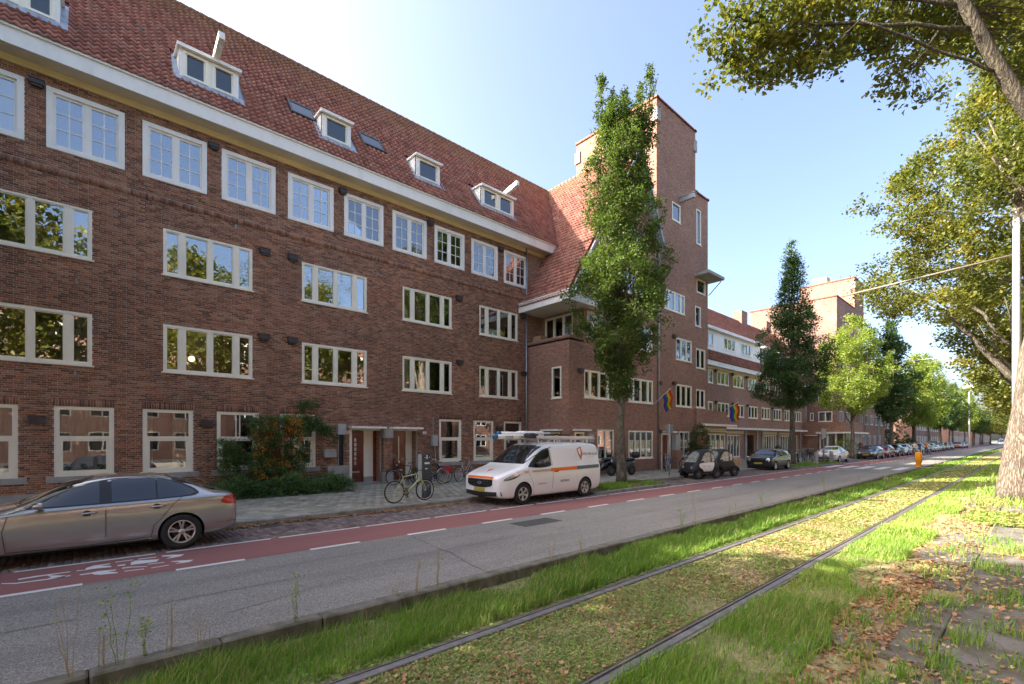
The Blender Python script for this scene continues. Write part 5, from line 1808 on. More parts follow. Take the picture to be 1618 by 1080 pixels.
# near tree: trunk out of view on the right, its limb and leaves hang into the top right corner
near = thing('large_tree', 'near lime tree whose limb and leaves hang into the top right corner', 'tree', (12.6, -1.6, 0))
rs = np.random.RandomState(90)
mb = MB(); mb.smooth = True
Lc = lambda x, y, z: Vector((x - 12.6, y + 1.6, z))
mb.tube([Lc(12.6, -1.6, -.05), Lc(12.6, -1.6, .3), Lc(12.6, -1.55, 2), Lc(12.5, -1.3, 4.5), Lc(12.35, -.9, 6.0)], [.55, .42, .38, .34, .3], 12)
mb.tube([Lc(12.35, -.9, 6.0), Lc(12.0, -.3, 7.0), Lc(11.8, .12, 7.75), Lc(11.45, .5, 8.7), Lc(11.1, .85, 9.7), Lc(10.6, 1.3, 11)], [.22, .145, .11, .1, .09, .07], 10)
mb.tube([Lc(12.4, -1.0, 5.6), Lc(12.9, -1.3, 8), Lc(13.1, -1.8, 12), Lc(13.2, -2, 15)], [.25, .2, .13, .04], 9)
boughs = []
def bough(a, b, r0, r1=.02): 
    q = limb(mb, Lc(*a), Lc(*b), r0, r1, rs, 8, .07, 6); boughs.append(q); return q
bough((11.3, .65, 9.1), (9.1, 3.8, 10.0), .035)
bough((11.2, .8, 9.5), (9.3, 3.4, 10.6), .04)
bough((11.0, .9, 9.9), (9.5, 3.9, 11.2), .05)
bough((11.6, .35, 8.3), (9.9, 2.0, 9.3), .025)
bough((11.0, .95, 10.0), (10.6, 3.6, 11.4), .05)
tw_ = []
C = []
def leafy(a, b, n, sp):
    """leaf clusters along a bough line"""
    for k in range(n):
        f = rs.rand() ** .8
        p = np.array(a) * (1 - f) + np.array(b) * f
        C.append(p + rs.randn(3) * sp * np.array([1, 1, .55]))
def uv(px_, py_, t):
    u = (px_ - 809) / FPX; v = (694 - py_) / FPX
    return (t * (CT + u * ST), t * (ST - u * CT), HC + t * v)
# sprays of leaves hanging from the boughs
sprays = [((1110, 25), (1330, 20), 8.6, 60, .22), ((1120, 70), (1250, 60), 8.5, 40, .16), ((1140, 125), (1290, 95), 8.6, 42, .16),
          ((1170, 128), (1240, 110), 8.5, 18, .1), ((1230, 20), (1420, 30), 8.8, 60, .3), ((1290, 65), (1400, 60), 8.7, 34, .16), ((1270, 110), (1330, 95), 8.6, 16, .12),
          ((1350, 80), (1410, 75), 8.8, 20, .12), ((1390, 120), (1470, 90), 8.7, 26, .14), ((1400, 20), (1530, 15), 9.0, 60, .3), ((1420, 60), (1500, 45), 8.9, 26, .16),
          ((1480, 55), (1545, 75), 9, 12, .12), ((1390, 148), (1400, 140), 8.7, 4, .06), ((1580, 60), (1700, 60), 9.5, 60, .4), ((1560, 110), (1640, 120), 9.6, 26, .25), ((1590, 20), (1650, 0), 9.4, 30, .3)]
for (a, b, t, n_, sp) in sprays: leafy(uv(*a, t), uv(*b, t + .3), int(n_ * 1.1), sp)
for (a, b, t, n_, sp) in [((1240, -20), (1620, -10), 9.3, 130, .32), ((1330, 45), (1560, 30), 9.2, 60, .2), ((1500, 30), (1640, 40), 9.8, 70, .3), ((1600, 90), (1680, 160), 10, 30, .3), ((1150, 0), (1330, 10), 8.7, 70, .22), ((1130, 60), (1180, 110), 8.6, 26, .13), ((1190, 60), (1300, 80), 8.8, 50, .15)]: leafy(uv(*a, t), uv(*b, t + .3), n_, sp)
# dangling single-leaf twigs
for (px_, py_) in ((1412, 158), (1421, 152), (1440, 162), (1455, 158), (1466, 152), (1478, 148), (1489, 143), (1425, 149), (1436, 140), (1447, 146)):
    C.append(np.array(uv(px_, py_, 8.7)))
tops = crown_points(500, [(9.5, 1), (10.5, 4), (13, 5.4), (16, 4.4), (18.5, .8)], 4, rs, -.2, .8) + np.array([12.6, -1.6, 0])
# keep the crown clear of the open sky the photograph shows at the upper left of the tree
Cn = np.array(C)
px_, py_, t_ = pix(tops[:, 0], tops[:, 1], tops[:, 2])
tops = tops[(py_ < -40) | (px_ > 1640) | (t_ < .3)]
off = np.array([12.6, -1.6, 0])
link('crown', leaves_mesh('crown', tops - off, .1, .35, 16, rs=rs), m_lf_lime, near)
sp = np.array([.16] * len(Cn))
tn = np.clip(.38 + .3 * rs.rand(len(Cn)), 0, 1)
link('hanging_spray', leaves_mesh('hanging_spray', Cn - off, .09, .17, 16, tn, rs=rs), m_lf_lime, near)
# twigs joining the sprays
for i in range(0, len(Cn), 4):
    if i > len(Cn) - 12: break
    a = Vector(Cn[i] - off)
    best = min((p for q in boughs for p in q), key=lambda p: (p - a).length)
    if .2 < (best - a).length < 4.5: limb(mb, best, a, .012, .004, rs, 4, .12, 3)
for i in range(len(Cn) - 10, len(Cn)):
    a = Vector(Cn[i] - off); limb(mb, Lc(*uv(1450, 95, 8.8)), a, .006, .003, rs, 4, .1, 3)
mb.build('trunk', barkmat('shade_darkened_mossy_bark', (.02, .016, .012), (.11, .09, .06), 16, .7), near, fix=False)  # mossy brown bark, darkened further in place of the missing crown shade

# orange-berried shrub and hedge before the windows
sh_ = thing('berry_shrub', 'firethorn shrub full of orange berries growing up the wall beside the doors', 'shrub', (4.9, 18.2, .12))
rs = np.random.RandomState(15)
C = []
for k in range(900):
    z = rs.uniform(.1, 2.75); w = .95 * (1 - ((z - 1.4) / 2.2) ** 2 * .6)
    C.append((rs.uniform(-1, 1) * w + .15, rs.uniform(-.45, .5) * (1.1 - z * .1), z))
for k in range(170):
    f = rs.rand(); C.append((.6 + 1.75 * f, .35 + rs.randn() * .12, 2.55 - .1 * f - 1.25 * max(0, f - .55) ** 1.2 + rs.randn() * .14))
for k in range(26): C.append((1.1 + rs.rand() * .7, .6, 3.2 + .25 * rs.randn() * .5 + .1))
for k in range(120): C.append((-.9 - rs.rand() * .7, .3 + rs.randn() * .15, .9 + rs.rand() * 1.1 - .3 * rs.rand()))
C = np.array(C); keep = fnoise(C, 3.1, 2) > -.42; C = C[keep]
link('foliage', leaves_mesh('foliage', C, .06, .13, 24, rs=rs), m_lf_bush, sh_)
B = []
for c in C[rs.rand(len(C)) < .5]:
    if c[0] > 1.0 or c[0] < -.75 or rs.rand() < .35: continue
    dens = 1 if fnoise(np.array([c]), 3.0, 9)[0] > -.25 else 0
    if not dens: continue
    for j in range(rs.randint(8, 22)):
        p = c + rs.randn(3) * np.array([.06, .06, .09]) + np.array([0, -.17, 0]); B.append(p)
B = np.array(B)
s_ = .016
oct_ = np.array([[1, 0, 0], [-1, 0, 0], [0, 1, 0], [0, -1, 0], [0, 0, 1], [0, 0, -1]]) * s_
OF = np.array([[0, 2, 4], [2, 1, 4], [1, 3, 4], [3, 0, 4], [2, 0, 5], [1, 2, 5], [3, 1, 5], [0, 3, 5]])
V = (B[:, None, :] + oct_[None]).reshape(-1, 3); F = (OF[None] + (np.arange(len(B)) * 6)[:, None, None]).reshape(-1, 3)
link('berries', mesh_np('berries', V, F, smooth=True), m_berry, sh_, 'stuff')
mb = MB(); mb.smooth = True
for k in range(9): limb(mb, (rs.uniform(-.3, .3), .2, 0), (rs.uniform(-1, 1.4), rs.uniform(0, .5), rs.uniform(1.4, 2.6)), .035, .01, rs)
mb.build('stem', m_bark2, sh_)
hd = thing('low_hedge', 'low dark green hedge along the wall under the windows beside the firethorn', 'hedge', (4.8, 17.6, .12))
C = []
for k in range(900):
    x = rs.uniform(-2.1, 2.55); C.append((x, rs.uniform(-.75, .9), rs.uniform(.02, .85 - .12 * abs(x - .2)) * (.8 + .2 * math.sin(x * 4))))
C = np.array(C)
link('foliage', leaves_mesh('foliage', C, .06, .14, 22, rs=rs), m_lf_bush, hd)
mb = MB(); mb.smooth = True
for k in range(14): limb(mb, (-2 + k * .33, 0, 0), (-2 + k * .33 + rs.randn() * .2, rs.randn() * .3, .6), .015, .006, rs, 3)
mb.build('stem', m_bark2, hd)
# conifer-like dark shrub by the shop and the others
def bush(label, loc, r, h, m, seed, n=160, leaf=.09, cat='shrub'):
    rs = np.random.RandomState(seed)
    t = thing('garden_shrub', label, cat, loc)
    C = crown_points(n, [(.1, r * .8), (h * .4, r), (h * .8, r * .6), (h, .1)], seed, rs, -.35, 1.5)
    link('foliage', leaves_mesh('foliage', C, leaf, .2, 16, rs=rs), m, t)
    m2 = MB()
    for k in range(4): limb(m2, (0, 0, 0), (rs.randn() * r * .4, rs.randn() * r * .4, h * .7), .03, .01, rs, 3)
    m2.build('stem', m_bark2, t)
    return t
bush('tall dark shrub beside the signpost at the shop corner', (30.9, 15.2, .12), .8, 3.0, m_lf_dark, 61, 260)
bush('light green shrub in front of the second shop bay', (62.5, 14.0, .12), 1.2, 2.2, m_lf_pale, 62)
bush('dark shrub by the entrance beyond the row of cars', (97, 16.5, .12), 2.2, 4.5, m_lf_dark, 63, 200, .16)
bush('rounded dark shrub beyond the cyclists', (112, 15.5, .12), 1.6, 2.6, m_lf_dark, 64, 160, .16)
bush('green shrub between far houses and parked cars', (104, 16, .12), 1.8, 5, m_lf_horn, 65, 160, .16)
# ------------------------------------------------------------------ grass, clover, litter
def vegmat(name, stops, trans=.3, patch=None):
    m, nt, b = newmat(name)
    out = nt.nodes['Material Output']
    a = N(nt, 'Attribute', attribute_name='tone').outputs['Fac']
    c = ramp(nt, a, stops)
    nt.links.new(c, b.inputs['Base Color']); b.inputs['Roughness'].default_value = .55; b.inputs['Specular IOR Level'].default_value = .3
    tr = N(nt, 'BsdfTranslucent', {'Color': mixc(nt, 1, c, (1.3, 1.4, .7), 'MULTIPLY')})
    nt.links.new(N(nt, 'MixShader', {0: trans, 1: b.outputs[0], 2: tr.outputs[0]}).outputs[0], out.inputs[0])
    return m


m_grass = vegmat('grass_blades', [(0, (.085, .18, .02)), (.4, (.17, .31, .04)), (.7, (.26, .38, .06)), (.85, (.36, .36, .12)), (1, (.46, .39, .2))])
m_clover = vegmat('clover_leaves', [(0, (.11, .17, .035)), (.5, (.2, .29, .06)), (.85, (.3, .36, .09)), (1, (.34, .3, .12))], .25)
m_dryleaf = vegmat('dry_leaves', [(0, (.12, .055, .03)), (.35, (.27, .125, .06)), (.65, (.38, .2, .1)), (.9, (.46, .3, .17)), (1, (.52, .4, .18))], .2)
m_moss = vegmat('dry_track_moss', [(0, (.26, .19, .1)), (.4, (.4, .31, .17)), (.7, (.46, .41, .18)), (1, (.36, .4, .12))], .15)


def gzv(X, Y):
    z = np.where(Y > 3.95, -.035 - .13 * np.minimum(1, (Y - 3.95) / 1.3), -.03)
    z = np.where(Y > 5.5, .002, z)
    return np.where(Y < 1.5, 0, z)


def vis(X, Y, m=40):
    px_, py_, t = pix(X, Y, np.zeros_like(X))
    return (t > .8) & (px_ > -m * 3) & (px_ < 1618 + m) & (py_ < 1080 + m * 4)


def blades(X, Y, Z, h, w, rs, lean=.45, wind=(.3, -.25)):
    n = len(X)
    a = rs.rand(n) * 2 * PI
    d = np.stack([np.cos(a), np.sin(a), np.zeros(n)], 1)
    l = np.abs(rs.randn(n)) * lean
    b = rs.rand(n) * 2 * PI
    tip = np.stack([np.cos(b) * l + wind[0] * rs.rand(n), np.sin(b) * l + wind[1] * rs.rand(n), np.ones(n)], 1)
    tip[:, 2] = np.maximum(.35, 1 - .35 * (tip[:, 0] ** 2 + tip[:, 1] ** 2))
    P = np.stack([X, Y, Z], 1); hh = h[:, None]; ww = w[:, None]
    V = np.empty((n, 5, 3), dtype=np.float32)
    V[:, 0] = P - d * ww * .5; V[:, 1] = P + d * ww * .5
    mid = P + hh * tip * np.array([.32, .32, .62])
    V[:, 2] = mid - d * ww * .4; V[:, 3] = mid + d * ww * .4
    V[:, 4] = P + hh * tip
    i = np.arange(n) * 5
    F = np.stack([np.stack([i, i + 1, i + 3], 1), np.stack([i, i + 3, i + 2], 1), np.stack([i + 2, i + 3, i + 4], 1)], 1).reshape(-1, 3)
    return V.reshape(-1, 3), F


def sm(X, Y, f, s=0):
    return fnoise(np.stack([X, Y, X * 0 + s], 1), f, s)


rs = np.random.RandomState(3)
Vs, Fs, Ts = [], [], []
nb_ = 0


def add_grass(n, x0, x1, y0, y1, h, w, thr=-2, hvar=.5, tone=(.0, .8), edge=None, zoff=0, lean=.45):
    global nb_
    X = rs.uniform(x0, x1, n); Y = rs.uniform(y0, y1, n)
    k = vis(X, Y) & (sm(X, Y, 2.2, 4) + .4 * rs.randn(n) > thr)
    if edge: k &= edge(X, Y)
    X, Y = X[k], Y[k]
    H_ = h * (.35 + .65 * (sm(X, Y, 1.9, 1) * .5 + .5) * 1.7) * rs.uniform(.45, 1.35, len(X))
    V, F = blades(X, Y, gzv(X, Y) + zoff - .01, H_, w * rs.uniform(.6, 1.4, len(X)), rs, lean)
    Vs.append(V); Fs.append(F + nb_); nb_ += len(V)
    t = np.clip(rs.rand(len(X)) * .45 + .3 * (sm(X, Y, .8, 8) * .5 + .5) + tone[0], 0, tone[1]); t = np.where(rs.rand(len(X)) < .1 + .12 * (sm(X, Y, 1.1, 12) > .3), .97, t)
    Ts.append(np.repeat(t, 3))


# strip between road kerb and rail
for (x0, x1, n, w) in ((-.5, 5, 26000, .0065), (5, 9, 22000, .009), (9, 16, 22000, .014), (16, 30, 18000, .024), (30, 60, 14000, .045), (60, 130, 7000, .1)):
    add_grass(n, x0, x1, 4.12, 5.3, .175, w, -.42, tone=(-.05, .8), lean=.7)
# right verge: thick near the rail, thinning towards the path
for (x0, x1, n, w) in ((2.5, 7, 15000, .0065), (7, 12, 16000, .009), (12, 20, 16000, .015), (20, 40, 13000, .03), (40, 90, 8000, .07)):
    add_grass(n, x0, x1, 1.35, 2.34, .12 if x0 > 6 else .15, w, -.6, tone=(.2 if x0 > 6 else .05, .9), edge=lambda X, Y: Y > 1.55 + .25 * np.sin(X * .9) + .15 * np.sin(X * 2.3))
for (x0, x1, n, w) in ((20, 45, 9000, .03), (45, 110, 6000, .08)):
    add_grass(n, x0, x1, -3, 1.5, .2, w, -.1, tone=(.15, .9))
# tufts in the track bed and the path joints
for (x0, x1, n, w) in ((2, 8, 5000, .005), (8, 18, 5000, .009), (18, 40, 5000, .02)):
    add_grass(n, x0, x1, 2.6, 3.82, .07, w, .35, tone=(.05, .8))
for (cx, cy, r, n) in ((5.4, 1.15, .16, 120), (6.3, 1.35, .25, 260), (5.35, .35, .18, 160), (6.9, .95, .2, 170), (7.6, 1.4, .22, 260), (6.0, .75, .12, 90), (4.75, .9, .14, 120), (8.4, .4, .2, 120), (5.0, .1, .2, 150), (9.5, 1.0, .3, 200), (5.7, .55, .1, 120), (6.6, .45, .14, 160), (7.9, .75, .16, 180), (4.9, .45, .1, 110), (8.8, .1, .2, 200), (10.5, .4, .25, 260), (12.5, .2, .3, 260), (5.2, .75, .08, 90),
                    (6.2, .1, .12, 80), (11.5, .9, .4, 260), (7.2, .2, .15, 110), (13.5, .5, .5, 260), (17, .8, .7, 400), (4.4, 1.25, .1, 60)):
    X = cx + rs.randn(n) * r; Y = cy + rs.randn(n) * r * .7
    V, F = blades(X, Y, X * 0, rs.uniform(.04, .2, n), rs.uniform(.003, .008, n) * (1 + cx / 14), rs, .6)
    Vs.append(V); Fs.append(F + nb_); nb_ += len(V); Ts.append(np.repeat(np.clip(rs.rand(n) * .8, 0, 1), 3))
# verges of the street trees
for (x0, x1, n) in ((14.1, 19.0, 9000), (37.8, 47.3, 5000)):
    X = rs.uniform(x0, x1, n); Y = rs.uniform(10.9, 12.55, n); k = sm(X, Y, 1.7, 3) > -.55; X, Y = X[k], Y[k]
    V, F = blades(X, Y, X * 0 + .085, rs.uniform(.05, .16, len(X)), np.full(len(X), .02 if x0 < 20 else .04), rs)
    Vs.append(V); Fs.append(F + nb_); nb_ += len(V); Ts.append(np.repeat(rs.rand(len(X)) * .7 + .1, 3))
link('grass', mesh_np('grass', np.concatenate(Vs), np.concatenate(Fs), np.concatenate(Ts)), m_grass, None, 'stuff')


def flakes(X, Y, Z, s, rs, flat=.35, k=2, ratio=.7):
    """small leaves lying on the ground: rhombs lifted at the tips"""
    n = len(X)
    nr = rs.randn(n, 3) * flat; nr[:, 2] = 1; nr /= np.linalg.norm(nr, axis=1)[:, None]
    a = rs.rand(n) * 2 * PI; d = np.stack([np.cos(a), np.sin(a), np.zeros(n)], 1)
    d -= (d * nr).sum(1)[:, None] * nr; d /= np.linalg.norm(d, axis=1)[:, None]; w = np.cross(nr, d)
    s = s[:, None]; P = np.stack([X, Y, Z], 1); up = nr * s * .2
    V = np.empty((n, 6, 3), dtype=np.float32)
    V[:, 0] = P - d * s * .5 + up * rs.rand(n, 1); V[:, 1] = P - d * s * .15 + w * s * .5 * ratio + up * rs.rand(n, 1); V[:, 2] = P + d * s * .25 + w * s * .38 * ratio
    V[:, 3] = P + d * s * .55 + up * 1.3 * rs.rand(n, 1); V[:, 4] = P + d * s * .25 - w * s * .38 * ratio; V[:, 5] = P - d * s * .15 - w * s * .5 * ratio + up * rs.rand(n, 1)
    i = np.arange(n) * 6
    F = np.stack([np.stack([i, i + 1, i + 5], 1), np.stack([i + 1, i + 2, i + 4], 1), np.stack([i + 1, i + 4, i + 5], 1), np.stack([i + 2, i + 3, i + 4], 1)], 1).reshape(-1, 3)
    return V.reshape(-1, 3), F


def cover(name, mat, specs, label=None):
    Vs, Fs, Ts = [], [], []; nb = 0
    for (n, x0, x1, y0, y1, s, thr, fr, seed, zo, ts, fn) in specs:
        X = rs.uniform(x0, x1, n); Y = rs.uniform(y0, y1, n)
        k = vis(X, Y) & (sm(X, Y, fr, seed) + .35 * rs.randn(n) > thr)
        if fn: k &= fn(X, Y)
        X, Y = X[k], Y[k]; m = len(X)
        V, F = flakes(X, Y, gzv(X, Y) + zo + rs.rand(m) * .02, s * rs.uniform(.6, 1.4, m), rs)
        Vs.append(V); Fs.append(F + nb); nb += len(V)
        Ts.append(np.repeat(np.clip(rs.rand(m) * .7 + .3 * (sm(X, Y, fr * 2, seed) * .5 + .5) + ts, 0, 1), 4))
    return link(name, mesh_np(name, np.concatenate(Vs), np.concatenate(Fs), np.concatenate(Ts)), mat, None, 'stuff')


inr = lambda X, Y: (np.abs(Y - 3.93) > .1) & (np.abs(Y - 2.49) > .1)
cover('clover', m_clover, [(34000, 1.5, 7, 2.55, 3.85, .022, -.25, 3.0, 5, .004, 0, inr), (20000, 7, 14, 2.55, 3.85, .03, .0, 3.0, 5, .004, 0, inr), (12000, 14, 30, 2.55, 3.85, .055, .1, 2.0, 5, .004, .1, inr), (7000, 30, 70, 2.55, 3.85, .12, 0, 1.0, 5, .004, .1, inr),
                           (14000, 1.0, 12, 4.0, 5.4, .035, -.2, 2.0, 7, .01, 0, None), (9000, 2.5, 12, 1.5, 2.42, .035, -.1, 2.0, 7, .01, 0, None), (5000, 16, 23.2, -1.2, 1.2, .09, -.1, .9, 11, .02, .4, None)])
cover('dry_moss', m_moss, [(16000, 1.5, 7, 2.55, 3.85, .018, -.3, 3.3, 15, .0, -.1, inr), (16000, 6, 14, 2.55, 3.85, .028, -.5, 3.0, 15, .002, 0, inr), (13000, 14, 30, 2.55, 3.85, .05, -.7, 2.0, 15, .002, .1, inr), (8000, 30, 80, 2.55, 3.85, .1, -.7, 1.0, 15, .002, .1, inr)])
gut = lambda X, Y: (Y > 12.39 - .3 * (.75 + .25 * np.sin(X * 1.1)) * rs.rand(len(X)) ** 1.5 - .04) 
pathl = lambda X, Y: (Y < 1.75 + .2 * np.sin(X * 1.3))
cover('fallen_leaves', m_dryleaf, [
    (2600, 1.5, 7, 2.6, 3.85, .04, .0, 2.6, 21, .01, .1, inr), (2200, 7, 16, 2.6, 3.85, .05, -.2, 1.3, 22, .01, .2, inr), (900, 16, 40, 2.6, 3.85, .07, -.3, 1.0, 23, .01, .3, inr),
    (8500, 3.8, 9, .95, 1.8, .05, .0, 1.6, 24, .005, .15, None), (3500, 9, 22, .7, 1.8, .07, -.1, 1.2, 25, .005, .3, None),
    (3600, 3.8, 9, -.5, 1.1, .05, .45, 1.5, 26, .008, .15, None), (2600, 9, 22, -1, 1.2, .075, .15, 1.1, 27, .008, .3, None), (500, 4, 12, -.5, 1.2, .055, -2, 1, 28, .01, .2, None),
    (12000, -3, 10.5, 12.02, 12.4, .06, -.5, 1.5, 29, .006, .25, gut), (3500, 10, 34, 12.0, 12.4, .06, -.2, 1.5, 30, .004, .0, gut), (260, -3, 12, 10.6, 12.1, .05, -2, 1, 31, .004, .0, None),
    (700, 3, 30, 4.1, 5.4, .05, .2, 2, 33, .04, .1, None), (120, 0, 20, 5.7, 9, .045, .3, 1, 34, .003, .1, None), (500, 14, 19, 10.9, 12.5, .05, -.3, 2, 35, .11, .1, None), (250, 2, 8, 12.6, 17.2, .045, .1, 2, 36, .125, .1, None)])


# weeds along the reserve kerb: single stalks one can tell apart
def weed(x, y, h, kind, label):
    rs2 = np.random.RandomState(int(x * 100) % 9999)
    w = thing('weed', label, 'weed', (x, y, -.05), 0, 'weeds along the reserve kerb')
    mb = MB(); tips = []
    for k in range(3 if kind else 4):
        a = rs2.rand() * 6.3; q = limb(mb, (rs2.randn() * .02, rs2.randn() * .02, 0), (math.cos(a) * .1 * h + rs2.randn() * .03, math.sin(a) * .1 * h, h * rs2.uniform(.6, 1)), .0035, .0012, rs2, 5, .08, 3)
        tips.append(q)
    mb.build('stalk', m_straw if not kind else m_stalk, w, fix=False)
    C = np.array([p for q in tips for p in q[1:]] + [q[-1] + Vector((rs2.randn() * .03, rs2.randn() * .03, -rs2.rand() * h * .3)) for q in tips for _ in range(5 if kind else 3)])
    link('leaves', leaves_mesh('leaves', C, .02 if kind else .012, .03, 6 if kind else 5, rs=rs2), m_grass if kind else m_straw2, w)
    return w


m_straw = simple('dry_stalk', (.36, .26, .13), .8, var=.2)
m_straw2 = vegmat('dry_seed_heads', [(0, (.35, .27, .14)), (1, (.42, .37, .16))])
m_stalk = simple('green_stalk', (.16, .22, .05), .7, var=.2)
WD = [(-.12, 5.5, .85, 0, 'tall thin dry weed at the lower left, leftmost of the kerb weeds'), (.1, 5.55, .5, 0, 'small dry weed beside the leftmost weed by the kerb'), (.21, 5.5, .95, 1, 'tall green weed with yellow flower head in front of the road at the left'),
      (.4, 5.6, .5, 1, 'short green weed right of the yellow flowering one'), (.6, 5.55, .6, 0, 'feathery dry weed right of the yellow flowering one'), (.85, 5.5, .42, 0, 'short brown weed clump at the kerb'), (1.71, 5.5, .62, 1, 'slim yellow-leaved weed standing alone before the road'),
      (2.96, 5.55, .3, 0, 'low straw weed in the kerb joint below the middle of the road'), (3.24, 5.5, .62, 0, 'thin branching dry weed before the middle of the road'), (3.59, 5.5, .6, 0, 'straight brown weed stalk beside the branching one'), (5.87, 5.5, .5, 0, 'straw-coloured weed in front of the dark road patch'),
      (6.65, 5.5, .4, 0, 'small dry weed between the road patch and the kerb'), (10.3, 5.5, .5, 1, 'green weed by the kerb below the hornbeam'), (10.95, 5.5, 1.1, 0, 'tallest dry stalk rising in front of the white microcar'), (12.9, 5.5, .5, 0, 'weed clump on the kerb below the microcar'),
      (15.1, 5.5, .55, 1, 'dense green weed clump on the kerb below the black hatchback'), (18, 5.5, .5, 0, 'dry weed clump on the kerb right of the green clump'), (21.5, 5.5, .7, 1, 'tall weed clump on the kerb below the white coupe'), (27, 5.5, .6, 0, 'dry weed clump near the zebra crossing'), (35, 5.5, .6, 1, 'weed clump just before the orange post'), (50, 5.2, .7, 0, 'pale sunlit weeds beyond the orange post'), (56, 5.2, .7, 0, 'pale sunlit weeds far beyond the orange post')]
for q in WD: weed(*q)
# ------------------------------------------------------------------ vehicles (built nose at x=0, tail at x=L, near side -y)
m_tyre = m_rubber
m_liner = simple('wheel_arch_liner', (.01, .01, .01), .9, var=.1)


def car_ring(w, zb, zs, wt, zt, sill=.1, tuck=.9):
    """half ring of (y,z): underside centre to roof centre"""
    mid = zb + (zs - zb) * .45
    ws = w * .955
    return [(0, zb), (w * .7, zb), (w * tuck, zb + .015), (w * .975, zb + sill), (w * .995, mid), (w, mid + (zs - mid) * .45), (w * .985, zs - .05 * (zs - zb)), (ws, zs),
            (ws + (wt - ws) * .5, zs + (zt - zs) * .5), (wt + (ws - wt) * .06, zt - (zt - zs) * .14), (wt * .88, zt - .012 - (zt - zs) * .03), (wt * .5, zt), (0, zt + .006)]


def loft_car(name, st, wheels, wr, paint_m, parent, hw, sub=2, tuck=.9, arch=1.12):
    """st: stations x, zb, w, zs, wt, zt. Returns the body with wheel arches cut"""
    mb = MB()
    rings = []
    for (x, zb, w, zs, wt, zt) in st:
        h = car_ring(w, zb, zs, wt, zt, tuck=tuck)
        rings.append([(x, y, z) for y, z in h] + [(x, -y, z) for y, z in h[-2:0:-1]])
    n = len(rings[0])
    vs = [v for r_ in rings for v in r_]
    fs = []
    for i in range(len(rings) - 1):
        for k in range(n): fs.append([i * n + k, i * n + (k + 1) % n, (i + 1) * n + (k + 1) % n, (i + 1) * n + k])
    fs.append(list(range(n))); fs.append([(len(rings) - 1) * n + k for k in range(n - 1, -1, -1)])
    mb.smooth = True
    mb.add(vs, fs)
    o = link(name, mb.mesh(name), paint_m, parent)
    sb = o.modifiers.new('s', 'SUBSURF'); sb.levels = sub; sb.render_levels = sub
    dg = bpy.context.evaluated_depsgraph_get(); dg.update()
    me = bpy.data.meshes.new_from_object(o.evaluated_get(dg)); o.modifiers.clear(); o.data = me
    cut = MB()
    for (x, z) in wheels:
        for sgn in (-1, 1):
            y1 = sgn * (hw + .3); y0 = sgn * (hw - .42)
            cut.lathe([(0.0, 0), (wr * arch, 0), (wr * arch, y1 - y0), (0.0, y1 - y0)], (x, y0, z), 'y', 36)
    cme = cut.mesh('cut'); bm = bmesh.new(); bm.from_mesh(cme); bmesh.ops.remove_doubles(bm, verts=bm.verts, dist=1e-4); bmesh.ops.recalc_face_normals(bm, faces=bm.faces); bm.to_mesh(cme); bm.free()
    co = bpy.data.objects.new('cut', cme); cme.materials.append(m_liner); COL.objects.link(co); co.parent = parent
    bo = o.modifiers.new('b', 'BOOLEAN'); bo.operation = 'DIFFERENCE'; bo.object = co; bo.solver = 'EXACT'; bo.material_mode = 'TRANSFER'
    dg = bpy.context.evaluated_depsgraph_get(); dg.update()
    me2 = bpy.data.meshes.new_from_object(o.evaluated_get(dg))
    o.modifiers.clear(); o.data = me2
    bpy.data.objects.remove(co)
    bm = bmesh.new(); bm.from_mesh(me2)
    for e in bm.edges:
        if len(e.link_faces) == 2 and e.calc_face_angle(0) > .6: e.smooth = False
    bm.to_mesh(me2)
    bv = BVHTree.FromBMesh(bm); bm.free()
    me2.polygons.foreach_set('use_smooth', [True] * len(me2.polygons))
    return o, bv


def side_patch(bv, cols, side, name, mat, parent, off=.004, rows=6, d=0.0):
    """cols [(x, zlo, zhi)] projected onto the car's side"""
    V = []; n = 0
    for (x, a, b) in cols:
        for j in range(rows + 1):
            z = a + (b - a) * j / rows
            h = bv.ray_cast(Vector((x, side * 4, z)), Vector((0, -side, 0)))
            if h[0]:
                nn = h[1] if h[1].y * side > 0 else -h[1]
                V.append(tuple(h[0] + nn * off))
            else: V.append((x, side * .8, z))
        n += 1
    F = []
    r = rows + 1
    for i in range(n - 1):
        for j in range(rows):
            q = (i * r + j, (i + 1) * r + j, (i + 1) * r + j + 1, i * r + j + 1)
            F.append(q if side < 0 else q[::-1])
    return link(name, mesh_np(name, V, F, smooth=True), mat, parent)


def resample(cols, k=24):
    xs = [c[0] for c in cols]; out = []
    for i in range(k + 1):
        x = xs[0] + (xs[-1] - xs[0]) * i / k
        out.append((x, float(np.interp(x, xs, [c[1] for c in cols])), float(np.interp(x, xs, [c[2] for c in cols]))))
    return out


def end_patch(bv, cols, sgn, name, mat, parent, off=.005, rows=8, far=8):
    """cols [(y, zlo, zhi)] projected along x; sgn -1 from the nose, +1 from the tail"""
    V = []
    for (y, a, b) in cols:
        last = None
        for j in range(rows + 1):
            z = a + (b - a) * j / rows
            h = bv.ray_cast(Vector((sgn * far, y, z)), Vector((-sgn, 0, 0)))
            if h[0]:
                p = h[0] + h[1] * off * (1 if h[1].x * sgn > 0 else -1); last = p
            else: p = last or Vector((0, y, z))
            V.append(tuple(p))
    n = len(cols); r = rows + 1; F = []
    for i in range(n - 1):
        for j in range(rows): F.append((i * r + j, (i + 1) * r + j, (i + 1) * r + j + 1, i * r + j + 1))
    me = mesh_np(name, V, F, smooth=True)
    bm = bmesh.new(); bm.from_mesh(me); bmesh.ops.recalc_face_normals(bm, faces=bm.faces); bm.to_mesh(me); bm.free()
    return link(name, me, mat, parent)


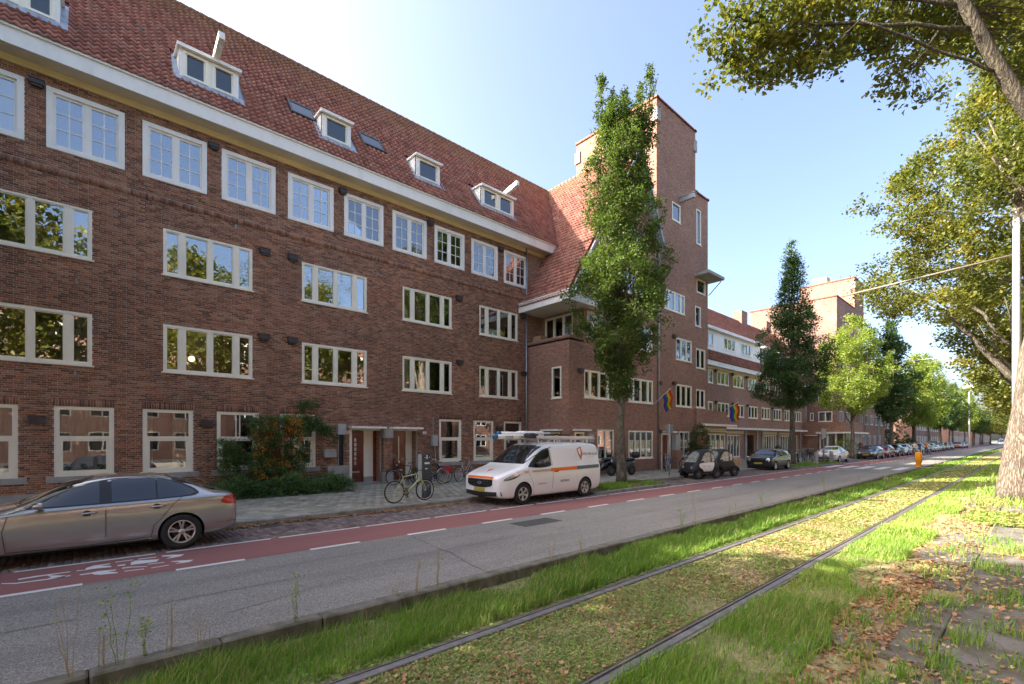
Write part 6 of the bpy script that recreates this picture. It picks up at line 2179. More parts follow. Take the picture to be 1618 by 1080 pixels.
def seam(bv, pts, side, mat, parent, name='panel_seam', w=.012, off=.002):
    """thin line along (x,z) points on the car's side"""
    P = []
    for (x0, z0), (x1, z1) in zip(pts[:-1], pts[1:]):
        for k in range(6): P.append((x0 + (x1 - x0) * k / 6, z0 + (z1 - z0) * k / 6))
    P.append(pts[-1]); mb = MB(); V = []
    for i, (x, z) in enumerate(P):
        q = P[min(i + 1, len(P) - 1)]; p = P[max(i - 1, 0)]
        d = Vector((q[0] - p[0], q[1] - p[1])); d.normalize(); nn = (-d.y * w / 2, d.x * w / 2)
        for s in (1, -1):
            xx, zz = x + nn[0] * s, z + nn[1] * s
            h = bv.ray_cast(Vector((xx, side * 4, zz)), Vector((0, -side, 0)))
            V.append((xx, (h[0].y if h[0] else side * .8) + side * off, zz))
    F = [[2 * i, 2 * i + 1, 2 * i + 3, 2 * i + 2] for i in range(len(P) - 1)]
    mb.add(V, F)
    return mb.build(name, mat, parent, fix=False)


def wheel(x, y, z, r, w, parent, side, spokes=5, style='double', rimr=.66, m_rim=None):
    """tyre with alloy rim; side -1 is the near side"""
    t = MB(); t.smooth = True
    R0 = r * rimr
    prof = [(R0, -w / 2 + .01), (R0 + .012, -w / 2), (r * .9, -w / 2 - .004), (r * .975, -w / 2 + .02), (r, -w / 2 + .05), (r, w / 2 - .05), (r * .975, w / 2 - .02), (r * .9, w / 2 + .004), (R0 + .012, w / 2), (R0, w / 2 - .01)]
    t.lathe(prof, (x, y, z), 'y', 40)
    ty = t.build('wheel', m_tyre, parent)
    m_rim = m_rim or m_alloy
    q = MB(); q.smooth = True
    f = side * w / 2
    q.lathe([(R0, f - side * .01), (R0 - .012, f - side * .002), (R0 - .022, f - side * .02), (R0 - .03, f - side * .14)], (x, y, z), 'y', 36)
    q.lathe([(0, f - side * .012), (r * .13, f - side * .014), (r * .17, f - side * .035), (r * .17, f - side * .06)], (x, y, z), 'y', 18)
    q.smooth = False
    a0 = R.random()
    for k in range(spokes):
        for dd in ((-.13, .13) if style == 'double' else (0,)):
            a = a0 + 2 * PI * k / spokes + dd * .55
            b = a0 + 2 * PI * k / spokes + dd * 1.35
            wd = .030 if style == 'double' else .055 if style == 'wide' else .035
            i_, o_ = r * .12, R0 - .012
            ca, sa, cb, sb_ = math.cos(a), math.sin(a), math.cos(b), math.sin(b)
            wi, wo = wd * (.8 if style != 'wide' else .6) / 2 * r / .33, wd * (1.1 if style != 'wide' else 1.5) / 2 * r / .33
            y0, y1 = y + f - side * .022, y + f - side * .055
            y2 = y + f - side * .006
            vs = []
            for (rr, c_, s_, ww, yy) in ((i_, ca, sa, wi, y0), (o_, cb, sb_, wo, y2)):
                for e in (-1, 1): vs += [(x + rr * c_ - e * ww * s_, yy, z + rr * s_ + e * ww * c_), (x + rr * c_ - e * ww * s_, y1, z + rr * s_ + e * ww * c_)]
            q.add(vs, [[0, 2, 6, 4], [0, 4, 5, 1], [2, 3, 7, 6], [0, 1, 3, 2], [4, 6, 7, 5]])
    q.build('rim', m_rim, ty)
    d = MB(); d.lathe([(0, f - side * .1), (R0 - .03, f - side * .1)], (x, y, z), 'y', 28); d.build('wheel_well_disc', m_liner, ty)
    d = MB(); d.lathe([(r * .15, f - side * .075), (r * .42, f - side * .075)], (x, y, z), 'y', 28); d.build('brake_disc', m_railside, ty)
    if side: 
        d = MB(); d.lathe([(0, f - side * .005), (r * .08, f - side * .008), (r * .09, f - side * .02)], (x, y, z), 'y', 14); d.build('hub_cap', m_steel, ty)
    return ty


def mirror(x, y, z, side, body_m, parent, s=1.0):
    m = MB(); m.smooth = True
    vs = []; rings = []
    for i, (dx, sc) in enumerate(((-.07, .45), (-.04, .85), (.02, 1), (.055, .95), (.06, .85))):
        for k in range(12):
            a = 2 * PI * k / 12
            vs.append((x + dx * s, y + side * (.12 + .11 * sc * math.cos(a)) * s, z + .065 * sc * math.sin(a) * s))
    fs = [[i * 12 + k, i * 12 + (k + 1) % 12, (i + 1) * 12 + (k + 1) % 12, (i + 1) * 12 + k] for i in range(4) for k in range(12)] + [list(range(12)), [48 + k for k in range(12)]]
    m.add(vs, fs); o = m.build('mirror', body_m, parent)
    m = MB(); m.tube([(x + .02, y - side * .03, z - .05), (x, y + side * .08, z - .03)], [.03 * s, .02 * s], 6); m.build('mirror_arm', m_blackpl, o)
    return o


def plate(bv, sgn, z, parent, y0=-.26, y1=.26, h=.11, mat=None):
    return end_patch(bv, [(y, z, z + h) for y in np.linspace(y0, y1, 5)], sgn, 'number_plate', mat or m_plate, parent, .02, 3)


# ---------------- silver saloon
m_silver = paint('champagne_silver_paint', (.44, .435, .42), .7, .22)
ST_SEDAN = [(0, .3, .5, .56, .42, .6), (.05, .24, .68, .62, .5, .68), (.25, .19, .82, .7, .58, .76), (.7, .18, .885, .78, .62, .86), (1.15, .18, .905, .855, .66, .93), (1.42, .18, .91, .89, .7, .975),
            (1.62, .18, .91, .905, .66, 1.08), (1.95, .18, .91, .915, .6, 1.27), (2.25, .18, .91, .925, .565, 1.38), (2.6, .18, .91, .935, .56, 1.42), (3.05, .18, .91, .945, .56, 1.418), (3.4, .18, .91, .955, .55, 1.37),
            (3.7, .18, .905, .965, .56, 1.27), (3.95, .19, .9, .975, .6, 1.14), (4.12, .2, .89, .98, .66, 1.055), (4.3, .22, .87, .97, .7, 1.03), (4.44, .27, .83, .92, .68, 1.0), (4.51, .33, .76, .82, .62, .9), (4.53, .38, .7, .74, .56, .78)]


def saloon(loc, label, group=None):
    t = thing('silver_saloon', label, 'car', loc, 0, group)
    wr = .325
    body, bv = loft_car('body', ST_SEDAN, [(.82, wr), (3.58, wr)], wr, m_silver, t, .91)
    for s in (-1, 1):
        for x in (.82, 3.58): wheel(x, s * .8, wr, wr, .205, t, s, 5, 'double')
        # black frame then glass
        top = [(1.52, .925, .93), (1.75, .925, 1.06), (2.0, .93, 1.19), (2.3, .935, 1.3), (2.6, .94, 1.355), (3.0, .95, 1.36), (3.3, .96, 1.325), (3.55, .97, 1.25), (3.78, .985, 1.13), (3.86, 1.02, 1.05)]
        side_patch(bv, resample(top, 40), s, 'window_trim', m_black, t, .003)
        f = [(1.66, .945, .965), (1.85, .945, 1.09), (2.05, .948, 1.195), (2.3, .952, 1.285), (2.42, .955, 1.315)]
        side_patch(bv, resample(f, 16), s, 'window', m_carglass, t, .007)
        side_patch(bv, resample([(2.58, .957, 1.335), (3.0, .965, 1.34), (3.2, .97, 1.32)], 10), s, 'window', m_carglass, t, .007)
        side_patch(bv, resample([(3.225, .972, 1.315), (3.4, .978, 1.275), (3.55, .985, 1.215), (3.72, 1.0, 1.115), (3.78, 1.03, 1.07)], 10), s, 'window', m_carglass, t, .007)
        seam(bv, [(1.5, .93), (1.35, .88), (1.28, .6), (1.32, .27)], s, m_black, t)
        seam(bv, [(2.5, .95), (2.5, .28)], s, m_black, t)
        seam(bv, [(3.6, .985), (3.45, .85), (3.28, .62), (3.16, .5), (3.12, .28)], s, m_black, t)
        seam(bv, [(1.32, .275), (2.2, .262), (3.14, .285)], s, m_black, t)
        seam(bv, [(3.75, .9), (4.1, .86), (4.42, .87)], s, m_black, t, w=.005)
        for x, z in ((2.28, .8), (3.22, .83)):
            h = MB(); h.smooth = True
            yb = bv.ray_cast(Vector((x, s * 4, z)), Vector((0, -s, 0)))[0].y
            h.tube([(x - .11, yb, z), (x - .08, yb + s * .025, z + .004), (x + .06, yb + s * .028, z + .008), (x + .11, yb, z + .006)], [.012, .016, .016, .01], 8); h.build('handle', m_silver, t)
            h = MB(); h.lathe([(0, 0), (.055, 0)], (x - .02, yb + s * .003, z), 'y', 16); h.build('handle_recess', m_black, t)
        # tail lamp wraps round the corner
        side_patch(bv, resample([(4.22, .83, .87), (4.3, .78, .945), (4.4, .77, .95), (4.46, .78, .94), (4.505, .8, .9)], 10), s, 'tail_light', m_red, t, .005)
        side_patch(bv, resample([(.12, .6, .62), (.3, .58, .7), (.55, .66, .74)], 8), s, 'headlight', m_lamp, t, .005)
        mirror(1.68, s * .86, .99, s, m_silver, t)
    for s in (-1, 1): end_patch(bv, [(s * y, .74 + .02, .93) for y in np.linspace(.42, .8, 6)], 1, 'tail_light', m_red, t)
    end_patch(bv, [(y, .975, 1.39 - .1 * abs(y / .58) ** 3) for y in np.linspace(-.62, .62, 15)], -1, 'windscreen', m_carglass, t, .006, 12)
    end_patch(bv, [(y, 1.045, 1.36 - .08 * abs(y / .58) ** 3) for y in np.linspace(-.6, .6, 15)], 1, 'rear_window', m_carglass, t, .006, 12)
    m = MB(); m.box(1.2, -.55, .2, 4.3, .55, .3); m.build('underbody', m_liner, t)
    # wipers and bumper crease
    m = MB(); m.tube([(1.45, -.5, 1.0), (1.52, -.1, 1.02)], .01, 5); m.tube([(1.42, -.1, 1.0), (1.5, .4, 1.02)], .01, 5); m.build('wiper', m_black, t)
    side_patch(bv, resample([(4.1, .42, .428), (4.5, .44, .45)], 8), -1, 'bumper_crease', m_blackpl, t, .003, 1)
    side_patch(bv, resample([(.0 + 1.2, .2, .235), (3.1, .2, .24)], 8), -1, 'sill_trim', m_blackpl, t, .004, 2)
    plate(bv, 1, .68, t)
    return t


saloon((-2.28, 11.57, 0), 'champagne silver saloon parked at the left edge, tail towards the white van')

# ---------------- white van
m_van = paint('white_van_paint', (.88, .87, .85), 0, .35)
m_orange = simple('orange_film', (.85, .17, .01), .35, var=.03)
m_teal = simple('slate_blue_film', (.06, .12, .14), .35, var=.05)
m_ink = simple('dark_ink', (.03, .035, .045), .5, var=.05)
m_pale = simple('pale_beige_film', (.52, .45, .36), .4, var=.05)
ST_VAN = [(0, .36, .62, .8, .5, .84), (.04, .28, .8, .86, .62, .92), (.2, .22, .93, .93, .7, 1.0), (.5, .2, .985, 1.02, .76, 1.09), (.85, .2, 1.0, 1.1, .82, 1.17), (1.08, .2, 1.0, 1.15, .84, 1.25),
          (1.25, .2, 1.0, 1.17, .8, 1.38), (1.6, .2, 1.0, 1.19, .76, 1.66), (1.95, .2, 1.0, 1.2, .76, 1.87), (2.25, .2, 1.0, 1.21, .79, 1.955), (2.8, .2, 1.0, 1.22, .82, 1.975), (3.8, .2, 1.0, 1.22, .83, 1.975), (4.6, .2, 1.0, 1.22, .83, 1.965),
          (4.88, .22, .99, 1.22, .82, 1.94), (4.98, .27, .975, 1.2, .8, 1.88), (5.03, .34, .95, 1.15, .78, 1.8), (5.05, .42, .9, 1.1, .72, 1.7)]
vt = thing('white_van', 'white delivery van with orange and slate stripes and a ladder rack, parked before the doors', 'van', (9.13, 11.65, 0), math.radians(1.2))
wr = .345
body, bv = loft_car('body', ST_VAN, [(.98, wr), (4.08, wr)], wr, m_van, vt, 1.0)
for s in (-1, 1):
    for x in (.98, 4.08): wheel(x, s * .87, wr, wr, .22, vt, s, 5, 'wide', .62)
    side_patch(bv, resample([(1.22, 1.17, 1.19), (1.5, 1.14, 1.4), (1.75, 1.13, 1.58), (2.0, 1.14, 1.71), (2.2, 1.16, 1.76), (2.3, 1.2, 1.75)], 22), s, 'window_trim', m_black, vt, .003)
    side_patch(bv, resample([(1.45, 1.19, 1.3), (1.7, 1.17, 1.5), (1.95, 1.17, 1.65), (2.15, 1.19, 1.71), (2.24, 1.23, 1.7)], 18), s, 'window', m_carglass, vt, .007)
    seam(bv, [(2.33, 1.72), (2.35, 1.2), (2.33, .3)], s, m_black, vt); seam(bv, [(1.2, 1.15), (1.24, .95), (1.42, .6), (1.45, .28)], s, m_black, vt, w=.006)
    seam(bv, [(3.62, 1.9), (3.62, .32)], s, simple('seam_grey', (.4, .4, .4), .6), vt, w=.006); seam(bv, [(2.4, 1.82), (4.85, 1.82)], s, bpy.data.materials['seam_grey'], vt, w=.006)
    mirror(1.62, s * .93, 1.27, s, m_blackpl, vt, 1.35)
    h = MB(); yb = bv.ray_cast(Vector((2.5, s * 4, 1.0)), Vector((0, -s, 0)))[0].y
    h.box(2.42, yb, .97, 2.6, yb + s * .03, 1.0); h.build('handle', m_black, vt)
    side_patch(bv, resample([(.22, .8, .84), (.4, .83, .92), (.62, .88, .985), (.8, .95, 1.03)], 10), s, 'headlight', m_lamp, vt, .006)
    side_patch(bv, resample([(.2, .785, .8), (.4, .8, .83), (.6, .84, .88), (.8, .93, .95)], 10), s, 'headlight_surround', m_black, vt, .007, 2)
    side_patch(bv, resample([(2.25, .99, 1.1), (3.62, 1.0, 1.12)], 14), s, 'orange_stripe', m_orange, vt, .004, 2)
    side_patch(bv, resample([(3.62, 1.0, 1.12), (4.9, 1.02, 1.14)], 14), s, 'slate_stripe', m_teal, vt, .004, 2)
    side_patch(bv, resample([(1.35, 1.0, 1.06), (2.25, 1.0, 1.08)], 8), s, 'beige_stripe', m_pale, vt, .004, 2)
    side_patch(bv, resample([(4.98, 1.1, 1.3), (5.03, 1.1, 1.3)], 2), s, 'tail_light', m_red, vt, .006)


def side_text(bv, s_, size, x, z, side, mat, parent, name='lettering', bold=0):
    me = text_mesh(s_, size)
    for v in me.vertices:
        xx, zz = x + v.co.x * (1 if side < 0 else -1), z + v.co.y
        h = bv.ray_cast(Vector((xx, side * 4, zz)), Vector((0, -side, 0)))[0]
        v.co = Vector((xx, (h.y if h else side * .9) + side * .006, zz))
    me.materials.clear()
    return link(name, me, mat, parent)


side_text(bv, 'VAN DER SLUIS', .135, 4.45, 1.53, -1, m_ink, vt)
side_text(bv, 'bouw & techniek', .06, 4.45, 1.42, -1, m_pale, vt)
side_text(bv, 'vandersluis.nl', .075, 1.83, .62, -1, m_ink, vt)
side_text(bv, 'techem', .16, 2.95, .66, -1, m_ink, vt)
side_text(bv, '0880', .1, 1.1, 1.02, -1, m_orange, vt)
# pointed shield logo
m_logo = simple('brick_red_film', (.55, .12, .06), .5, var=.05)
V = [(3.72, 1.72), (3.98, 1.8), (4.02, 1.55), (3.9, 1.3), (3.78, 1.5)]
mb = MB(); P = []
for x, z in V:
    h = bv.ray_cast(Vector((x, -4, z)), Vector((0, 1, 0)))[0]; P.append((x, h.y - .006, z))
mb.add(P, [[0, 4, 3, 2, 1]]); mb.build('logo_shield', m_logo, vt, fix=False)
mb = MB(); P = []
for x, z in [(3.77, 1.7), (3.92, 1.745), (3.93, 1.6), (3.88, 1.48), (3.82, 1.56)]:
    h = bv.ray_cast(Vector((x, -4, z)), Vector((0, 1, 0)))[0]; P.append((x, h.y - .009, z))
mb.add(P, [[0, 4, 3, 2, 1]]); mb.build('logo_field', m_van, vt, fix=False)
end_patch(bv, [(y, 1.27, 1.86 - .06 * abs(y / .76) ** 4) for y in np.linspace(-.82, .82, 19)], -1, 'windscreen', m_carglass, vt, .007, 14)
end_patch(bv, [(y, .56 + .1 * abs(y / .62) ** 3, .82) for y in np.linspace(-.6, .6, 15)], -1, 'grille', m_black, vt, .008, 5)
end_patch(bv, [(y, .84, .9) for y in np.linspace(-.62, .62, 11)], -1, 'orange_stripe', m_orange, vt, .007, 3)
end_patch(bv, [(y, .27 + .05 * abs(y / .8), .42 + .03 * abs(y / .8)) for y in np.linspace(-.86, .86, 13)], -1, 'lower_bumper', m_blackpl, vt, .01, 4)
plate(bv, -1, .44, vt)
mb = MB(); mb.smooth = True
for k in range(5):
    pass
mb = MB(); V = [(0, 0, 0)]
hx = bv.ray_cast(Vector((-4, 0, .7)), Vector((1, 0, 0)))[0].x
n = 20
vs = [(hx - .02, .11 * math.cos(2 * PI * k / n), .7 + .05 * math.sin(2 * PI * k / n)) for k in range(n)] + [(hx - .0, .12 * math.cos(2 * PI * k / n), .7 + .055 * math.sin(2 * PI * k / n)) for k in range(n)]
mb.add(vs, [list(range(n))] + [[k, (k + 1) % n, n + (k + 1) % n, n + k] for k in range(n)]); mb.build('oval_badge', m_chrome, vt)
mb = MB(); vs = [(hx - .023, .085 * math.cos(2 * PI * k / n), .7 + .034 * math.sin(2 * PI * k / n)) for k in range(n)]; mb.add(vs, [list(range(n))]); mb.build('badge_field', simple('badge_blue', (.1, .13, .22), .3), vt)
# grille bars
mb = MB()
for k in range(5): 
    z = .6 + k * .045
    for y in np.linspace(-.5, .5, 11):
        h = bv.ray_cast(Vector((-4, y, z)), Vector((1, 0, 0)))[0]
        if abs(y) > .13 or k > 3: mb.box(h.x - .02, y - .04, z, h.x - .01, y + .03, z + .012)
mb.build('grille_mesh', m_charge, vt)
mb = MB(); P = []
for y, z in [(-.02, 1.02), (.1, 1.09), (-.12, 1.1)]:
    h = bv.ray_cast(Vector((-4, y, z)), Vector((1, 0, 0)))[0]; P.append((h.x - .004, y, z + .004))
mb.add(P, [[0, 1, 2]]); mb.build('logo_shield', m_logo, vt, fix=False)
mb = MB(); mb.tube([(1.15, -.6, 1.3), (1.2, -.05, 1.33)], .011, 5); mb.tube([(1.13, -.02, 1.3), (1.18, .55, 1.33)], .011, 5); mb.build('wiper', m_black, vt)
mb = MB(); mb.box(1.4, -.8, .17, 3.6, .8, .26); mb.build('underbody', m_liner, vt)
side_patch(bv, resample([(1.45, .2, .25), (3.6, .2, .25)], 6), -1, 'sill_trim', m_blackpl, vt, .004, 2)
# roof rack with ladders and rolled tubes on it
rk = MB()
for x in (1.9, 2.7, 3.6, 4.5):
    rk.box(x - .02, -.72, 2.02, x + .02, .72, 2.06)
    for s in (-1, 1): rk.box(x - .03, s * .72 - .02, 1.93, x + .03, s * .72 + .02, 2.06)
for s in (-.74, .74): rk.tube([(1.2, s, 2.08), (4.95, s, 2.08)], .022, 6)
rk.build('roof_rack', m_alloy, vt)
def top_thing(name, label, cat, mb, mat):
    o = thing(name, label, cat, (9.13, 11.65, 0), math.radians(1.2)); mb.build(name.split('_')[-1] + '_body' if False else 'rails', mat, o); return o
ld = MB()
for y in (-.62, -.28):
    ld.box(.85, y - .03, 2.08, 4.95, y + .03, 2.17)
for k in range(14): ld.box(1.0 + k * .29, -.6, 2.11, 1.03 + k * .29, -.3, 2.14)
lo = top_thing('aluminium_ladder', 'aluminium ladder lying along the near side of the van roof rack', 'ladder', ld, m_alloy)
for x in (1.9, 2.75, 3.5):
    mb = MB(); mb.bevbox(x, -.66, 2.175, x + .1, -.2, 2.24, .01); mb.build('clamp', m_black, lo)
ld = MB()
for y in (.1, .5): ld.box(1.0, y - .025, 2.1, 4.3, y + .025, 2.2)
for k in range(11): ld.box(1.2 + k * .28, .12, 2.13, 1.23 + k * .28, .48, 2.16)
top_thing('aluminium_ladder', 'second aluminium ladder on the far side of the van roof rack', 'ladder', ld, m_alloy)
tb_ = thing('pipe_bundle', 'white pipes with blue end caps sticking out over the van windscreen', 'pipes', (9.13, 11.65, 0), math.radians(1.2))
m_bluecap = simple('blue_plastic', (.04, .16, .32), .4)
for k, (y, z) in enumerate(((-.12, 2.16), (.0, 2.12), (-.06, 2.25))):
    mb = MB(); mb.smooth = True; mb.cyl((.55 + .1 * k, y, z), (3.2, y, z), .055, 12); p_ = mb.build('pipe', m_white, tb_)
    mb = MB(); mb.smooth = True; mb.cyl((.48 + .1 * k, y, z), (.62 + .1 * k, y, z), .062, 12); mb.build('end_cap', m_bluecap, p_)
mb = MB(); mb.bevbox(1.9, .0, 2.22, 2.9, .4, 2.34, .02); tag(mb.build('rack_box', m_cream, None), 'cream coloured box strapped on top of the van roof rack', 'box')
bpy.data.objects['rack_box'].location = (9.13, 11.65, 0)
mb = MB(); mb.bevbox(1.35, -.85, 2.09, 1.75, -.55, 2.26, .05); mb.build('work_lamp', m_blackpl, vt)

# ---------------- generic parked cars
def ST_H(L=4.0, H_=1.45, hood=.95, w=.87):
    k = L / 4.0
    return [(0, .3, w * .55, .6, w * .5, .64), (.05 * k, .24, w * .8, .66, w * .6, .74), (.3 * k, .2, w * .94, .76, w * .7, .86), (.75 * k, .19, w * .99, .85, w * .72, hood), (1.0 * k, .19, w, .9, w * .75, hood + .06),
            (1.25 * k, .19, w, .92, w * .7, 1.15), (1.6 * k, .19, w, .93, w * .66, H_ - .08), (2.0 * k, .19, w, .94, w * .66, H_), (2.7 * k, .19, w, .95, w * .66, H_ - .01), (3.3 * k, .19, w, .97, w * .65, H_ - .07),
            (3.6 * k, .2, w * .99, .98, w * .66, H_ - .22), (3.85 * k, .24, w * .96, .95, w * .7, 1.08), (3.96 * k, .3, w * .9, .88, w * .7, .98), (L, .36, w * .8, .8, w * .62, .86)]


def ST_C():  # rounded coupe
    return [(0, .3, .5, .58, .42, .62), (.06, .24, .7, .66, .52, .74), (.3, .2, .84, .76, .6, .87), (.8, .19, .9, .86, .64, 1.0), (1.15, .19, .905, .92, .68, 1.08), (1.45, .19, .905, .93, .63, 1.25), (1.85, .19, .905, .94, .6, 1.44), (2.3, .19, .905, .95, .6, 1.49),
            (2.8, .19, .905, .96, .58, 1.43), (3.3, .19, .905, .97, .58, 1.26), (3.7, .2, .89, .95, .58, 1.06), (4.05, .24, .84, .86, .55, .9), (4.22, .3, .72, .74, .5, .76), (4.27, .36, .6, .62, .4, .64)]


def hatch(name, label, loc, col, L=4.0, H_=1.45, hood=.95, w=.87, st=None, group=None, plate_front=True, sub=2, rz=0, round_lamp=False, glassm=None, wheelm=None, roofc=None, tall=0):
    t = thing(name, label, 'car', loc, rz, group)
    st = st or ST_H(L, H_, hood, w)
    k = L / 4.0
    wr = .31 + tall
    wx = (.72 * k, 3.22 * k)
    pm = col
    body, bv = loft_car('body', st, [(wx[0], wr), (wx[1], wr)], wr, pm, t, w, sub)
    xs = [q[0] for q in st]; zt = [q[5] for q in st]; zs_ = [q[3] for q in st]
    top = lambda x: float(np.interp(x, xs, zt))
    sh_l = lambda x: float(np.interp(x, xs, zs_))
    for s in (-1, 1):
        for x in wx: wheel(x, s * (w - .11), wr, wr, .2, t, s, 5 if not round_lamp else 8, 'double' if not round_lamp else 'wide', .66, m_rim=wheelm)
        a, b = 1.22 * k, 3.5 * k
        cols = [(x, sh_l(x) + .01, max(sh_l(x) + .03, top(x) - .1)) for x in np.linspace(a, b, 30)]
        side_patch(bv, cols, s, 'window_trim', m_black, t, .003)
        for (c0, c1) in ((1.38 * k, 2.1 * k), (2.2 * k, 2.95 * k), (3.0 * k, 3.38 * k)):
            cols = [(x, sh_l(x) + .04, max(sh_l(x) + .05, top(x) - .14)) for x in np.linspace(c0, c1, 12)]
            side_patch(bv, cols, s, 'window', glassm or m_carglass, t, .007)
        seam(bv, [(2.15 * k, .95), (2.15 * k, .3)], s, m_black, t); seam(bv, [(1.15 * k, .9), (1.12 * k, .5), (1.18 * k, .3)], s, m_black, t)
        h = MB(); yb = bv.ray_cast(Vector((2.0 * k, s * 4, .8)), Vector((0, -s, 0)))[0].y; h.box(1.92 * k, yb, .79, 2.06 * k, yb + s * .02, .815); h.build('handle', m_chrome, t)
        mirror(1.42 * k, s * (w - .03), .98, s, pm, t)
        if round_lamp:
            pass
        else: side_patch(bv, resample([(.12, .6, .64), (.35, .62, .76), (.55, .7, .78)], 6), s, 'headlight', m_lamp, t, .006)
        side_patch(bv, resample([(L - .2, .72, .95), (L - .08, .72, .93)], 3), s, 'tail_light', m_red, t, .006)
        yy = s * w * .68
        lamp = [(yy + .1 * math.cos(q), .69 - .085 * math.sin(q), .69 + .085 * math.sin(q)) for q in np.linspace(PI, 0, 9)]
        if round_lamp:
            o = end_patch(bv, [(yy + .125 * math.cos(q), .71 - .11 * math.sin(q) - .004, .71 + .11 * math.sin(q)) for q in np.linspace(PI, 0, 11)], -1, 'headlight_ring', m_chrome, t, .008, 6)
            end_patch(bv, [(yy + .1 * math.cos(q), .71 - .085 * math.sin(q) - .004, .71 + .085 * math.sin(q)) for q in np.linspace(PI, 0, 9)], -1, 'headlight', m_lamp, t, .014, 6)
        else: end_patch(bv, [(y, .6, .72) for y in np.linspace(s * w * .5, s * w * .86, 6)], -1, 'headlight', m_lamp, t, .007, 4)
    hd0 = hood + .1
    end_patch(bv, [(y, hd0, H_ - .1 - .05 * abs(y / w) ** 2) for y in np.linspace(-w * .68, w * .68, 13)], -1, 'windscreen', glassm or m_carglass, t, .007, 9)
    end_patch(bv, [(y, 1.02, H_ - .1) for y in np.linspace(-w * .62, w * .62, 11)], 1, 'rear_window', m_carglass, t, .007, 7)
    end_patch(bv, [(y, .33, .48) for y in np.linspace(-w * .6, w * .6, 9)], -1, 'grille', m_black, t, .008, 3)
    if plate_front: plate(bv, -1, .42, t)
    return t


m_bk = paint('black_car_paint', (.008, .009, .011), 0, .3)
ST_M = [(0, .3, .55, .66, .5, .72), (.04, .24, .76, .74, .6, .82), (.2, .2, .84, .83, .68, .9), (.6, .19, .87, .9, .7, .96), (.95, .19, .87, .94, .72, 1.0), (1.1, .19, .87, .95, .68, 1.1), (1.45, .19, .87, .96, .66, 1.36), (1.8, .19, .87, .97, .67, 1.42),
        (2.6, .19, .87, .98, .67, 1.42), (3.2, .19, .87, .98, .65, 1.38), (3.5, .2, .86, .98, .64, 1.28), (3.7, .23, .84, .96, .66, 1.1), (3.8, .28, .8, .9, .66, .98), (3.85, .34, .74, .82, .6, .86)]
mc = hatch('black_hatchback', 'small black hatchback with round headlights parked in front of the shops', (33.1, 12.25, 0), m_bk, 3.85, 1.42, .93, .87, st=ST_M, round_lamp=True)
bt = hatch('white_coupe', 'white rounded coupe parked beside the zebra crossing with a blue sticker on its nose', (48.3, 12.25, 0), paint('white_car_paint', (.78, .78, .77), 0, .35), 4.27, 1.49, 1.03, .9, st=ST_C())
mb = MB(); mb.add([(-.0, -.22 - .1 + .1 * math.cos(2 * PI * k / 12), .62 + .07 * math.sin(2 * PI * k / 12)) for k in range(12)], [list(range(12))]); q_ = mb.build('blue_sticker', m_bluecap, bt); q_.location.x = .04
PC = [(59.5, 'dark blue parked estate car below the pale green street tree', (.012, .016, .03), 4.5, 1.46), (65.6, 'dark red parked hatchback between the dark blue car and a black one', (.2, .012, .02), 4.1, 1.5), (71.3, 'black parked car with tinted windows right of the dark red hatchback', (.012, .012, .012), 4.3, 1.5),
      (77.4, 'light silver parked hatchback before the cyclists', (.5, .51, .52), 4.0, 1.5), (83.2, 'grey-beige parked car behind the cyclists', (.34, .31, .27), 4.3, 1.5), (89, 'white parked car behind the cyclists', (.7, .7, .7), 4.2, 1.5), (95, 'pale blue parked hatchback just beyond the cyclists', (.3, .38, .42), 4.1, 1.5),
      (101, 'pale green-grey parked car farther down the row', (.4, .44, .4), 4.2, 1.5), (113, 'dark parked car under the fifth street tree', (.03, .03, .035), 4.4, 1.5), (120, 'dark grey parked car far down the row', (.08, .08, .085), 4.4, 1.5), (127, 'black parked car far down the row', (.02, .02, .02), 4.4, 1.5),
      (146, 'dark red parked car near the lamp mast far down the street', (.25, .03, .03), 4.4, 1.5), (153, 'grey parked car at the far end of the row', (.2, .2, .2), 4.4, 1.5), (160, 'last dark parked car of the row', (.03, .03, .03), 4.4, 1.5)]
for i, (x, lab, c_, L, H_) in enumerate(PC):
    hatch('parked_car', lab, (x, 11.55, 0), paint('car_paint_%s' % i, c_, .3 if i in (3, 4) else 0, .35), L, H_, .98, .88, group='cars parked along the kerb', sub=1)
hatch('parked_van', 'light blue-grey parked minivan in the row beyond the cyclists', (106.3, 11.5, 0), paint('pale_blue_paint', (.45, .52, .55), .2, .35), 4.6, 1.85, 1.05, .92, sub=1)
hatch('moving_van', 'white van driving towards us far down the road beside the big trunk', (232, 7.3, 0), paint('white_paint_far', (.8, .8, .8), 0, .35), 5.0, 2.3, 1.15, .98, sub=1)


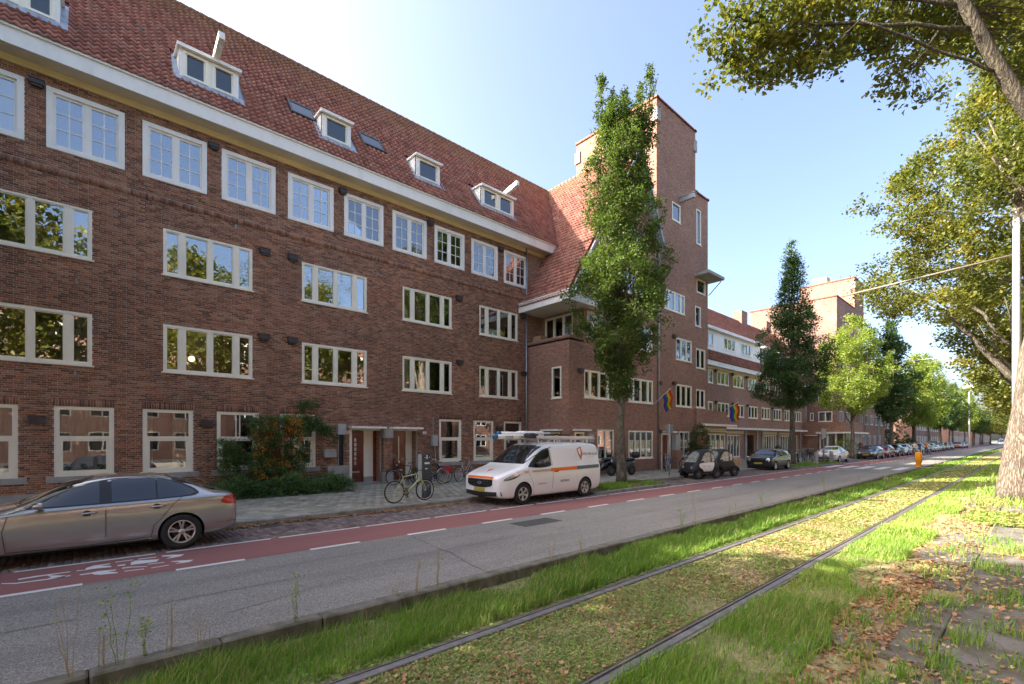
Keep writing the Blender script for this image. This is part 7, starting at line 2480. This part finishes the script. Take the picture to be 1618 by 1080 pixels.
# ---------------- two bubble-cabin microcars
def micro(label, loc, rz, door_m, cargo=None, loctext=None):
    t = thing('microcar', label, 'car', loc, rz)
    st = [(0, .34, .3, .5, .25, .52), (.05, .28, .42, .6, .3, .66), (.18, .26, .5, .74, .34, .84), (.32, .26, .52, .82, .36, 1.05), (.55, .26, .52, .84, .4, 1.38), (.8, .26, .52, .85, .42, 1.52), (1.1, .26, .52, .85, .42, 1.545), (1.35, .26, .52, .85, .4, 1.48),
          (1.5, .28, .51, .84, .38, 1.3), (1.62, .3, .5, .8, .36, 1.0), (1.72, .32, .48, .7, .34, .8), (1.76, .36, .4, .6, .3, .64)]
    body, bv = loft_car('body', st, [(.3, .27), (1.5, .27)], .27, m_blackpl, t, .52, 2, arch=1.08)
    for s in (-1, 1):
        for x in (.28, 1.52): wheel(x, s * .49, .27, .27, .16, t, s, 8, 'wide', .6, m_rim=m_charge)
        for (cx, ) in ((.28,), (1.52,)):
            f = MB(); f.smooth = True
            pts = [(cx + .33 * math.cos(a), s * .5, .27 + .33 * math.sin(a)) for a in np.linspace(.1, PI - .1, 12)]
            V = []
            for p in pts: V += [(p[0], s * .38, p[2]), (p[0], s * .56, p[2]), (p[0] + (p[0] - cx) * .1, s * .575, p[2] - .02)]
            f.add(V, [[i * 3 + j, i * 3 + j + 1, i * 3 + j + 4, i * 3 + j + 3] for i in range(11) for j in range(2)]); f.build('fender', m_blackpl, t)
        side_patch(bv, resample([(.5, .86, .9), (.62, .86, 1.1), (.8, .86, 1.33), (1.0, .86, 1.38), (1.15, .87, 1.36)], 14), s, 'window', m_microglass, t, .006)
        side_patch(bv, resample([(1.22, .88, 1.34), (1.35, .9, 1.28), (1.42, 1.0, 1.2)], 6), s, 'window', m_microglass, t, .006)
        side_patch(bv, resample([(.36, .66, .78), (.5, .5, .83), (.62, .27, .84), (1.16, .27, .86), (1.3, .55, .86), (1.36, .7, .86)], 12), s, 'door', door_m, t, .008, 4)
        mirror(.5, s * .52, .92, s, m_blackpl, t, .7)
    end_patch(bv, [(y, .86, 1.42 - .2 * abs(y / .4) ** 2) for y in np.linspace(-.38, .38, 9)], -1, 'windscreen', m_microglass, t, .006, 8)
    for s in (-1, 1): end_patch(bv, [(s * .3 + .07 * math.cos(q), .6 - .07 * math.sin(q) - .003, .6 + .07 * math.sin(q)) for q in np.linspace(PI, 0, 9)], -1, 'headlight', m_lamp, t, .01, 4)
    mb = MB(); mb.smooth = True
    for cx in (.68, .98):
        P = [(cx + .1 * math.cos(a), .72 + .07 * math.sin(a)) for a in np.linspace(PI * 1.1, PI * 1.9, 7)]
        mb.tube([(x, (bv.ray_cast(Vector((x, -4, z)), Vector((0, 1, 0)))[0].y) - .012, z) for x, z in P], .008, 5)
    mb.build('closed_eye_mark', m_ink, t)
    if cargo:
        mb = MB(); mb.bevbox(1.45, -.5, .62, 2.1, .5, .98, .03); mb.build('cargo_box', cargo, t)
    return t


m_microglass = glass_mat('clear_cabin_glass', 1.5, (.75, .8, .8), .004, 2, .05)
m_microglass = simple('clear_plastic_window', (.32, .35, .31), .08, var=.5, vscale=7, coat=1)
micro('white-doored bubble microcar with a black frame, parked nose to the pavement', (23.15, 12.08, 0), math.radians(-20), m_van)
micro('black microcar with open brown cargo box, parked right behind the white-doored one', (25.5, 12.15, 0), math.radians(-20), m_blackpl, m_woodraw)
# ------------------------------------------------------------------ bicycles (rear hub at x=0, front hub at x=wb, in the xz plane)
def bike(name, label, loc, rz, frame_m, style='city', lean=0.0, group=None, basket=None, wr=.34, wb=1.06, rim_m=None, seatm=None, fender=None, crate=None, steer=.0, simple_=False):
    t = thing(name, label, 'bicycle', loc, rz, group)
    t.rotation_euler.x = lean
    rim_m = rim_m or m_steel
    for i, (cx) in enumerate((0, wb)):
        m = MB(); m.smooth = True
        n = 36
        rings = []
        for k in range(n):
            a = 2 * PI * k / n
            for j in range(6):
                b = 2 * PI * j / 6
                rr = wr - .02 + .02 * math.cos(b); rings.append((cx + rr * math.cos(a), .02 * math.sin(b), wr + rr * math.sin(a)))
        fs = [[k * 6 + j, ((k + 1) % n) * 6 + j, ((k + 1) % n) * 6 + (j + 1) % 6, k * 6 + (j + 1) % 6] for k in range(n) for j in range(6)]
        m.add(rings, fs); w = m.build('wheel', m_tyre, t)
        m = MB(); m.lathe([(wr - .042, -.012), (wr - .06, -.01), (wr - .06, .01), (wr - .042, .012)], (cx, 0, wr), 'y', 36); m.build('rim', rim_m, w)
        m = MB()
        for k in range(18):
            a = 2 * PI * k / 18; b = a + (.35 if k % 2 else -.35)
            m.tube([(cx + .02 * math.cos(b), .02 * (-1) ** k, wr + .02 * math.sin(b)), (cx + (wr - .05) * math.cos(a), 0, wr + (wr - .05) * math.sin(a))], .0016, 3, False)
        m.build('spokes', m_steel, w)
        m = MB(); m.smooth = True; m.cyl((cx, -.05, wr), (cx, .05, wr), .025 if style != 'city' or i else .035, 10); m.build('hub', m_steel, w)
        if style == 'city' or fender:
            m = MB(); m.smooth = True
            P = [(cx + (wr + .02) * math.cos(a), (wr + .02) * math.sin(a) + wr) for a in np.linspace(.1 if i else .7, PI * (.85 if i else 1.02), 14)]
            V = [v for x, z in P for v in ((x, -.028, z - .008), (x, 0, z + .006), (x, .028, z - .008))]
            m.add(V, [[q * 3 + j, q * 3 + j + 1, q * 3 + j + 4, q * 3 + j + 3] for q in range(13) for j in range(2)]); m.build('mudguard', fender or m_black, w)
    bb = (.43, 0, .29); st = (.28, 0, .78); hd = (wb - .3 + .06, 0, .86); hdb = (wb - .25 + .07, 0, .72)
    m = MB(); m.smooth = True
    r = .0165 if style != 'sport' else .019
    if style == 'sport':
        m.tube([st, (hd[0], 0, hd[2] - .0)], r, 8); m.tube([bb, hdb], .03, 8)
    elif style == 'step':
        m.tube([(.36, 0, .52), (.5, 0, .52), hd], r, 8); m.tube([bb, (.6, 0, .42), hdb], r, 8)
    else:
        m.tube([st, hd], r, 8); m.tube([bb, hdb], r, 8)
    m.tube([bb, st], r, 8)
    for s in (-1, 1):
        m.tube([(0, s * .05, wr), (.3, s * .03, .3), bb], .011, 6); m.tube([(0, s * .05, wr), (st[0] + .015, s * .02, st[2] - .06)], .009, 6)
    m.tube([(hdb[0] + .02, 0, hdb[2] - .03), (hd[0] - .02, 0, hd[2] + .05)], .022, 8)
    fr_ = m.build('frame', frame_m, t)
    m = MB(); m.smooth = True
    for s in (-1, 1): m.tube([(hdb[0] + .03, s * .03, hdb[2] - .06), (wb - .07, s * .05, .52), (wb, s * .05, wr)], .012 if style != 'sport' else .018, 6)
    m.build('fork', frame_m, t)
    m = MB(); m.smooth = True
    m.tube([(hd[0] - .02, 0, hd[2] + .05), (hd[0] - .05, 0, hd[2] + (.16 if style != 'sport' else .1))], .013, 6)
    hz = hd[2] + (.17 if style != 'sport' else .11); hx = hd[0] - .05
    if style == 'sport': m.tube([(hx, -.3, hz), (hx + .06, -.1, hz), (hx + .06, .1, hz), (hx, .3, hz)], .012, 6)
    else: m.tube([(hx - .16, -.27, hz + .04), (hx - .02, -.24, hz + .07), (hx + .05, -.08, hz + .02), (hx + .05, .08, hz + .02), (hx - .02, .24, hz + .07), (hx - .16, .27, hz + .04)], .011, 6)
    m.build('handlebar', m_black if style == 'sport' else m_steel, t)
    for s in (-1, 1):
        m = MB(); m.smooth = True
        if style == 'sport': m.cyl((hx + .02, s * .2, hz), (hx - .0, s * .31, hz), .018, 8)
        else: m.cyl((hx - .07, s * .255, hz + .06), (hx - .18, s * .275, hz + .035), .017, 8)
        m.build('grip', m_blackpl, t)
    m = MB(); m.smooth = True; m.tube([st, (st[0] - .04, 0, st[2] + .12)], .013, 6); m.build('seat_post', m_steel if style != 'sport' else frame_m, t)
    m = MB(); m.smooth = True
    sz = st[2] + .14; sx = st[0] - .04
    V = []
    for (dx, w_, dz) in ((-.13, .05, .02), (-.1, .075, .03), (-.02, .06, .02), (.06, .03, .012), (.14, .018, .008)):
        V += [(sx + dx, -w_, sz + dz - .03), (sx + dx, -w_ * .8, sz + dz), (sx + dx, w_ * .8, sz + dz), (sx + dx, w_, sz + dz - .03)]
    m.add(V, [[q * 4 + j, q * 4 + j + 1, q * 4 + j + 5, q * 4 + j + 4] for q in range(4) for j in range(3)] + [[0, 1, 2, 3], [19, 18, 17, 16]]); m.build('saddle', seatm or m_black, t)
    m = MB(); m.lathe([(.06, .03), (.095, .03), (.095, .036), (.06, .036)], bb, 'y', 20)
    for k in range(4): a = k * PI / 2 + .4; m.tube([(bb[0], .033, bb[2]), (bb[0] + .07 * math.cos(a), .033, bb[2] + .07 * math.sin(a))], .008, 4)
    m.build('chainring', m_black, t)
    for s, a in ((1, -1.1), (-1, 2.04)):
        m = MB(); e = (bb[0] + .17 * math.cos(a), s * .07, bb[2] + .17 * math.sin(a)); m.tube([(bb[0], s * .05, bb[2]), e], .01, 5); m.box(e[0] - .045, s * .08, e[2] - .01, e[0] + .045, s * .16, e[2] + .012); m.build('pedal', m_black, t)
    if style == 'city':
        m = MB()
        for s in (-1, 1): m.tube([(-.22, s * .06, .72), (.26, s * .05, .72)], .007, 5); m.tube([(-.12, s * .06, .72), (0, s * .06, wr)], .006, 5)
        for k in range(4): m.tube([(-.2 + .1 * k, -.06, .72), (-.2 + .1 * k, .06, .72)], .005, 4)
        m.build('rear_rack', m_black, t)
        m = MB(); m.tube([(.4, -.03, .3), (.3, -.16, .02)], .009, 5); m.build('kickstand', m_black, t)
        m = MB(); m.smooth = True; m.lathe([(0, -.04), (.035, -.03), (.04, .02), (0, .025)], (hd[0] + .09, 0, hd[2] - .02), 'x', 10); m.build('front_light', m_steel, t)
    if basket:
        m = MB(); m.smooth = False
        m.bevbox(-.24, -.2 - .0, .42, .1, -.07, .74, .03); m.bevbox(-.24, .07, .42, .1, .2, .74, .03); m.bevbox(-.2, -.1, .72, .1, .1, .77, .01); m.build('pannier_bags', basket, t)
    if crate:
        m = MB(); c0 = hd[0] + .1
        for z in (.78, .86, .94, 1.02):
            for (a, b, c, d) in ((c0, -.18, c0 + .3, -.17), (c0, .17, c0 + .3, .18), (c0, -.17, c0 + .01, .17), (c0 + .29, -.17, c0 + .3, .17)): m.box(a, b, z, c, d, z + .04)
        m.box(c0, -.17, .76, c0 + .3, .17, .775); m.build('front_crate', crate, t)
    return t


m_limebike = paint('pale_lime_paint', (.48, .5, .2), 0, .4)
m_bluebag = simple('blue_bag_cloth', (.03, .06, .16), .7)
m_tealbag = simple('dark_teal_bag', (.03, .07, .08), .7)
m_redbag = simple('red_cloth', (.4, .02, .03), .7)
m_orangeb = paint('orange_bike_paint', (.6, .22, .05), 0, .4)
m_silverb = simple('silver_bike_paint', (.5, .5, .5), .4, metal=.3)
b_ = bike('bicycle', 'pale lime green bicycle with black tyres standing at the kerb before the charging post', (6.83, 12.86, .124), math.radians(1.5), m_limebike, 'sport', rim_m=m_pale, wb=1.08)
bike('bicycle', 'black city bicycle leaning below the window, nearest to the charging post', (10.6, 17.9, .12), math.radians(172), m_black, 'city', .06)
bike('bicycle', 'black city bicycle with dark teal panniers and white rear mudguard beside the van nose', (10.3, 16.9, .12), math.radians(8), m_black, 'city', -.05, basket=m_tealbag, fender=m_white)
bike('bicycle', 'black bicycle with a red saddle bag between the teal panniers and the van', (11.7, 17.4, .12), math.radians(160), m_black, 'city', .05, basket=m_redbag)
bike('bicycle', 'grey step-through bicycle half hidden behind the van bonnet', (12.6, 17.6, .12), math.radians(15), m_silverb, 'step', -.05)
bike('bicycle', 'dark bicycle just behind the white van tail', (17.2, 14.2, .12), math.radians(200), m_black, 'city', .05)
bike('bicycle', 'silver bicycle with blue panniers against the wall right of the motor scooter', (26.9, 15.2, .12), math.radians(200), m_silverb, 'city', .08, basket=m_bluebag)
bike('bicycle', 'silver bicycle with white tyres left of the tall dark shrub', (28.9, 14.6, .12), math.radians(172), m_silverb, 'city', .06, rim_m=m_white)
bike('bicycle', 'second silver bicycle with white rims, beside the tall dark shrub', (30.0, 14.9, .12), math.radians(150), m_silverb, 'step', .06, rim_m=m_white)
for i, (x, y, a, mm, lab) in enumerate(((43.6, 13.0, 20, m_black, 'black bicycle at the left end of the rack by the dark conical tree'), (44.5, 13.3, 200, m_black, 'black bicycle, second from the dark conical tree'), (45.5, 13.0, 30, m_silverb, 'silver bicycle in the middle of the rack before the shops'),
                                      (46.6, 13.4, 190, m_black, 'black bicycle just left of the orange cargo bicycle'), (49.6, 14.2, 20, m_black, 'black bicycle behind the white coupe'), (51.2, 14.2, 200, m_black, 'dark bicycle behind the white coupe, nearest the shop bay'), (45.9, 14.4, 10, m_black, 'dark bicycle standing behind the rack before the shops'))):
    bike('bicycle', lab, (x, y, .12), math.radians(a), mm, 'city', .04)
bike('bicycle', 'orange cargo bicycle with dark box between the verge post and the white coupe', (46.6, 12.6, .12), math.radians(-15), m_orangeb, 'step', .0, crate=m_black, wb=1.4)
for i, (x, y, lab) in enumerate(((47.9, 13.2, 'dark bicycle with a child seat right of the orange cargo bicycle'), (56.0, 13.8, 'black bicycle in the rack beyond the white coupe'), (57, 13.8, 'black bicycle leaning at the pale green tree'))):
    bike('bicycle', lab, (x, y, .12), math.radians(30), m_black, 'city', .04, crate=m_black if i == 0 else None)

# ---------------- motor scooters
def scooter(label, loc, rz, col, topcase=True):
    t = thing('motor_scooter', label, 'motor scooter', loc, rz)
    for x in (0, 1.45): 
        m = MB(); m.smooth = True; m.lathe([(.15, -.05), (.24, -.06), (.27, -.03), (.275, 0), (.27, .03), (.24, .06), (.15, .05)], (x, 0, .275), 'y', 28); w = m.build('wheel', m_tyre, t)
        m = MB(); m.lathe([(0, -.04), (.15, -.045), (.15, .045), (0, .04)], (x, 0, .275), 'y', 10); m.build('rim', m_charge, w)
    m = MB(); m.smooth = True
    st = [(-.35, .0, .62, .66), (-.25, .12, .5, .82), (.1, .17, .42, .86), (.4, .2, .25, .82), (.62, .2, .22, .62), (.75, .2, .22, .36), (.95, .2, .24, .4), (1.08, .19, .3, .9), (1.2, .17, .42, 1.05), (1.35, .12, .55, 1.02), (1.5, .05, .7, .86)]
    V = []
    for (x, w_, z0, z1) in st:
        for k in range(10):
            a = 2 * PI * k / 10; V.append((x, w_ * math.cos(a) * (1 if abs(math.sin(a)) < .9 else .6) + .001 * k, (z0 + z1) / 2 + (z1 - z0) / 2 * math.sin(a)))
    m.add(V, [[i * 10 + k, i * 10 + (k + 1) % 10, (i + 1) * 10 + (k + 1) % 10, (i + 1) * 10 + k] for i in range(len(st) - 1) for k in range(10)] + [list(range(10)), [(len(st) - 1) * 10 + k for k in range(10)]])
    m.build('body', col, t)
    m = MB(); m.smooth = True; m.bevbox(-.2, -.15, .82, .55, .15, .93, .06); m.build('seat', m_blackpl, t)
    m = MB(); m.smooth = True; m.tube([(1.45, 0, .3), (1.2, 0, .95), (1.1, 0, 1.08)], .035, 8); m.tube([(1.02, -.36, 1.1), (1.12, -.2, 1.1), (1.12, .2, 1.1), (1.02, .36, 1.1)], .016, 6); m.build('handlebar', m_black, t)
    m = MB(); m.quad((1.28, -.2, 1.0), (1.28, .2, 1.0), (1.12, .17, 1.4), (1.12, -.17, 1.4)); m.build('windshield', m_pane, t, fix=False)
    m = MB(); m.smooth = True; m.bevbox(1.4, -.08, .72, 1.5, .08, .84, .03); m.build('headlight', m_lamp, t)
    m = MB(); m.smooth = True; m.tube([(.3, -.2, .3), (-.05, -.22, .32), (-.3, -.22, .4)], [.04, .055, .05], 8); m.build('exhaust', m_steel, t)
    for s in (-1, 1):
        m = MB(); m.smooth = True; m.tube([(1.08, s * .25, 1.12), (1.1, s * .32, 1.3)], .008, 5); m.lathe([(0, -.01), (.05, -.008), (.05, .008), (0, .01)], (1.1, s * .34, 1.33), 'x', 10); m.build('mirror', m_black, t)
    if topcase:
        m = MB(); m.smooth = True
        m.lathe([(0, -.17), (.13, -.165), (.22, -.1), (.25, 0), (.24, .08), (.16, .15), (0, .18)], (-.32, 0, 1.08), 'z', 18); m.build('top_case', m_black, t)
    return t


scooter('black touring motor scooter with round top case against the wall behind the hornbeam trunk', (21.9, 14.6, .12), math.radians(168), m_bk)
scooter('low black scooter left of the hornbeam trunk behind the verge', (20.9, 15.2, .12), math.radians(150), m_bk, False)
# covered scooter by the rack
cs = thing('covered_scooter', 'scooter under a dark cover at the left of the bicycle rack', 'motor scooter', (44.8, 14.9, .12), math.radians(20))
m = MB(); m.smooth = True
V = []
for (x, w_, z1) in ((-.5, .1, .5), (-.35, .3, .95), (0, .33, 1.0), (.4, .3, .9), (.8, .36, 1.35), (1.05, .38, 1.5), (1.3, .25, 1.2), (1.5, .1, .6)):
    for k in range(8): a = PI * k / 7; V.append((x, w_ * math.cos(a) * (1.1 - .3 * math.sin(a)), max(.06, z1 * math.sin(a) ** .6)))
m.add(V, [[i * 8 + k, i * 8 + k + 1, (i + 1) * 8 + k + 1, (i + 1) * 8 + k] for i in range(7) for k in range(7)]); m.build('cover', simple('dark_tarpaulin', (.012, .013, .016), .6, var=.3), cs)
m = MB(); m.lathe([(0, -.05), (.27, -.05), (.27, .05), (0, .05)], (1.3, 0, .27), 'y', 18); m.lathe([(0, -.05), (.27, -.05), (.27, .05), (0, .05)], (-.2, 0, .27), 'y', 18); m.build('wheel', m_tyre, cs)

# ---------------- charging post
cp = thing('charging_post', 'charcoal electric charging post with two sockets behind the lime bicycle', 'charging post', (8.1, 13.35, .12))
m = MB(); m.bevbox(0, 0, 0, .34, .24, 1.48, .02); m.build('housing', m_charge, cp)
m = MB(); m.bevbox(-.04, .02, 0, -.005, .22, 1.44, .01); m.build('side_panel', m_greybox, cp)
for x in (.09, .25):
    m = MB(); m.lathe([(0, -.0), (.045, -.0), (.05, .012)], (x, -.012, 1.34), 'y', 16); s_ = m.build('socket', m_black, cp)
    m = MB(); m.lathe([(0, -.0), (.016, -.0), (.016, .01)], (x, -.02, 1.34), 'y', 10); m.build('socket_pin', m_white, s_)
m = MB(); m.box(.15, -.004, 1.29, .19, 0, 1.42); m.box(.08, -.004, 1.12, .27, 0, 1.18); m.build('label_strip', m_white, cp)
m = MB(); m.box(.1, -.004, .95, .16, 0, .99); m.box(.17, -.004, .96, .21, 0, .98); m.lathe([(0, 0), (.025, 0)], (.15, -.004, .97), 'y', 12); m.build('plug_symbol', m_white, cp)

# ---------------- sign posts, bollards, lamp
def post(label, loc, h, signs, name='sign_post'):
    t = thing(name, label, 'sign', loc)
    m = MB(); m.smooth = True; m.cyl((0, 0, 0), (0, 0, h), .035, 10); m.build('pole', m_zinc, t)
    for (x0, x1, y0, y1, z0, z1, mat) in signs:
        m = MB(); m.bevbox(x0, y0, z0, x1, y1, z1, .006); m.build('sign_panel', mat, t)
    return t


m_signback = simple('sign_back_grey', (.25, .27, .28), .5, metal=.3)
post('parking sign post at the kerb left of the white-doored microcar', (22.6, 12.75, .12), 2.75, [(-.02, .02, -.2, .2, 2.25, 2.7, m_signback), (.03, .05, -.18, .18, 2.28, 2.6, m_white)])
post('grey-backed double sign post beside the zebra crossing', (45.2, 11.6, .09), 2.85, [(-.62, -.02, -.02, .02, 2.0, 2.85, m_signback), (.03, .62, -.02, .02, 2.1, 2.85, m_signback)])
for i, (x, y, lab) in enumerate(((42.8, 11.5, 'dark stone bollard on the verge left of the sign post'), (46.6, 11.4, 'dark stone bollard between the sign post and the white coupe'), (53.4, 12.2, 'dark bollard behind the white coupe tail'))):
    t = thing('bollard', lab, 'bollard', (x, y, .08), group='stone bollards by the crossing')
    m = MB(); m.smooth = True; m.lathe([(.2, 0), (.17, .1), (.15, .7), (.13, .9), (.07, 1.0), (0, 1.02)], (0, 0, 0), 'z', 14); m.build('shaft', m_stone, t)
t = thing('orange_marker_post', 'bright orange-yellow marker post on the reserve end by the crossing', 'marker post', (46.3, 5.75, 0)); t.scale = (.85, .85, .9)
m = MB(); m.smooth = True; m.lathe([(.2, 0), (.19, .35), (.24, .4), (.25, 1.15), (.2, 1.22), (0, 1.24)], (0, 0, 0), 'z', 16); m.build('shaft', simple('signal_orange', (.95, .36, .01), .45, var=.03), t)
m = MB(); m.smooth = True; m.lathe([(.02, 0), (.09, .02), (.09, .16), (0, .2)], (0, 0, 1.24), 'z', 12); m.build('cap', m_zinc, t)
# catenary mast behind the big trunk with its long bracket arm
mt = thing('catenary_mast', 'white tram mast behind the big trunk with a long arm over the track', 'mast', (27.6, .43, 0))
m = MB(); m.smooth = True; m.tube([(0, 0, 0), (0, 0, 14)], [.15, .11], 14); m.build('pole', simple('grey_mast_paint', (.42, .41, .38), .6, var=.1, dirt=((.15, .14, .12), 2, .4)), mt)
m = MB(); m.smooth = True; m.tube([(0, -.1, 9.5), (0, 3, 9.3), (0, 5.9, 9.12)], .045, 8); m.build('arm', simple('weathered_arm', (.2, .17, .13), .7), mt)
mt.location.z = -.02
m2t = thing('catenary_mast', 'second tram mast with a thin arm farther along the track', 'mast', (62, .1, 0))
m = MB(); m.smooth = True; m.tube([(0, 0, 0), (0, 0, 11)], [.12, .09], 10); m.build('pole', m_fascia, m2t)
m = MB(); m.smooth = True; m.tube([(0, 0, 10.2), (0, 9.5, 10.0)], .04, 6); m.build('arm', m_steel, m2t)
lm = thing('street_lamp', 'tall pale lamp mast far down the street before the pale block', 'street lamp', (150, 9.8, 0))
m = MB(); m.smooth = True; m.tube([(0, 0, 0), (0, 0, 14)], [.2, .12], 10); m.build('pole', m_fascia, lm)
m = MB(); m.box(-1, -1, 13.8, 1, 1, 14.2); m.box(-.6, -.6, 14.2, .6, .6, 14.7); m.build('lamp_head', m_fascia, lm)
# overhead contact wire
m = MB()
for (y, z) in ((3.2, 5.6), ):
    pass
m.tube([(27.6, 3.25, 9.2), (62, 3.25, 10.05), (150, 3.25, 9.8)], .012, 4); tag(m.build('contact_wire', m_black, None), 'thin overhead wire strung between the mast arms', 'wire')


# ---------------- rainbow flags
def flag(label, loc, L, azim, tilt, w=1.2, h=.9, droop=.9):
    t = thing('rainbow_flag', label, 'flag', loc)
    d = Vector((math.cos(azim) * math.cos(tilt), math.sin(azim) * math.cos(tilt), math.sin(tilt)))
    m = MB(); m.smooth = True; m.tube([(0, 0, 0), tuple(d * L)], .018, 6); m.build('pole', m_white, t)
    cols = [(.6, .02, .02), (.75, .2, .01), (.75, .55, .02), (.02, .24, .06), (.02, .08, .4), (.14, .02, .24)]
    e = d * L
    for k in range(6):
        V = []
        n = 10
        for i in range(n + 1):
            s = i / n
            for q in (k / 6, (k + 1) / 6):
                base = e - d * (q * h)
                V.append(tuple(base + Vector((.05 * math.sin(s * 7 + q * 3) + .22 * s, .07 * math.sin(s * 9 + q * 2), -s * w * (1 - .12 * q)))))
        F = [(2 * i, 2 * i + 1, 2 * i + 3, 2 * i + 2) for i in range(n)]
        nm = 'flag_%d' % k
        mat = bpy.data.materials.get(nm) or curtain_mat(nm, cols[k])
        link('stripe', mesh_np('stripe', V, F, smooth=True), mat, t)
    return t


flag('rainbow flag hanging from the wall of the tower building beside the drain pipe', (25.9, 15.95, 4.0), 1.75, math.radians(-75), math.radians(42), 1.15, .65)
flag('rainbow flag at the first floor over the shop bay, smaller in the picture', (36.3, 15.9, 4.3), 1.3, math.radians(-100), math.radians(25), 1.3, .8)
flag('orange and rainbow flag far off over the low roof by the second tower', (66.9, 16.0, 6.2), 1.2, math.radians(-120), math.radians(35), 1.2, .8)


# ---------------- people
def person(label, loc, rz, top, legs, pose='stand', skin=(.45, .28, .2), hair=(.05, .03, .02), h=1.75):
    t = thing('person', label, 'person', loc, rz)
    def skinned(name, verts, edges, radii, mat):
        me = bpy.data.meshes.new(name); me.from_pydata([tuple(Vector(v) * h / 1.75) for v in verts], edges, [])
        o = link(name, me, None, t)
        md = o.modifiers.new('k', 'SKIN'); md.use_smooth_shade = True
        for i, r_ in enumerate(radii): me.skin_vertices[0].data[i].radius = (r_, r_ * .85 if i > 2 else r_ * .7)
        me.skin_vertices[0].data[0].use_root = True
        sb = o.modifiers.new('s', 'SUBSURF'); sb.levels = 1; sb.render_levels = 1
        dg = bpy.context.evaluated_depsgraph_get(); dg.update()
        m2 = bpy.data.meshes.new_from_object(o.evaluated_get(dg)); o.modifiers.clear(); o.data = m2; m2.materials.clear(); m2.materials.append(mat)
        return o
    sp = .17 if pose == 'walk' else .04
    V = [(0, 0, .95), (0, 0, 1.15), (.01, 0, 1.38), (.02, 0, 1.5), (.03, 0, 1.62), (.035, 0, 1.68),
         (0, .1, .9), (sp, .11, .5), (sp * .9, .11, .09), (sp + .12, .12, .04), (0, -.1, .9), (-sp * .6, -.11, .5), (-sp * 1.6, -.11, .1), (-sp * 1.3 + .1, -.12, .04),
         (.01, .2, 1.4), (-.03 + sp * .4, .26, 1.13), (.08, .24, .9), (.11, .24, .82), (.01, -.2, 1.4), (.02, -.26, 1.13), (.12 + sp * .4, -.24, .92), (.16 + sp * .4, -.24, .84)]
    E = [(0, 1), (1, 2), (2, 3), (3, 4), (4, 5), (0, 6), (6, 7), (7, 8), (8, 9), (0, 10), (10, 11), (11, 12), (12, 13), (2, 14), (14, 15), (15, 16), (16, 17), (2, 18), (18, 19), (19, 20), (20, 21)]
    Rr = [.15, .14, .16, .06, .1, .085, .1, .07, .045, .04, .1, .07, .045, .04, .07, .05, .035, .035, .07, .05, .035, .035]
    ms = simple('skin_%s' % len(bpy.data.materials), skin, .6)
    body = skinned('body', V, E, Rr, ms)
    me = body.data
    mt_, ml = simple('cloth_%s' % len(bpy.data.materials), top, .8), simple('cloth_%s' % len(bpy.data.materials), legs, .8)
    mh = simple('hair_%s' % len(bpy.data.materials), hair, .7); mshoe = m_black
    for m_ in (mt_, ml, mh, mshoe): me.materials.append(m_)
    k = h / 1.75
    for p in me.polygons:
        c = p.center / k
        if c.z < .1: p.material_index = 4
        elif c.z < .97: p.material_index = 2 if abs(c.y) < .2 or c.z < .8 else 0
        elif c.z < 1.47: p.material_index = 1
        elif c.z > 1.66 or (c.x < .0 and c.z > 1.56): p.material_index = 3
    return t


person('cyclist in a light jacket standing by the parked cars, left of the group', (76.5, 9.9, 0), math.radians(190), (.5, .45, .4), (.1, .1, .12), 'walk')
person('person in dark jacket and jeans in the middle of the cyclists', (81.5, 10.0, 0), math.radians(170), (.03, .04, .08), (.05, .08, .18), 'walk')
person('person in orange top beside the pale car, right of the group', (84.5, 9.7, 0), math.radians(200), (.6, .2, .03), (.06, .06, .07), 'stand')
person('person with fair hair on the far pavement between the houses and parked cars', (72, 14.5, .12), 0, (.3, .1, .1), (.1, .1, .1), hair=(.4, .3, .15))
bike('bicycle', 'bicycle held by the person in the light jacket', (76.0, 9.5, 0), math.radians(180), m_black, 'city')
bike('bicycle', 'bicycle beside the person in the dark jacket', (81.0, 9.5, 0), math.radians(180), m_silverb, 'city')
bike('bicycle', 'bicycle beside the person in the orange top', (84.6, 9.2, 0), math.radians(180), m_black, 'city')


# ---------------- plants on the window sills inside, gully covers in the road
for i, (x, z, lab) in enumerate(((-.45, 1.13, 'small spiky potted plant behind the window above the silver saloon, left'), (-.1, 1.13, 'small spiky potted plant in the middle of the window above the silver saloon'), (.3, 1.13, 'small spiky potted plant behind the window above the silver saloon, right'),
                                 (2.3, 1.13, 'leafy potted plant behind the sash window left of the firethorn'), (13.3, 1.13, 'leafy potted plant behind the sash window right of the doors'), (-1.7, 1.13, 'green potted plant behind the window at the left edge'))):
    pp = thing('potted_plant', lab, 'plant', (x, D + .105, z - .08))
    m = MB(); m.smooth = True; m.lathe([(.0, 0), (.035, 0), (.045, .08), (.04, .08), (0, .07)], (0, 0, 0), 'z', 12); m.build('pot', m_stone if i % 2 else m_cream, pp)
    C = np.array([(R.uniform(-.06, .06), R.uniform(-.015, .02), R.uniform(.1, .24)) for _ in range(16)])
    link('foliage', leaves_mesh('foliage', C, .07, .035, 7), m_lf_bush, pp)
for i, (x, lab) in enumerate(((3.2, 'iron gully grate at the kerb between the saloon and the bicycle'), (22.3, 'iron gully grate at the kerb before the microcars'))):
    gg = thing('gully_grate', lab, 'drain', (x, 12.16, 0))
    m = MB()
    for k in range(7): m.box(-.2 + k * .06, -.18, -.01, -.17 + k * .06, .18, .006)
    m.build('bars', m_charge, gg)
    m = MB(); m.box(-.24, -.21, -.01, .22, -.18, .009); m.box(-.24, .18, -.01, .22, .21, .009); m.box(-.24, -.18, -.01, -.2, .18, .009); m.build('frame', m_charge, gg)
